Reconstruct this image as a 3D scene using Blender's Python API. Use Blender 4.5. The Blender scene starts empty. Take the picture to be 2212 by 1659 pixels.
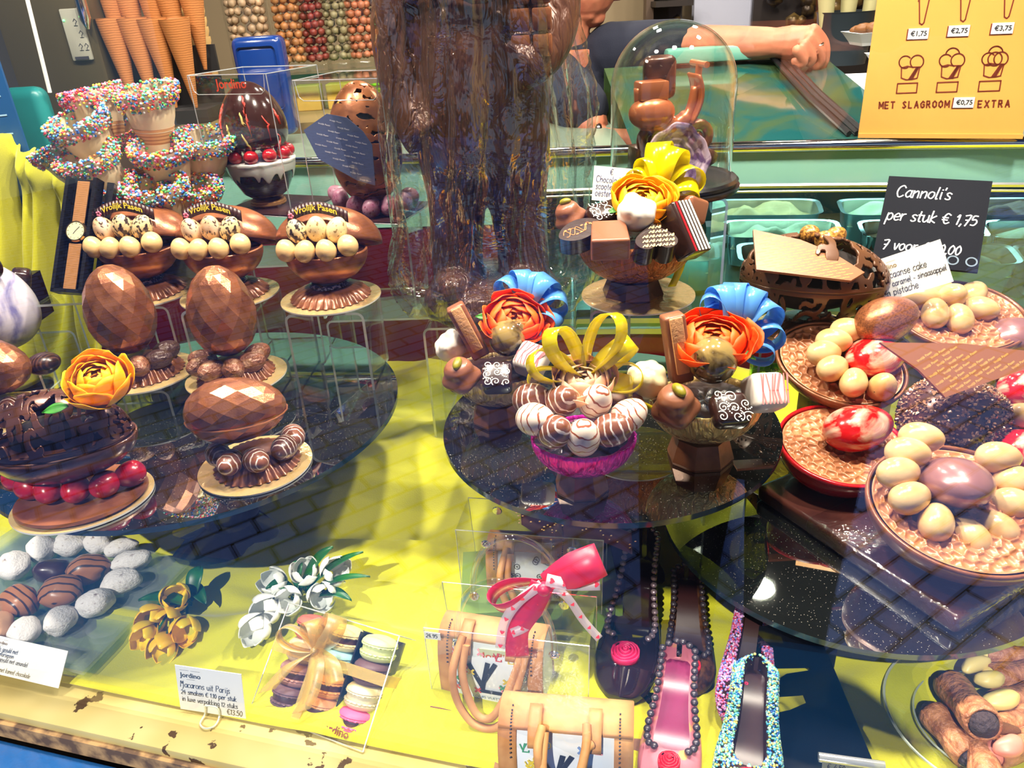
import bpy, bmesh, math, random
from mathutils import Vector, Matrix, Euler, noise as mnoise
# ---------------------------------------------------------------- camera
CAM = Vector((0, 0, 1.55)); PITCH = math.radians(27); ROLL = math.radians(-3.5); FPX = 1661.0
sc = bpy.context.scene
_cd = bpy.data.cameras.new('camera'); _co = bpy.data.objects.new('camera', _cd); sc.collection.objects.link(_co)
_cd.sensor_fit = 'HORIZONTAL'; _cd.sensor_width = 36; _cd.lens = 36 * FPX / 2212; _cd.clip_start = .02; _cd.clip_end = 100
_co.matrix_world = Matrix.Translation(CAM) @ Matrix.Rotation(math.pi / 2 - PITCH, 4, 'X') @ Matrix.Rotation(ROLL, 4, 'Z')
sc.camera = _co
# ---------------------------------------------------------------- light
sc.view_settings.view_transform = 'Standard'; sc.view_settings.look = 'None'; sc.view_settings.gamma = 1
sc.view_settings.use_curve_mapping = False; sc.view_settings.exposure = 0.05
sc.cycles.transparent_max_bounces = 40; sc.cycles.max_bounces = 10; sc.cycles.diffuse_bounces = 3; sc.cycles.glossy_bounces = 5
sc.cycles.use_denoising = True; sc.cycles.sample_clamp_indirect = 6
sc.cycles.caustics_reflective = False; sc.cycles.caustics_refractive = False
_w = bpy.data.worlds.new('sky'); sc.world = _w; _w.use_nodes = True
_bg = _w.node_tree.nodes['Background']; _bg.inputs[0].default_value = (.50, .70, 1.0, 1); _bg.inputs[1].default_value = 0.42
def lamp(kind, name, loc, power, col, size=.1, to=None, spot=None, sy=None):
    d = bpy.data.lights.new(name, kind); d.energy = power; d.color = col
    if kind == 'AREA':
        d.size = size
        if sy: d.shape = 'RECTANGLE'; d.size_y = sy
        else: d.shape = 'DISK'
    elif kind == 'SUN': d.angle = math.radians(.6)
    else: d.shadow_soft_size = size
    if spot: d.spot_size = math.radians(spot); d.spot_blend = .4
    o = bpy.data.objects.new(name, d); sc.collection.objects.link(o); o.location = loc
    if to is not None: o.rotation_euler = (Vector(to) - Vector(loc)).to_track_quat('-Z', 'Y').to_euler()
    return o
lamp('SUN', 'sun', (-2, -3, 5), 4.5, (1, .93, .82), to=(-2 + .42, -3 + 1.0, 5 - 1.15))
WARM = (1, .89, .73)
for _x, _y, _p in [(-.95, 1.05, 30), (-.35, 1.1, 33), (.2, .95, 32), (.72, .95, 32), (.95, 1.55, 16), (.1, 2.2, 15), (-.8, 2.6, 10), (1.0, 2.5, 15), (.2, 3.1, 12)]:
    lamp('AREA', 'ceiling_spot', (_x, _y, 2.55), _p, WARM, .12, to=(_x * .9, _y - .05, .8))
# ---------------------------------------------------------------- helpers
C = bpy.context.scene.collection
rnd = random.Random(7)
def V(*a): return Vector(a)
def ray(u, v):
    x = (u - 1106) / FPX; y = -(v - 829.5) / FPX
    c, s = math.cos(ROLL), math.sin(ROLL)
    x, y = c * x - s * y, s * x + c * y
    return V(x, math.cos(PITCH) + y * math.sin(PITCH), -math.sin(PITCH) + y * math.cos(PITCH))
def A(u, v, z):      # where the sight line meets the level z (a shelf, a disc, the ledge)
    d = ray(u, v); return CAM + d * ((z - CAM.z) / d.z)
def B(u, v, y):      # where it meets the depth y
    d = ray(u, v); return CAM + d * (y / d.y)
def mpp(P):          # metres per photo pixel at P
    return ((P.y) * math.cos(PITCH) - (P.z - CAM.z) * math.sin(PITCH)) / FPX
def T(x=0, y=0, z=0): return Matrix.Translation((x, y, z))
def RX(d): return Matrix.Rotation(math.radians(d), 4, 'X')
def RY(d): return Matrix.Rotation(math.radians(d), 4, 'Y')
def RZ(d): return Matrix.Rotation(math.radians(d), 4, 'Z')
def SC(x, y, z): return Matrix.Diagonal((x, y, z, 1))
_bev = {}
_ico = {}
def ico(n=1):
    if n not in _ico:
        bm = bmesh.new(); bmesh.ops.create_icosphere(bm, subdivisions=n, radius=1)
        bm.verts.ensure_lookup_table()
        _ico[n] = ([tuple(v.co) for v in bm.verts], [tuple(v.index for v in f.verts) for f in bm.faces]); bm.free()
    return _ico[n]
class MB:
    def __init__(s): s.v = []; s.f = []; s.m = []; s.col = []; s.hascol = False
    def add(s, vs, fs, mi=0, M=None, col=None):
        n = len(s.v)
        if M is not None: vs = [M @ Vector(v) for v in vs]
        s.v.extend([tuple(v) for v in vs]); s.f.extend([tuple(i + n for i in f) for f in fs]); s.m.extend([mi] * len(fs))
        if col: s.hascol = True
        s.col.extend([col or (1, 1, 1)] * len(vs)); return s
    def box(s, c, d, M=None, bev=0, seg=2, mi=0):
        bm = bmesh.new(); bmesh.ops.create_cube(bm, size=1)
        for v in bm.verts: v.co = Vector((v.co.x * d[0], v.co.y * d[1], v.co.z * d[2]))
        if bev: bmesh.ops.bevel(bm, geom=bm.edges[:], offset=bev, segments=seg, profile=.5, affect='EDGES')
        for v in bm.verts: v.co += Vector(c)
        bm.verts.index_update()
        vs = [tuple(v.co) for v in bm.verts]; fs = [tuple(v.index for v in f.verts) for f in bm.faces]; bm.free()
        return s.add(vs, fs, mi, M)
    def lathe(s, prof, n=40, M=None, mi=0, fl=None, sx=1, sy=1):
        vs = []; fs = []; m = len(prof)
        for j in range(n):
            a = 2 * math.pi * j / n
            for k, (r, z) in enumerate(prof):
                q = fl(a, k, r) if fl else r
                vs.append((q * math.cos(a) * sx, q * math.sin(a) * sy, z))
        for j in range(n):
            a = j * m; b = ((j + 1) % n) * m
            for k in range(m - 1): fs.append((a + k, b + k, b + k + 1, a + k + 1))
        if prof[0][0] > 1e-6: pass
        return s.add(vs, fs, mi, M)
    def disc(s, r, z0, z1, n=64, M=None, mi=0, me=None):
        vs = [(r * math.cos(2 * math.pi * j / n), r * math.sin(2 * math.pi * j / n), z) for z in (z0, z1) for j in range(n)]
        s.add(vs, [tuple(range(n))[::-1], tuple(range(n, 2 * n))], mi, M)
        k = len(s.v) - 2 * n
        s.f.extend([(k + j, k + (j + 1) % n, k + n + (j + 1) % n, k + n + j) for j in range(n)]); s.m.extend([mi if me is None else me] * n)
        return s
    def tube(s, P, r, n=8, M=None, mi=0, caps=True, closed=False):
        P = [Vector(p) for p in P]; L = len(P); vs = []; fs = []
        rr = r if isinstance(r, (list, tuple)) else [r] * L
        up = None
        for i in range(L):
            t = (P[(i + 1) % L] - P[i - 1]) if closed else (P[min(i + 1, L - 1)] - P[max(i - 1, 0)])
            if t.length < 1e-9: t = V(0, 0, 1)
            t.normalize()
            if up is None: up = t.orthogonal().normalized()
            else:
                up = up - t * up.dot(t)
                up = up.normalized() if up.length > 1e-6 else t.orthogonal().normalized()
            w = t.cross(up)
            for j in range(n):
                a = 2 * math.pi * j / n
                vs.append(P[i] + (up * math.cos(a) + w * math.sin(a)) * rr[i])
        for i in range(L if closed else L - 1):
            a = i * n; b = ((i + 1) % L) * n
            for j in range(n): fs.append((a + j, a + (j + 1) % n, b + (j + 1) % n, b + j))
        if caps and not closed:
            fs.append(tuple(range(n))[::-1]); fs.append(tuple(range((L - 1) * n, L * n)))
        return s.add(vs, fs, mi, M)
    def grid(s, fn, nu, nv, M=None, mi=0, cu=False):
        vs = [fn(i / (nu if cu else nu - 1), j / (nv - 1)) for i in range(nu) for j in range(nv)]
        fs = []
        for i in range(nu if cu else nu - 1):
            for j in range(nv - 1):
                a = i * nv + j; b = ((i + 1) % nu) * nv + j
                fs.append((a, b, b + 1, a + 1))
        return s.add(vs, fs, mi, M)
    def egg(s, W, L, k=.12, n=32, m=20, M=None, mi=0, D=None):
        D = D or W
        def fn(a, b):
            t = math.pi * b; r = math.sin(t) * (1 + k * math.cos(t))
            return (W / 2 * r * math.cos(2 * math.pi * a), D / 2 * r * math.sin(2 * math.pi * a), -L / 2 * math.cos(t))
        return s.grid(fn, n, m, M, mi, True)
    def ball(s, c, r, n=2, M=None, mi=0, sc=(1, 1, 1), col=None):
        vs, fs = ico(n)
        return s.add([(c[0] + v[0] * r * sc[0], c[1] + v[1] * r * sc[1], c[2] + v[2] * r * sc[2]) for v in vs], fs, mi, M, col)
    def prism(s, pts, z0, z1, M=None, mi=0):
        n = len(pts)
        vs = [(p[0], p[1], z0) for p in pts] + [(p[0], p[1], z1) for p in pts]
        return s.add(vs, [tuple(range(n))[::-1], tuple(range(n, 2 * n))] + [(j, (j + 1) % n, n + (j + 1) % n, n + j) for j in range(n)], mi, M)
    def strip(s, P, W, M=None, mi=0):        # ribbon along P, half-width vectors W
        vs = []
        for p, w in zip(P, W): vs += [Vector(p) - Vector(w), Vector(p) + Vector(w)]
        return s.add(vs, [(2 * i, 2 * i + 1, 2 * i + 3, 2 * i + 2) for i in range(len(P) - 1)], mi, M)
    def stroke(s, lines, w, M=None, mi=0, z=0):   # flat pen strokes in the xy plane
        h = w / 2
        for L in lines:
            for i in range(len(L) - 1):
                (x0, y0), (x1, y1) = L[i], L[i + 1]
                d = math.hypot(x1 - x0, y1 - y0)
                if d < 1e-9: continue
                nx, ny = -(y1 - y0) / d * h, (x1 - x0) / d * h
                ex, ey = (x1 - x0) / d * h * .6, (y1 - y0) / d * h * .6
                s.add([(x0 + nx - ex, y0 + ny - ey, z), (x0 - nx - ex, y0 - ny - ey, z), (x1 - nx + ex, y1 - ny + ey, z), (x1 + nx + ex, y1 + ny + ey, z)], [(0, 1, 2, 3)], mi, M)
        return s
    def warp(s, fn): s.v = [tuple(fn(Vector(v))) for v in s.v]; return s
    def mesh(s, name, mats, smooth=40):
        me = bpy.data.meshes.new(name); me.from_pydata(s.v, [], s.f)
        for m in (mats if isinstance(mats, (list, tuple)) else [mats]): me.materials.append(m)
        me.polygons.foreach_set('material_index', s.m)
        if s.hascol:
            at = me.color_attributes.new('Col', 'FLOAT_COLOR', 'POINT')
            at.data.foreach_set('color', [x for c in s.col for x in (*c, 1)])
        if smooth:
            me.polygons.foreach_set('use_smooth', [True] * len(s.f))
            if smooth < 180: me.set_sharp_from_angle(angle=math.radians(smooth))
        me.update(); return me
    def build(s, name, mats, parent=None, smooth=40, loc=None, M=None):
        o = bpy.data.objects.new(name, s.mesh(name, mats, smooth)); C.objects.link(o)
        if parent: o.parent = parent
        if M is not None: o.matrix_local = M
        if loc is not None: o.location = loc
        return o
def tag(o, label=None, cat=None, group=None, kind=None):
    if label: o['label'] = label
    if cat: o['category'] = cat
    if group: o['group'] = group
    if kind: o['kind'] = kind
    return o
def thing(name, label, cat, loc=(0, 0, 0), group=None, rot=None):
    o = bpy.data.objects.new(name, None); C.objects.link(o); o.empty_display_size = .01
    o.location = loc
    if rot is not None: o.rotation_euler = [math.radians(a) for a in rot]
    return tag(o, label, cat, group)
def struct(name, mb, m, smooth=40): return tag(mb.build(name, m, None, smooth), kind='structure')
def solid(o, t, off=0):
    md = o.modifiers.new('thick', 'SOLIDIFY'); md.thickness = t; md.offset = off; return o
def copy_tree(o, parent=None):
    c = o.copy(); C.objects.link(c)
    if parent: c.parent = parent
    for ch in list(o.children): copy_tree(ch, c)
    return c
def smooth_line(P, k=4):     # Catmull-Rom
    P = [Vector(p) for p in P]; out = []
    for i in range(len(P) - 1):
        a, b, c, d = P[max(i - 1, 0)], P[i], P[i + 1], P[min(i + 2, len(P) - 1)]
        for j in range(k):
            t = j / k
            out.append(.5 * ((2 * b) + (c - a) * t + (2 * a - 5 * b + 4 * c - d) * t * t + (3 * b - a - 3 * c + d) * t ** 3))
    return out + [P[-1]]
# ---------------------------------------------------------------- lettering
_G = {
'a': (.85, '.7,.85 .4,1 .1,.7 .1,.3 .35,0 .65,.3|.7,1 .68,.25 .8,0'), 'b': (.85, '.1,1.7 .1,0 .4,0 .7,.3 .65,.8 .35,1 .1,.7'),
'c': (.75, '.65,.85 .35,1 .08,.6 .15,.15 .4,0 .65,.15'), 'd': (.85, '.7,.7 .4,1 .1,.6 .15,.1 .4,0 .7,.4|.7,1.7 .68,.2 .8,0'),
'e': (.8, '.1,.5 .65,.55 .6,.9 .35,1 .1,.6 .15,.15 .4,0 .65,.15'), 'f': (.6, '.55,1.6 .35,1.7 .25,1.4 .25,-.1|.05,.9 .5,.9'),
'g': (.85, '.7,.85 .4,1 .1,.6 .2,.15 .5,.1 .7,.5|.7,1 .68,-.4 .4,-.7 .1,-.5'), 'h': (.85, '.1,1.7 .1,0|.1,.6 .4,1 .65,.8 .65,0'),
'i': (.4, '.2,1 .2,.15 .3,0|.2,1.35 .22,1.42'), 'j': (.4, '.25,1 .25,-.4 .05,-.65|.25,1.35 .27,1.42'),
'k': (.75, '.1,1.7 .1,0|.6,1 .12,.45 .65,0'), 'l': (.4, '.15,1.7 .15,.15 .3,0'), 'm': (1.2, '.1,1 .1,0|.1,.6 .3,1 .5,.9 .52,0|.52,.6 .75,1 .98,.9 1,0'),
'n': (.85, '.1,1 .1,0|.1,.6 .4,1 .65,.8 .65,0'), 'o': (.85, '.4,1 .12,.8 .1,.3 .4,0 .68,.3 .65,.8 .4,1'),
'p': (.85, '.1,1 .1,-.7|.1,.7 .4,1 .7,.7 .65,.2 .35,0 .1,.3'), 'r': (.65, '.1,1 .1,0|.1,.55 .3,.95 .55,1'),
's': (.7, '.6,.85 .35,1 .12,.8 .3,.55 .55,.35 .5,.08 .25,0 .05,.15'), 't': (.6, '.25,1.5 .25,.2 .45,0|.05,1 .5,1'),
'u': (.85, '.1,1 .12,.3 .35,0 .65,.4|.68,1 .68,.2 .8,0'), 'v': (.75, '.08,1 .35,0 .65,1'), 'w': (1.05, '.08,1 .25,0 .5,.7 .75,0 .95,1'),
'x': (.75, '.08,1 .65,0|.65,1 .08,0'), 'y': (.8, '.08,1 .3,.3 .4,.2|.68,1 .4,0 .1,-.6'), 'z': (.75, '.1,1 .65,1 .08,0 .68,0'),
'C': (1.05, '.9,1.4 .6,1.7 .2,1.4 .08,.7 .3,.1 .6,0 .9,.25'), 'P': (.95, '.15,1.7 .15,0|.15,1.65 .6,1.65 .8,1.3 .6,.9 .15,.85'),
'T': (1., '.05,1.65 .9,1.65|.45,1.65 .45,0'), 'M': (1.2, '.1,0 .15,1.5 .3,1.6 .5,.9 .7,1.6 .85,1.5 .85,-.1 .6,-.5'), 'D': (1.05, '.15,1.65 .15,0 .55,0 .9,.5 .85,1.3 .5,1.65 .15,1.65'),
'V': (1., '.08,1.65 .45,0 .9,1.65'), 'R': (1., '.12,1 .12,0|.12,.95 .55,.95 .6,.6 .12,.5 .65,0'), 'J': (.7, '.55,1.65 .55,.3 .3,0 .05,.25'),
'G': (1.05, '.9,1.4 .6,1.7 .15,1.2 .1,.5 .5,0 .9,.4 .9,.75 .6,.75'), 'E': (.9, '.8,1.65 .12,1.65 .12,0 .8,0|.12,.85 .65,.85'), 'O': (1.1, '.5,1.65 .1,1.1 .15,.3 .5,0 .9,.4 .9,1.2 .5,1.65'),
'0': (.8, '.4,1.4 .1,1 .12,.3 .4,0 .65,.4 .65,1 .4,1.4'), '1': (.45, '.05,1.1 .25,1.4 .2,0'), '2': (.8, '.1,1.1 .35,1.4 .65,1.1 .5,.6 .08,0 .7,0'),
'3': (.8, '.1,1.25 .4,1.4 .62,1.1 .3,.75 .65,.4 .4,0 .08,.15'), '4': (.8, '.45,1.4 .08,.5 .7,.5|.5,.9 .45,-.1'), '5': (.8, '.65,1.4 .2,1.4 .15,.8 .45,.9 .65,.5 .45,.05 .08,.1'),
'7': (.8, '.08,1.35 .68,1.4 .3,-.1|.2,.7 .6,.7'), '9': (.8, '.6,1 .3,.7 .1,1.1 .35,1.4 .62,1.1 .55,.4 .3,0'), '6': (.8, '.55,1.35 .2,1 .1,.4 .35,0 .65,.35 .4,.7 .12,.45'),
'8': (.8, '.4,.75 .12,1.05 .4,1.4 .65,1.05 .4,.75 .08,.35 .4,0 .68,.35 .4,.75'), 'EUR': (1., '.85,1.3 .5,1.5 .2,1 .25,.3 .55,0 .85,.2|.02,.9 .65,.9|.02,.55 .6,.55'),
',': (.35, '.2,.1 .1,-.25'), '.': (.35, '.12,.02 .2,.1'), '-': (.6, '.08,.5 .5,.5'), "'": (.3, '.15,1.7 .1,1.35'), ' ': (.6, '')}
_G['\u20ac'] = _G['EUR']
def scribe(mb, text, size, w, M=None, x=0, y=0, mi=0, slant=.1, z=0, jit=.03):
    rn = random.Random(text)
    cx = x
    for ch in text:
        adv, d = _G[ch]
        for part in d.split('|'):
            if not part: continue
            P = [tuple(map(float, q.split(','))) for q in part.split()]
            P = [(a + rn.uniform(-jit, jit), b + rn.uniform(-jit, jit), 0) for a, b in P]
            if len(P) > 2: P = smooth_line(P, 3)
            mb.stroke([[(cx + (p[0] + slant * p[1]) * size, y + p[1] * size) for p in P]], w, M, mi, z)
        cx += adv * size
    return cx
_tc = {}
def printed(mb, text, size, M=None, mi=0, align='LEFT', bold=0, depth=0):
    key = (text, bold, depth)
    if key not in _tc:
        cu = bpy.data.curves.new('txt', 'FONT'); cu.body = text; cu.size = 1; cu.offset = bold; cu.resolution_u = 3; cu.extrude = depth
        o = bpy.data.objects.new('txt', cu); C.objects.link(o)
        me = bpy.data.meshes.new_from_object(o.evaluated_get(bpy.context.evaluated_depsgraph_get()))
        vs = [tuple(v.co) for v in me.vertices]; fs = [tuple(p.vertices) for p in me.polygons]
        bpy.data.objects.remove(o); bpy.data.curves.remove(cu); bpy.data.meshes.remove(me)
        _tc[key] = (vs, fs)
    vs, fs = _tc[key]
    w = max([v[0] for v in vs] or [0]) * size
    dx = 0 if align == 'LEFT' else -w / 2
    mb.add([(v[0] * size + dx, v[1] * size, v[2] * size) for v in vs], fs, mi, M)
    return w
# ---------------------------------------------------------------- materials
_M = {}
def nodes(name):
    m = bpy.data.materials.new(name); m.use_nodes = True
    nt = m.node_tree; return m, nt, nt.nodes, nt.links, nt.nodes['Principled BSDF']
def lin(h):      # sRGB 0-255 -> linear
    return tuple(((c / 255) / 12.92 if c / 255 <= .04045 else ((c / 255 + .055) / 1.055) ** 2.4) for c in h)
def ramp(nt, fac, stops):
    r = nt.nodes.new('ShaderNodeValToRGB'); e = r.color_ramp.elements
    while len(e) < len(stops): e.new(.5)
    for k, (p, c) in enumerate(stops): e[k].position = p; e[k].color = (*c, 1)
    nt.links.new(fac, r.inputs[0]); return r.outputs[0]
def coord(nt, scale=1, kind='Object', rot=None, sc3=None):
    t = nt.nodes.new('ShaderNodeTexCoord'); mp = nt.nodes.new('ShaderNodeMapping')
    mp.inputs['Scale'].default_value = sc3 or (scale,) * 3
    if rot: mp.inputs['Rotation'].default_value = rot
    nt.links.new(t.outputs[kind], mp.inputs[0]); return mp.outputs[0]
def noise(nt, scale, detail=3, co=None, dist=0):
    n = nt.nodes.new('ShaderNodeTexNoise'); n.inputs['Scale'].default_value = scale; n.inputs['Detail'].default_value = detail
    n.inputs['Distortion'].default_value = dist
    nt.links.new(co or coord(nt), n.inputs['Vector']); return n.outputs['Fac']
def bumpn(nt, h, strength, dist=.01):
    b = nt.nodes.new('ShaderNodeBump'); b.inputs['Strength'].default_value = strength; b.inputs['Distance'].default_value = dist
    nt.links.new(h, b.inputs['Height']); return b.outputs[0]
def pm(name, col, rough=.5, metal=0, bump=None, mix=None, coat=0, spec=.5, emit=None, es=1, vcol=False, sss=0, trans=0, aniso=0):
    if name in _M: return _M[name]
    m, nt, N, L, p = nodes(name)
    p.inputs['Base Color'].default_value = (*col, 1); p.inputs['Roughness'].default_value = rough; p.inputs['Metallic'].default_value = metal
    p.inputs['Coat Weight'].default_value = coat; p.inputs['Coat Roughness'].default_value = .08; p.inputs['Specular IOR Level'].default_value = spec
    if sss: p.inputs['Subsurface Weight'].default_value = sss; p.inputs['Subsurface Radius'].default_value = (.01, .006, .004); p.inputs['Subsurface Scale'].default_value = .5
    if trans: p.inputs['Transmission Weight'].default_value = trans
    if emit: p.inputs['Emission Color'].default_value = (*emit, 1); p.inputs['Emission Strength'].default_value = es
    if mix:      # (col2, scale, lo, hi[, detail, dist])
        f = noise(nt, mix[1], mix[4] if len(mix) > 4 else 3, None, mix[5] if len(mix) > 5 else 0)
        L.new(ramp(nt, f, [(mix[2], col), (mix[3], mix[0])]), p.inputs['Base Color'])
    if vcol:
        a = N.new('ShaderNodeVertexColor'); a.layer_name = 'Col'; L.new(a.outputs[0], p.inputs['Base Color'])
    if bump:     # (scale, strength[, detail, dist])
        L.new(bumpn(nt, noise(nt, bump[0], bump[2] if len(bump) > 2 else 3), bump[1], bump[3] if len(bump) > 3 else .002), p.inputs['Normal'])
    _M[name] = m; return m
def thin(m, k=.35):      # thin fabric or film ribbon: some light passes through
    nt = m.node_tree; p = nt.nodes['Principled BSDF']; t = nt.nodes.new('ShaderNodeBsdfTranslucent'); mx = nt.nodes.new('ShaderNodeMixShader'); mx.inputs[0].default_value = k
    if p.inputs['Base Color'].links: nt.links.new(p.inputs['Base Color'].links[0].from_socket, t.inputs[0])
    else: t.inputs[0].default_value = p.inputs['Base Color'].default_value
    o = nt.nodes['Material Output']
    if o.inputs[0].links[0].from_node == p: nt.links.new(p.outputs[0], mx.inputs[1]); nt.links.new(t.outputs[0], mx.inputs[2]); nt.links.new(mx.outputs[0], o.inputs[0])
    return m
def clear(name, tint=(1, 1, 1), f0=.04, rough=.02, bump=None, gl=(1, 1, 1), k=1.0, haze=0, hazecol=(1, 1, 1)):
    if name in _M: return _M[name]
    m, nt, N, L, p = nodes(name); N.remove(p)
    t = N.new('ShaderNodeBsdfTransparent'); t.inputs[0].default_value = (*tint, 1)
    g = N.new('ShaderNodeBsdfGlossy'); g.inputs['Roughness'].default_value = rough; g.inputs[0].default_value = (*gl, 1)
    lw = N.new('ShaderNodeLayerWeight'); lw.inputs[0].default_value = .5
    pw = N.new('ShaderNodeMath'); pw.operation = 'POWER'; pw.inputs[1].default_value = 5; L.new(lw.outputs['Facing'], pw.inputs[0])
    ma = N.new('ShaderNodeMath'); ma.operation = 'MULTIPLY_ADD'; ma.inputs[1].default_value = min(1, k) * (1 - f0); ma.inputs[2].default_value = f0; ma.use_clamp = True
    L.new(pw.outputs[0], ma.inputs[0])
    mx = N.new('ShaderNodeMixShader'); L.new(ma.outputs[0], mx.inputs[0])
    base = t.outputs[0]
    if haze:
        d = N.new('ShaderNodeBsdfDiffuse'); d.inputs[0].default_value = (*hazecol, 1)
        mh = N.new('ShaderNodeMixShader'); mh.inputs[0].default_value = haze; L.new(base, mh.inputs[1]); L.new(d.outputs[0], mh.inputs[2]); base = mh.outputs[0]
    L.new(base, mx.inputs[1]); L.new(g.outputs[0], mx.inputs[2])
    if bump:
        b = bumpn(nt, noise(nt, bump[0], bump[2] if len(bump) > 2 else 2, None, bump[3] if len(bump) > 3 else 0), bump[1], .01)
        L.new(b, g.inputs['Normal']); L.new(b, lw.inputs['Normal'])
    L.new(mx.outputs[0], N['Material Output'].inputs[0]); _M[name] = m; return m
def spotted(name, base, spot, scale, lo, hi, rough=.3, base2=None, coat=.3):
    if name in _M: return _M[name]
    m, nt, N, L, p = nodes(name); p.inputs['Roughness'].default_value = rough; p.inputs['Coat Weight'].default_value = coat
    f = noise(nt, scale, 4)
    c = ramp(nt, f, [(lo, spot), (hi, base)])
    if base2:
        mx = N.new('ShaderNodeMix'); mx.data_type = 'RGBA'; mx.blend_type = 'MULTIPLY'; mx.inputs[0].default_value = 1
        L.new(c, mx.inputs[6]); L.new(ramp(nt, noise(nt, scale * .22, 2), [(.35, base2), (.65, (1, 1, 1))]), mx.inputs[7]); c = mx.outputs[2]
    L.new(c, p.inputs['Base Color']); _M[name] = m; return m
def striped(name, base, line, scale, lo, hi, dist=2.5, rough=.35, axis='Z', coat=.2, det=2, rot=None, ds=1.2):
    if name in _M: return _M[name]
    m, nt, N, L, p = nodes(name); p.inputs['Roughness'].default_value = rough; p.inputs['Coat Weight'].default_value = coat
    w = N.new('ShaderNodeTexWave'); w.bands_direction = axis; w.inputs['Scale'].default_value = scale; w.inputs['Distortion'].default_value = dist
    w.inputs['Detail'].default_value = det; w.inputs['Detail Scale'].default_value = ds
    L.new(coord(nt, 1, 'Object', rot), w.inputs['Vector'])
    L.new(ramp(nt, w.outputs['Fac'], [(lo, base), (hi, line)]), p.inputs['Base Color']); _M[name] = m; return m
def foil(name, col, rough=.22, scale=60, st=.9, sc3=(1, 1, .35)):
    if name in _M: return _M[name]
    m, nt, N, L, p = nodes(name); p.inputs['Base Color'].default_value = (*col, 1); p.inputs['Metallic'].default_value = .6; p.inputs['Roughness'].default_value = rough
    n = noise(nt, scale, 4, coord(nt, 1, 'Object', None, sc3), 1.2)
    L.new(bumpn(nt, n, min(1, st), .009), p.inputs['Normal']); _M[name] = m; return m
milk = pm('milk_chocolate', lin((146, 90, 58)), .32, .25, mix=(lin((112, 64, 40)), 35, .4, .7), bump=(220, .12), coat=.15)
bronze = pm('bronzed_chocolate', lin((172, 106, 66)), .28, .5, mix=(lin((124, 74, 50)), 28, .4, .65), bump=(400, .1))
facetc = pm('bronzed_facets', lin((176, 114, 80)), .26, .68, mix=(lin((134, 82, 58)), 40, .45, .65), bump=(500, .15))
darkc = pm('dark_chocolate', lin((46, 24, 20)), .25, .0, coat=.35, bump=(120, .08))
darkb = pm('dark_bronze_chocolate', lin((104, 66, 54)), .25, .35, mix=(lin((56, 32, 28)), 25, .4, .65), coat=.2)
brownc = pm('brown_lattice', lin((100, 64, 42)), .35, .15, coat=.1)
gold = foil('gold_board', (.80, .58, .26), .2, 90, .15, (1, 1, 1))
goldfoil = foil('gold_foil', (.95, .66, .24), .2, 55, 1.2, (1.6, 1.6, .25))
darkfoil = foil('bronze_foil', (.80, .58, .28), .22, 55, 1.2, (1.6, 1.6, .25))
amber = foil('amber_foil', (.48, .17, .04), .16, 70, 1.2, (1.6, 1.6, .3))
pinkfoil = foil('magenta_foil', (.85, .02, .5), .24, 55, 1.2, (1.6, 1.6, .3))
boardrim = pm('card_edge', (.75, .72, .65), .4)
acryl = clear('acrylic', (.96, .985, .97), .05, .02)
acredge = clear('acrylic_edge', (.75, .8, .75), .25, .15, haze=.55, hazecol=(.75, .85, .78))
pvc = clear('clear_plastic', (.97, .98, .985), .05, .03, bump=(9, .05))
pvcedge = clear('plastic_fold', (.8, .82, .85), .3, .1, haze=.4, hazecol=(.8, .85, .9))
cello = clear('cellophane', (.93, .93, .92), .17, .04, bump=(12, .8, 3, 1.8), k=1.3)
wrapf = clear('cling_film', (.93, .93, .95), .12, .08, bump=(26, .6, 3, 1.5), k=1.3)
glassm = clear('window_glass', (.985, .99, .99), .052, .0, k=1.15)
domeg = clear('dome_glass', (.97, .98, .97), .05, .0, k=1.6)
counterg = clear('counter_glass', (.62, .85, .84), .06, .0)
tan = spotted('tan_egg', lin((226, 186, 128)), lin((96, 74, 52)), 6, .27, .3, .3)
quail = spotted('quail_egg', lin((226, 200, 172)), lin((60, 34, 30)), 5.5, .40, .46, .35, lin((232, 200, 160)))
quaild = spotted('quail_egg_dark', lin((222, 200, 150)), lin((44, 28, 26)), 5, .47, .53, .35)
quaill = spotted('quail_egg_light', lin((232, 214, 160)), lin((150, 120, 70)), 6.5, .36, .42, .35)
lilac = spotted('lilac_egg', lin((190, 138, 160)), lin((140, 40, 80)), 8, .34, .4, .35, lin((220, 180, 200)))
cream = spotted('cream_egg', lin((224, 190, 138)), lin((64, 52, 44)), 7, .255, .275, .25, lin((236, 220, 190)))
goldspeck = spotted('gold_speckle', lin((200, 142, 64)), lin((96, 56, 22)), 8, .38, .6, .3)
redegg = pm('red_egg', lin((178, 20, 44)), .25, 0, mix=(lin((140, 8, 46)), 3, .4, .65), coat=.5)
marble = pm('red_marble', lin((206, 20, 24)), .18, 0, mix=(lin((238, 196, 170)), 1.1, .50, .64, 6, 2.2), coat=.5)
purplechoc = pm('mauve_chocolate', lin((150, 104, 104)), .28, .3, coat=.3)
strip_m = striped('striped_milk_egg', lin((122, 72, 50)), lin((232, 214, 204)), 1.9, .86, .93, 4, .3)
strip_w = striped('striped_white_egg', lin((240, 222, 205)), lin((160, 84, 50)), 1.7, .88, .95, 5, .3)
strip_d = striped('striped_dark_egg', lin((92, 54, 42)), lin((214, 196, 190)), 2.2, .82, .92, 4, .28)
crackle = pm('textured_small_egg', lin((124, 76, 52)), .4, .1, mix=(lin((196, 152, 120)), 1.3, .5, .62), bump=(6, .3, 3, .05))
black = pm('black_plastic', (.008, .008, .01), .25)
blackm = pm('black_matte', (.01, .01, .012), .6)
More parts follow.
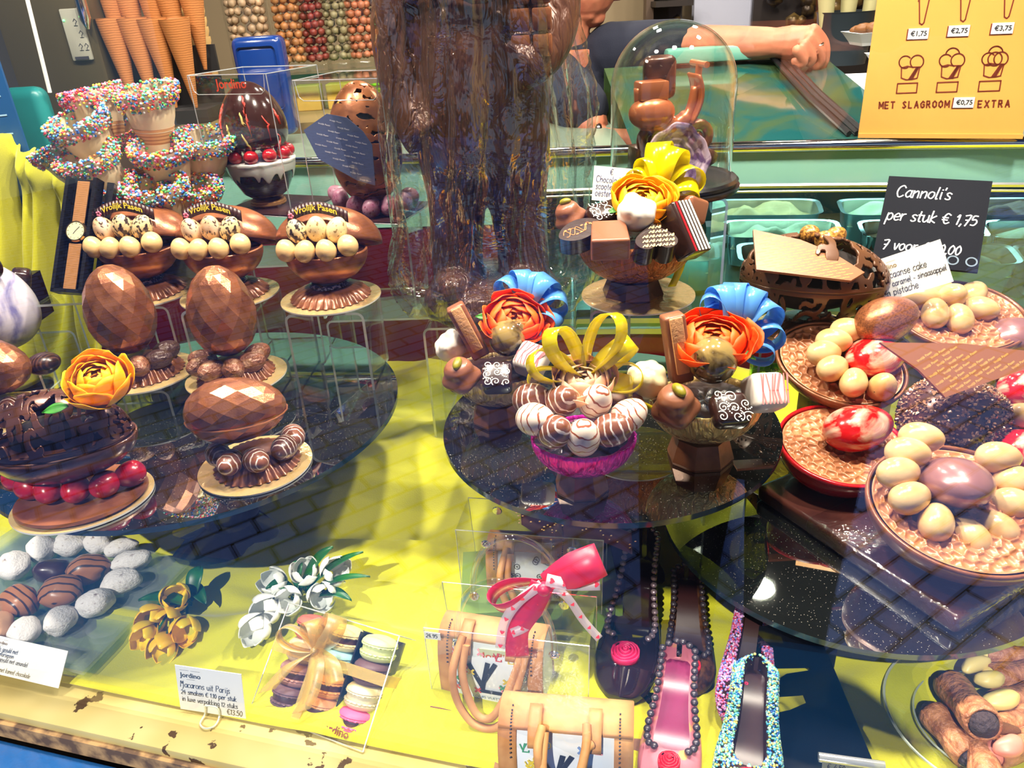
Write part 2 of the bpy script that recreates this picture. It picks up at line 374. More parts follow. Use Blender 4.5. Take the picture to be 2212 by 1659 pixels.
white = pm('white_card', (.74, .74, .71), .6)
ink = pm('ink', (.02, .02, .03), .6)
chalk = pm('chalk', (.92, .93, .95), .7)
maroon = pm('maroon_panel', lin((96, 10, 22)), .18, 0, coat=.4)
mint = pm('mint_glass', lin((140, 196, 180)), .12, 0, coat=.5)
chrome = pm('chrome', (.8, .82, .85), .08, 1)
alu = pm('brushed_aluminium', (.6, .62, .63), .3, 1)
steel = pm('steel', lin((92, 82, 54)), .35, .6, bump=(40, .05))
yellowf = None
def cloth(name, c1, c2):
    m, nt, N, L, p = nodes(name); p.inputs['Roughness'].default_value = .85
    p.inputs['Sheen Weight'].default_value = .3
    f = noise(nt, 3, 3); L.new(ramp(nt, f, [(.3, c1), (.7, c2)]), p.inputs['Base Color'])
    L.new(bumpn(nt, noise(nt, 500, 2), .25, .002), p.inputs['Normal']); return m
yellowf = cloth('yellow_cloth', lin((204, 200, 26)), lin((184, 184, 18)))
waffle = striped('waffle', lin((222, 168, 104)), lin((176, 116, 58)), 60, .5, .9, 0, .6)
# ---------------------------------------------------------------- the setting
LZ = .75; DZ = .99; RZ_ = .89                      # ledge, two front discs, large disc
WY = lambda x: .551 - .296 * x                     # line of the window glass
WN = V(.2838, .9589, 0); WD = V(.9589, -.2838, 0)  # into the shop, along the window
WO = V(0, .551, 0)
def win(a, b, z): return WO + WD * a + WN * b + V(0, 0, z)      # a along the window, b into the shop
WM = Matrix.Translation(WO) @ Matrix.Rotation(math.atan2(-.2838, .9589), 4, 'Z')
b = MB(); b.box((0, .75, LZ - .03), (3.4, 1.5, .05), WM); struct('floor_ledge', b, pm('ledge_wood', lin((70, 60, 40)), .6))
b = MB(); b.box((0, 0, 1.62), (3.4, .006, 1.78), WM); struct('window_1', b, glassm)
creamp = spotted('cream_paint', lin((186, 172, 118)), lin((70, 50, 34)), 34, .35, .362, .45, lin((226, 214, 176)), 0)
bluep = pm('blue_gloss_paint', lin((36, 98, 168)), .16, 0, bump=(60, .55, 3, .003), coat=.6)
b = MB(); b.box((0, -.008, LZ - .012), (3.4, .062, .03), WM, .004); struct('trim_1', b, creamp)
b = MB(); b.box((0, -.19, LZ - .062), (3.4, .29, .05), WM, .012); b.box((0, -.31, LZ - .40), (3.4, .05, .62), WM, .01); struct('trim_2', b, bluep)
b = MB(); b.box((0, -.0425, LZ - .022), (3.4, .007, .026), WM); struct('trim_3', b, pm('worn_wood_edge', lin((176, 140, 96)), .8, mix=(lin((92, 70, 56)), 40, .4, .6)))
# street outside: blue-grey clinker paving
m, nt, N, L, p = nodes('clinker_paving'); p.inputs['Roughness'].default_value = .8
br = N.new('ShaderNodeTexBrick'); br.inputs['Scale'].default_value = 1; br.inputs['Brick Width'].default_value = .2; br.inputs['Row Height'].default_value = .095
br.inputs['Mortar Size'].default_value = .006; br.inputs['Color1'].default_value = (*lin((116, 142, 220)), 1); br.inputs['Color2'].default_value = (*lin((92, 118, 200)), 1); br.inputs['Mortar'].default_value = (*lin((34, 32, 40)), 1)
L.new(coord(nt, 1, 'Object', (0, 0, 1.15)), br.inputs['Vector']); L.new(br.outputs['Color'], p.inputs['Base Color'])
b = MB(); b.box((0, -3.2, -.02), (16, 7.4, .04)); struct('ground', b, m)
b = MB(); b.box((-6.75, -7, 4.3), (8, .2, 8.6)); b.box((4, -7, .9), (15, .2, 1.8)); struct('wall_sun_block', b, pm('sun_block_brick', lin((120, 84, 66)), .9))  # unseen wall, its height and end shaped to shade part of the paving
b = MB(); b.box((0, -.1, 2.85), (3.4, .12, .7), WM); struct('wall_front', b, pm('front_paint', lin((40, 80, 130)), .4))
b = MB(); b.add([win(-1.7, -.06, 2.52), win(1.7, -.06, 2.52), win(1.7, -1.0, 2.30), win(-1.7, -1.0, 2.30)], [(0, 1, 2, 3)]); b.add([win(-1.7, -1.0, 2.30), win(1.7, -1.0, 2.30), win(1.7, -1.0, 2.2), win(-1.7, -1.0, 2.2)], [(0, 1, 2, 3)]); tag(solid(b.build('wall_sun_shield', pm('sun_shield_canvas', lin((40, 70, 120)), .8), None, 0), .003), kind='structure')  # unseen canopy added to keep sun and sky light off the deeper display
wallp = pm('shop_wall', lin((150, 132, 104)), .7)
b = MB(); b.box((0, 3.65, 1.4), (6, .1, 2.8)); struct('wall_back', b, wallp)
b = MB(); b.box((-1.95, 2.0, 1.4), (.1, 3.2, 2.8)); struct('wall_left', b, pm('wall_dark_side', lin((60, 60, 64)), .6))
b = MB(); b.box((2.2, 1.9, 1.4), (.1, 3.6, 2.8)); struct('wall_right', b, wallp)
b = MB(); b.box((0, 2.1, 2.8), (6, 3.6, .1)); struct('ceiling', b, pm('ceiling_paint', lin((52, 48, 44)), .8))
b = MB(); b.box((0, 2.4, -.02), (5, 3.0, .04)); struct('floor', b, pm('floor_tile', lin((110, 96, 84)), .5))
# ---------------------------------------------------------------- yellow cloth
def fold(x, y): return .5 + .5 * math.sin(x * 9 + 2.2 * math.sin(y * 7) + 5 * mnoise.noise((x * 2.2, y * 2.2, 1)))
def cl(a, t):
    x = -1.1 + 2.3 * a                       # along the window
    # profile: flat on the ledge, up a step under the discs, back to the counter
    P = [(.018, LZ + .003), (.20, LZ), (.37, LZ + .002), (.45, LZ + .018), (.50, LZ + .045), (.58, LZ + .055), (.68, LZ + .045), (.82, LZ + .012), (1.08, LZ + .008)]
    k = t * (len(P) - 1); i = min(int(k), len(P) - 2); f = k - i; f = f * f * (3 - 2 * f) * .4 + f * .6
    bb = P[i][0] * (1 - f) + P[i + 1][0] * f; z = P[i][1] * (1 - f) + P[i + 1][1] * f
    n = mnoise.noise((x * 3.1, bb * 4.2, .3)) ; n2 = mnoise.noise((x * 1.3 + 7, bb * 9, .3))
    edge = min(1, bb / .10)
    r = max(0, 1 - abs(n) * 3.2) ** 2 * .024 + max(0, 1 - abs(n2) * 4) ** 2 * .014
    return win(x, bb, z + .003 + edge * r)
b = MB(); b.grid(cl, 150, 110)
cloth_o = tag(solid(b.build('tablecloth', yellowf, None, 180), .002, 1), 'creased yellow cloth spread over the display ledge under the glass discs', 'tablecloth')
def drape(a, t):     # hangs behind the left-hand things from a rail
    top = B(-60, 250, 1.62); e = B(205, 395, 1.62)
    bot0 = V(-1.15, 1.5, .86); bot1 = V(-.86, 1.5, .86)
    pt = top.lerp(e, a); pb = bot0.lerp(bot1, a)
    q = pt.lerp(pb, t)
    w = .035 * (.3 + .7 * t) * math.sin(a * 19 + 1.5 * math.sin(t * 4)) + .02 * math.sin(a * 41 + t * 2)
    puff = .03 * math.exp(-((t - .06) / .07) ** 2)
    return V(q.x, q.y + w - puff, q.z + .01 * math.sin(a * 26))
b = MB(); b.grid(drape, 90, 50)
tag(solid(b.build('drape', yellowf, None, 180), .003), 'yellow cloth hanging in folds behind the watch box', 'curtain')
# ---------------------------------------------------------------- smoked glass discs
def smoked(name):
    m, nt, N, L, p = nodes(name); p.inputs['Base Color'].default_value = (.006, .008, .009, 1); p.inputs['Roughness'].default_value = .9; p.inputs['Specular IOR Level'].default_value = 0
    g = N.new('ShaderNodeBsdfGlossy'); g.inputs['Roughness'].default_value = .015; g.inputs[0].default_value = (.8, .86, .84, 1)
    lw = N.new('ShaderNodeFresnel'); lw.inputs[0].default_value = 1.6
    ma = N.new('ShaderNodeMath'); ma.operation = 'MULTIPLY_ADD'; ma.inputs[1].default_value = 1.2; ma.inputs[2].default_value = .38; ma.use_clamp = True
    mx = N.new('ShaderNodeMixShader'); L.new(lw.outputs[0], ma.inputs[0]); L.new(ma.outputs[0], mx.inputs[0])
    # dust specks
    vo = N.new('ShaderNodeTexVoronoi'); vo.inputs['Scale'].default_value = 260; L.new(coord(nt), vo.inputs['Vector'])
    L.new(ramp(nt, vo.outputs['Distance'], [(.10, (.35, .33, .28)), (.16, (.006, .008, .009))]), p.inputs['Base Color'])
    L.new(p.outputs[0], mx.inputs[1]); L.new(g.outputs[0], mx.inputs[2]); L.new(mx.outputs[0], N['Material Output'].inputs[0]); return m
smok = smoked('smoked_mirror_glass'); smedge = pm('smoked_glass_edge', lin((30, 52, 62)), .1, 0, coat=.5)
bpm = pm('black_gloss_foot', (.004, .006, .012), .08, 0, coat=.6)
def disc_table(cx, cy, r, z, label, foot):
    t = thing('glass_display_stand', label, 'display stand', (cx, cy, LZ), 'smoked glass display stands')
    b = MB(); b.disc(r, -.008, 0, 120, T(0, 0, z - LZ), 0, 1); b.build('disc', [smok, smedge], t, 30)
    b = MB(); foot(b, z - LZ - .0085); bp = pm('black_gloss_foot', (.004, .006, .012), .08, 0, coat=.6); b.build('foot', bp, t, 30)
    return t
def foot_cone(b, h): b.lathe([(0, 0), (.11, 0), (.11, .008), (.045, .03), (.04, h - .012), (.075, h), (0, h)], 40)
def foot_fold(b, h):     # folded black plate support
    b.box((0, .0, h / 2), (.30, .012, h), RZ(28)); b.box((0, .0, h / 2), (.012, .26, h), RZ(28)); b.box((0, 0, .006), (.30, .26, .012), RZ(28)); b.box((0, 0, h - .003), (.1, .1, .006))
disc_table(.136, .962, .239, DZ, 'middle smoked glass disc on black foot carrying the three bonbon bowls', foot_cone)
disc_table(-.489, 1.076, .306, DZ, 'largest smoked glass disc on black foot carrying faceted chocolate eggs', foot_cone)
_t3 = disc_table(.449, .843, .251, RZ_, 'low smoked glass disc on black foot carrying the slab of honeycomb egg halves', foot_fold)
_q = [A(u, v, LZ + .028) for u, v in ((1560, 1545), (1700, 1455), (1800, 1440), (1905, 1690), (1560, 1700))]
b = MB(); b.prism([(q.x - .449, q.y - .843) for q in _q][::-1], .004, .028); b.add([(q.x - .449, q.y - .843, z) for q in (A(1640, 1352, LZ + .10), A(1800, 1452, LZ + .02)) for z in (.028, .10)], [(0, 1, 3, 2)]); b.build('base_plate', bpm, _t3, 0)
# ---------------------------------------------------------------- acrylic risers
def riser(u, v, z, w, d, h, label, rot=0, P=None, name='acrylic_riser'):   # bent sheet, open at front and back; (u,v) is the middle of its front top edge
    P = P if P is not None else A(u, v, z)
    b = MB(); t = .004; r = .012; pts = [(-w / 2, 0)]
    for k in range(5):
        a = math.pi - k * math.pi / 8; pts.append((-w / 2 + r + r * math.cos(a), h - r + r * math.sin(a)))
    for k in range(5):
        a = math.pi / 2 - k * math.pi / 8; pts.append((w / 2 - r + r * math.cos(a), h - r + r * math.sin(a)))
    pts.append((w / 2, 0)); n = len(pts)
    def inn(i):
        x, y = pts[i]
        cx = max(-w / 2 + r, min(w / 2 - r, x)); cy = min(h - r, y)
        dx, dy = x - cx, y - cy; l = math.hypot(dx, dy) or 1
        return (x - dx / l * t, y - dy / l * t)
    q = [inn(i) for i in range(n)]
    vs = [(x, yy, zz) for yy in (0, d) for (x, zz) in pts] + [(x, yy, zz) for yy in (0, d) for (x, zz) in q]
    for i in range(n - 1):
        b.f  # faces: outer, inner, front edge, back edge
    f0 = [(i, i + 1, n + i + 1, n + i) for i in range(n - 1)] + [(2 * n + i + 1, 2 * n + i, 3 * n + i, 3 * n + i + 1) for i in range(n - 1)]
    f1 = [(i + 1, i, 2 * n + i, 2 * n + i + 1) for i in range(n - 1)] + [(n + i, n + i + 1, 3 * n + i + 1, 3 * n + i) for i in range(n - 1)] + [(0, n, 3 * n, 2 * n), (n - 1, 2 * n - 1, 4 * n - 1, 3 * n - 1)]
    b.add(vs, f0, 0); k = len(b.v); b.f.extend(f1); b.m.extend([1] * len(f1))
    o = b.build(name, [acryl, acredge], None, 30)
    o.location = (P.x, P.y, z - h); o.rotation_euler[2] = math.radians(rot)
    return tag(o, label, 'display riser', 'clear acrylic risers')
# ---------------------------------------------------------------- frames and cards
def frame(BL, BR, TL):
    ex = (BR - BL); W = ex.length; ex = ex.normalized(); ey = TL - BL; ey = ey - ex * ey.dot(ex); H = ey.length; ey.normalize(); ez = ex.cross(ey)
    M = Matrix((( ex.x, ey.x, ez.x, BL.x), (ex.y, ey.y, ez.y, BL.y), (ex.z, ey.z, ez.z, BL.z), (0, 0, 0, 1)))
    return M, W, H
def card(name, label, cat, BL, BR, TL, mat_, th=.0012, group=None):
    M, W, H = frame(BL, BR, TL)
    t = thing(name, label, cat, group=group); t.matrix_world = M
    b = MB(); b.box((W / 2, H / 2, -th / 2), (W, H, th)); b.build('card' if th < .003 else 'board', mat_, t, 0)
    return t, W, H
goldink = pm('gold_ink', lin((150, 126, 84)), .5)
def jordino(mb, x, y, s, mi=0):   # the printed shop name with its hairlines
    w = printed(mb, 'Jordino', s, T(x, y, .0006), mi, 'LEFT', .012)
    mb.stroke([[(x, y + s * 1.05), (x + w * .45, y + s * 1.05)], [(x + w * .55, y + s * 1.05), (x + w, y + s * 1.05)], [(x + w * .3, y - s * .28), (x + w * .7, y - s * .28)]], s * .04, None, mi, .0006)
# ---------------------------------------------------------------- ice-cream counter
CP = smooth_line([(-1.5, 1.93, 0), (-.6, 1.74, 0), (-.1, 1.665, 0), (.3, 1.62, 0), (.7, 1.54, 0), (1.1, 1.43, 0), (1.6, 1.25, 0)], 10)
def cspan(x0, x1): return [p for p in CP if x0 - 1e-6 <= p.x <= x1 + 1e-6]
cnt = thing('ice_cream_counter', 'curved ice cream counter with maroon base, mint green band and chrome rail', 'counter', (0, 1.66, 0))
def wallstrip(b, x0, x1, z0, z1, back=0, lean=0, th=.012):
    P = cspan(x0, x1); n = len(P)
    vs = [(p.x, p.y - 1.66 + back + d + (lean if z == z1 else 0), z) for p in P for d, z in ((0, z0), (0, z1), (th, z1), (th, z0))]
    b.add(vs, [(4 * i + k, 4 * i + 4 + k, 4 * i + 4 + (k + 1) % 4, 4 * i + (k + 1) % 4) for i in range(n - 1) for k in range(4)] + [(0, 1, 2, 3), (4 * n - 1, 4 * n - 2, 4 * n - 3, 4 * n - 4)])
    return
    P = []
    for dy, fl in ((0, 1), (th, 0)):
        vs = [(p.x, p.y - 1.66 + back + dy + (lean if k else 0), z) for p in P for k, z in ((0, z0), (1, z1))]
        fs = [(2 * i, 2 * i + 2, 2 * i + 3, 2 * i + 1) for i in range(len(P) - 1)]
        b.add(vs, fs if fl else [f[::-1] for f in fs])
    n = len(P)
    for dz in (0, 1):
        z = z1 if dz else z0; l = lean if dz else 0
        vs = [(p.x, p.y - 1.66 + back + l + d, z) for p in P for d in (0, th)]
        b.add(vs, [(2 * i, 2 * i + 1, 2 * i + 3, 2 * i + 2) for i in range(n - 1)])
b = MB(); wallstrip(b, -1.5, 1.6, .0, .835); wallstrip(b, -1.5, .02, .835, 1.10); b.build('base_panel', maroon, cnt, 50)
b = MB(); wallstrip(b, .02, 1.6, .835, .848, -.004); wallstrip(b, .02, 1.6, .862, .874, -.004); b.build('lower_frame', alu, cnt, 50)
b = MB(); wallstrip(b, .02, 1.6, .848, .862, 0); b.build('frame_band', mint, cnt, 50)
b = MB(); wallstrip(b, .02, 1.6, .874, 1.165, 0, 0, .006); b.build('front_glass', counterg, cnt, 50)
b = MB(); wallstrip(b, -1.5, .02, 1.10, 1.238, -.002); wallstrip(b, .02, 1.6, 1.165, 1.238, -.002); b.build('fascia_band', mint, cnt, 50)
b = MB(); b.tube([(p.x, p.y - 1.66 - .006, 1.168) for p in cspan(.02, 1.6)], .005, 6); b.tube([(p.x, p.y - 1.66 - .006, 1.157) for p in cspan(.02, 1.6)], .003, 6); b.build('trim_bead', alu, cnt)
b = MB(); b.tube([(p.x, p.y - 1.66 - .004, 1.246) for p in CP], .0115, 10); b.build('chrome_rail', chrome, cnt)
b = MB(); wallstrip(b, .0, .03, .835, 1.165, -.004, 0, .02); b.build('post', black, cnt)
teal = pm('teal_enamel', lin((60, 140, 140)), .15, 0, coat=.5)
b = MB(); P = cspan(.02, 1.6); b.add([(p.x, p.y - 1.66 + d, z) for p in P for d, z in ((.012, .89), (.44, .960))], [(2 * i, 2 * i + 2, 2 * i + 3, 2 * i + 1) for i in range(len(P) - 1)]); b.build('tub_deck', pm('deck_steel', lin((110, 140, 136)), .3, .6), cnt)
b = MB(); b.box((.8, .455, 1.1), (1.6, .02, .3)); b.box((.0, .24, 1.05), (.02, .42, .35)); b.build('inner_back', pm('case_dark', lin((30, 46, 46)), .4), cnt)
lamp('AREA', 'counter_light', (.75, 1.86, 1.155), 5, (.72, 1, .95), 1.1, to=(.75, 1.86, 0), sy=.25)
# sloping lid glass on top of the counter and its black rubber edge
tl = pm('lid_painted_reflection', lin((20, 78, 80)), .08, 0, mix=(lin((64, 84, 50)), 5, .42, .62, 5, 1.5), coat=.8)  # olive blotches painted in, standing for reflections of food in the glass
b = MB(); b.add([(.28, -.02, 1.252), (.83, -.13, 1.252), (.83, .42, 1.365), (.28, .42, 1.365)], [(0, 1, 2, 3)]); b.add([(.28, .42, 1.365), (.83, .42, 1.365), (.83, .44, 1.05), (.28, .44, 1.05)], [(0, 1, 2, 3)]); b.build('lid_glass', tl, cnt, 0)
b = MB(); b.add([(-1.45, .27, 1.24), (-.7, .11, 1.24), (-.7, .62, 1.24), (-1.45, .62, 1.24)], [(0, 1, 2, 3)]); b.build('worktop', pm('worktop', lin((120, 136, 120)), .3), cnt, 0); b = MB(); b.add([(-.7, .11, 1.24), (.28, -.0, 1.24), (.28, .44, 1.25), (-.7, .44, 1.25)], [(0, 1, 2, 3)]); b.build('worktop', pm('worktop', lin((120, 136, 120)), .3), cnt, 0); b = MB(); b.add([(.83, -.12, 1.25), (1.6, -.4, 1.25), (1.6, .44, 1.30), (.83, .44, 1.30)], [(0, 1, 2, 3)]); b.build('worktop', pm('worktop', lin((120, 136, 120)), .3), cnt, 0)
b = MB()
for dx in (0, .016, .03): b.tube([(.70 + dx, -.09, 1.262), (.68 + dx, .1, 1.315), (.69 + dx, .40, 1.376)], .006, 6)
b.build('rubber_edge', black, cnt)
b = MB(); b.box((.60, .40, 1.385), (.34, .05, .035), None, .008); b.build('lid_frame', pm('mint_frame', lin((110, 176, 160)), .3), cnt)
# tubs
icol = [lin(c) for c in ((214, 206, 170), (196, 214, 190), (120, 76, 50), (214, 170, 120), (190, 196, 170), (90, 150, 150), (224, 214, 200))]
tubw = [('pale ice cream', 0), ('pistachio ice cream', 1), ('chocolate ice cream', 2), ('caramel ice cream', 3), ('greyish ice cream', 4)]
k = 0
for ci, x in enumerate((.36, .66, .96, 1.22)):
    for r_ in range(3):
        y = 1.72 + .125 * r_ - .22 * (x - .36); z = .905 + .15 * (y - 1.62 + .2 * (x - .36)) / .85 * .9
        fl, ic = tubw[(ci * 2 + r_ * 3) % 5]
        t = thing('ice_cream_tub', 'tub of %s, %s row behind the glass, %s column from the black post' % (fl, ('first', 'second', 'third', 'fourth')[r_], ('first', 'second', 'third', 'fourth')[ci]), 'ice cream tub', (x, y, z), 'steel tubs of ice cream in the counter', (8, 0, -12))
        if ci == 0 and r_ == 0: pass
        b = MB(); w, d, h = .27, .105, .075
        def rr(s_, z_, n=28):
            return [((w / 2 * s_) * (abs(math.cos(q)) ** .35) * (1 if math.cos(q) > 0 else -1), (d / 2 * s_) * (abs(math.sin(q)) ** .35) * (1 if math.sin(q) > 0 else -1), z_) for q in [2 * math.pi * i / n for i in range(n)]]
        vs = rr(.86, 0) + rr(.94, h) + rr(1.0, h + .004) + rr(.92, h + .002) + rr(.84, .004); n = 28; fs = []
        for s_ in range(4):
            for i in range(n): fs.append((s_ * n + i, s_ * n + (i + 1) % n, (s_ + 1) * n + (i + 1) % n, (s_ + 1) * n + i))
        b.add(vs, fs); b.build('pan', chrome if r_ % 2 else alu, t, 50)
        b = MB()
        def ice(a_, c_):
            X = (a_ - .5) * w * .86; Y = (c_ - .5) * d * .84; e = min(1, 4 * a_, 4 - 4 * a_) * min(1, 4 * c_, 4 - 4 * c_)
            return (X, Y, .045 + e * (.03 + .02 * mnoise.noise((X * 30 + k, Y * 30, 0))))
        b.grid(ice, 26, 14); b.build('ice_cream', pm('ice_%d' % ic, icol[ic], .5, bump=(60, .5, 3, .004)), t, 180); k += 1
# ---------------------------------------------------------------- menu board
BL = A(1853, 297, 1.258); BR = A(2207, 299, 1.258)
Mb, W, H = frame(BL, BR, BL + V(0, .03, .36))
menu = thing('menu_board', 'orange menu board with brown ice cream drawings and white price tags', 'menu board'); menu.matrix_world = Mb
orange = pm('orange_panel', lin((226, 164, 84)), .3, mix=(lin((214, 146, 70)), 2, .35, .65))
b = MB(); b.box((W / 2, H / 2, -.004), (W, H, .008)); b.box((W / 2, .004, .002), (W, .008, .012)); b.build('panel', orange, menu, 0)
q = W / 352; skew = .012
def mp(u, v): return ((u - 1853) * q - .02 * 0 + (297 - v) * q * -.085 + .0, (297 - v) * q * 1.03)
brown = pm('brown_print', lin((110, 40, 18)), .5)
b = MB(); wl = .0022; prt = lambda: b.build('drawing', brown, menu, 0)
for cx, tip in ((1976, 54), (2060, 51), (2146, 48)):
    b = MB(); b.stroke([[mp(cx - 13 + 0, -40), mp(cx - 5, tip - 3), mp(cx, tip), mp(cx + 4, tip - 4), mp(cx + 18, -40)], [mp(cx - 11, 6), mp(cx - 4, -12)]], wl, None, 0, .0006); prt()
def circ(u, v, r, a0=0, a1=360, n=28): return [mp(u + r * math.cos(math.radians(a0 + (a1 - a0) * i / n)), v - r * math.sin(math.radians(a0 + (a1 - a0) * i / n))) for i in range(n + 1)]
for cx, cy, kk in ((1960, 141, 2), (2045, 140, 3), (2132, 139, 4)):
    b = MB(); b.stroke([[mp(cx - 20, cy + 2), mp(cx - 19, cy + 24), mp(cx - 8, cy + 28), mp(cx + 4, cy + 27), mp(cx + 15, cy + 25), mp(cx + 19, cy + 1)], [mp(cx - 20, cy + 2), mp(cx - 8, cy - 1), mp(cx + 4, cy + 1), mp(cx + 19, cy + 1)]], wl, None, 0, .0006)
    b.stroke([[mp(cx - 2 + s_, cy + 27), mp(cx + 13 + s_ * .5, cy + 2)] for s_ in (0, 3, 6)], wl * 1.5, None, 0, .0006)
    b.stroke([circ(cx - 13, cy - 10, 13, 40, 300), circ(cx + 12, cy - 10, 14, -70, 240)], wl, None, 0, .0006)
    if kk > 2: b.stroke([circ(cx, cy - 22, 14, 10, 170)], wl, None, 0, .0006)
    if kk > 3: b.stroke([circ(cx, cy - 10, 14)], wl, None, 0, .0006)
    x0, y0 = cx - 26, cy + 36
    b.stroke([[mp(x0, y0), mp(x0 + 43, y0 - 1), mp(x0 + 42, y0 + 20), mp(x0 - 1, y0 + 21), mp(x0, y0)]], wl, None, 0, .0006); prt()
b = MB()
def spaced(txt, u0, u1, v, size):
    # single-stroke capitals
    caps = {'M': '0,0 0,1 .4,.3 .8,1 .8,0', 'E': '.65,1 0,1 0,0 .65,0|0,.5 .55,.5', 'T': '0,1 .7,1|.35,1 .35,0', 'S': '.6,.85 .35,1 .05,.8 .3,.5 .6,.25 .3,0 0,.12', 'L': '0,1 0,0 .6,0',
            'A': '0,0 .35,1 .7,0|.12,.35 .58,.35', 'G': '.7,.8 .4,1 .02,.6 .1,.15 .4,0 .7,.2 .7,.48 .42,.48', 'R': '0,0 0,1 .5,.98 .55,.55 0,.48|.3,.48 .65,0', 'O': '.35,1 .02,.75 .02,.25 .35,0 .68,.25 .68,.75 .35,1', 'X': '0,1 .7,0|.7,1 0,0', ' ': ''}
    n = len(txt); st = (u1 - u0) / n
    for i, ch in enumerate(txt):
        for part in caps[ch].split('|'):
            if part:
                P = [tuple(map(float, z_.split(','))) for z_ in part.split()]
                b.stroke([[mp(u0 + i * st + p[0] * size * .78, v - p[1] * size - (i * st) * .012) for p in P]], wl * 1.15, None, 0, .0006)
spaced('MET SLAGROOM', 1897, 2052, 231, 14); b.build('lettering', brown, menu, 0); b = MB(); spaced('EXTRA', 2108, 2178, 230, 14)
b.build('lettering', brown, menu, 0)
labw = pm('white_label', (.7, .7, .7), .4)
for u, v, tx in ((1948, 83, '\u20ac1,75'), (2031, 80, '\u20ac2,75'), (2118, 78, '\u20ac3,75'), (2056, 230, '\u20ac0,75')):
    x, y = mp(u, v); b = MB(); b.box((x + 21 * q, y + 11 * q, .001), (43 * q, 23 * q, .0016)); b.box((x + 19.5 * q, y + 9.5 * q, .0004), (45 * q, 24 * q, .0008), None, 0, 2, 1)
    lb = b.build('price_label', [labw, brown], menu, 0)
    b = MB(); printed(b, tx, 14.5 * q, T(x + 5 * q, y + 6.5 * q, .0022), 0, 'LEFT', .02); b.build('price', ink, lb, 0)
# ---------------------------------------------------------------- cannoli blackboard and the cake card
slate = pm('slate_board', lin((8, 12, 24)), .6, spec=.08)
t, W, H = card('blackboard', 'black price board with white handwriting propped against the counter glass', 'price board', B(1882, 566, 1.22), B(2112, 588, 1.145), B(1921, 380, 1.33), slate, .005)
b = MB(); s_ = W / 7.4; w_ = s_ * .10
scribe(b, "Cannoli's", s_ * .64, w_, None, .10 * W, .76 * H, 0, .15, .0006)
b.build('chalk_line', chalk, t, 0); b = MB(); scribe(b, 'per stuk \u20ac 1,75', s_ * .62, w_, None, .05 * W, .49 * H, 0, .15, .0006)
b.build('chalk_line', chalk, t, 0); b = MB(); scribe(b, '7 voor \u20ac 10,00', s_ * .56, w_, None, .07 * W, .16 * H, 0, .15, .0006)
b.build('chalk_line', chalk, t, 0)
b = MB()
for cx in (.76, .93):
    for rr_ in (.052, .045): b.stroke([[(cx * W + rr_ * W * math.cos(q_ * .2618), .10 * H + rr_ * W * math.sin(q_ * .2618)) for q_ in range(25)]], .0012, None, 0, .0006)
b.build('coin_print', pm('grey_print', lin((110, 130, 150)), .6), t, 0)
t, W, H = card('price_card', 'white card about cake with orange and pistachio in front of blackboard', 'price card', B(1903, 655, 1.13), B(2060, 608, 1.08), B(1883, 566, 1.16), white, .001, 'white price cards')
b = MB(); jordino(b, .08 * W, .72 * H, .15 * H); b.build('shop_name', goldink, t, 0)
b = MB(); s_ = H * .095
for i, tx in enumerate(('Toscaanse cake', 'met caramel - sinaasappel', 'en pistache')): scribe(b, tx, s_ * (.80 if i == 1 else 1), s_ * .13, None, .07 * W, H * (.50 - .2 * i), 0, .1, .0006)
b.build('handwriting', ink, t, 0)
# ---------------------------------------------------------------- scoop shop things behind
foam = pm('white_foam', (.78, .8, .85), .7)
b = MB(); b.box((0, 0, .015), (.17, .42, .03), None, .004); o = b.build('foam_slab', foam); o.location = (.90, 1.76, 1.258); o.rotation_euler[0] = math.radians(12); o.rotation_euler[2] = math.radians(-6)
tag(o, 'white foam slab lying behind the orange menu board', 'slab')
def tray(P, rz, label, food):
    t = thing('food_tray', label, 'tray', P, 'white snack trays', (0, 0, rz))
    b = MB(); b.lathe([(0, 0), (.05, 0), (.07, .03), (.078, .03), (.072, .026), (.052, .004), (0, .004)], 4, RZ(45) @ SC(1, 1, 1), 0, None, 1.15, 1.0); b.build('tray', foam, t, 30)
    food(t); return t
def meat(t):
    b = MB()
    for i in range(7): b.ball((rnd.uniform(-.035, .035), rnd.uniform(-.035, .035), .03 + rnd.uniform(0, .01)), .022, 2, None, 0, (1.2, .8, .6))
    b.build('filling', pm('brown_filling', lin((120, 76, 36)), .5, bump=(80, .5)), t, 180)
def greens(t):
    b = MB()
    for i in range(7): b.ball((rnd.uniform(-.035, .035), rnd.uniform(-.03, .03), .03 + rnd.uniform(0, .02)), .02, 2, RZ(rnd.uniform(0, 180)), 0, (1.7, .5, .8))
    b.build('filling', pm('green_filling', lin((96, 130, 30)), .5, bump=(120, .6), mix=(lin((50, 70, 20)), 60, .4, .6)), t, 180)
tray((.925, 1.75, 1.300), 5, 'white tray of green leaves and chocolate banana nearest the menu board', greens)
tray((.93, 1.90, 1.345), -8, 'white tray of brown snacks under the outstretched hand', meat)
tray((.94, 2.06, 1.385), 3, 'white tray of brown snacks in the rear of the foam slab', meat)
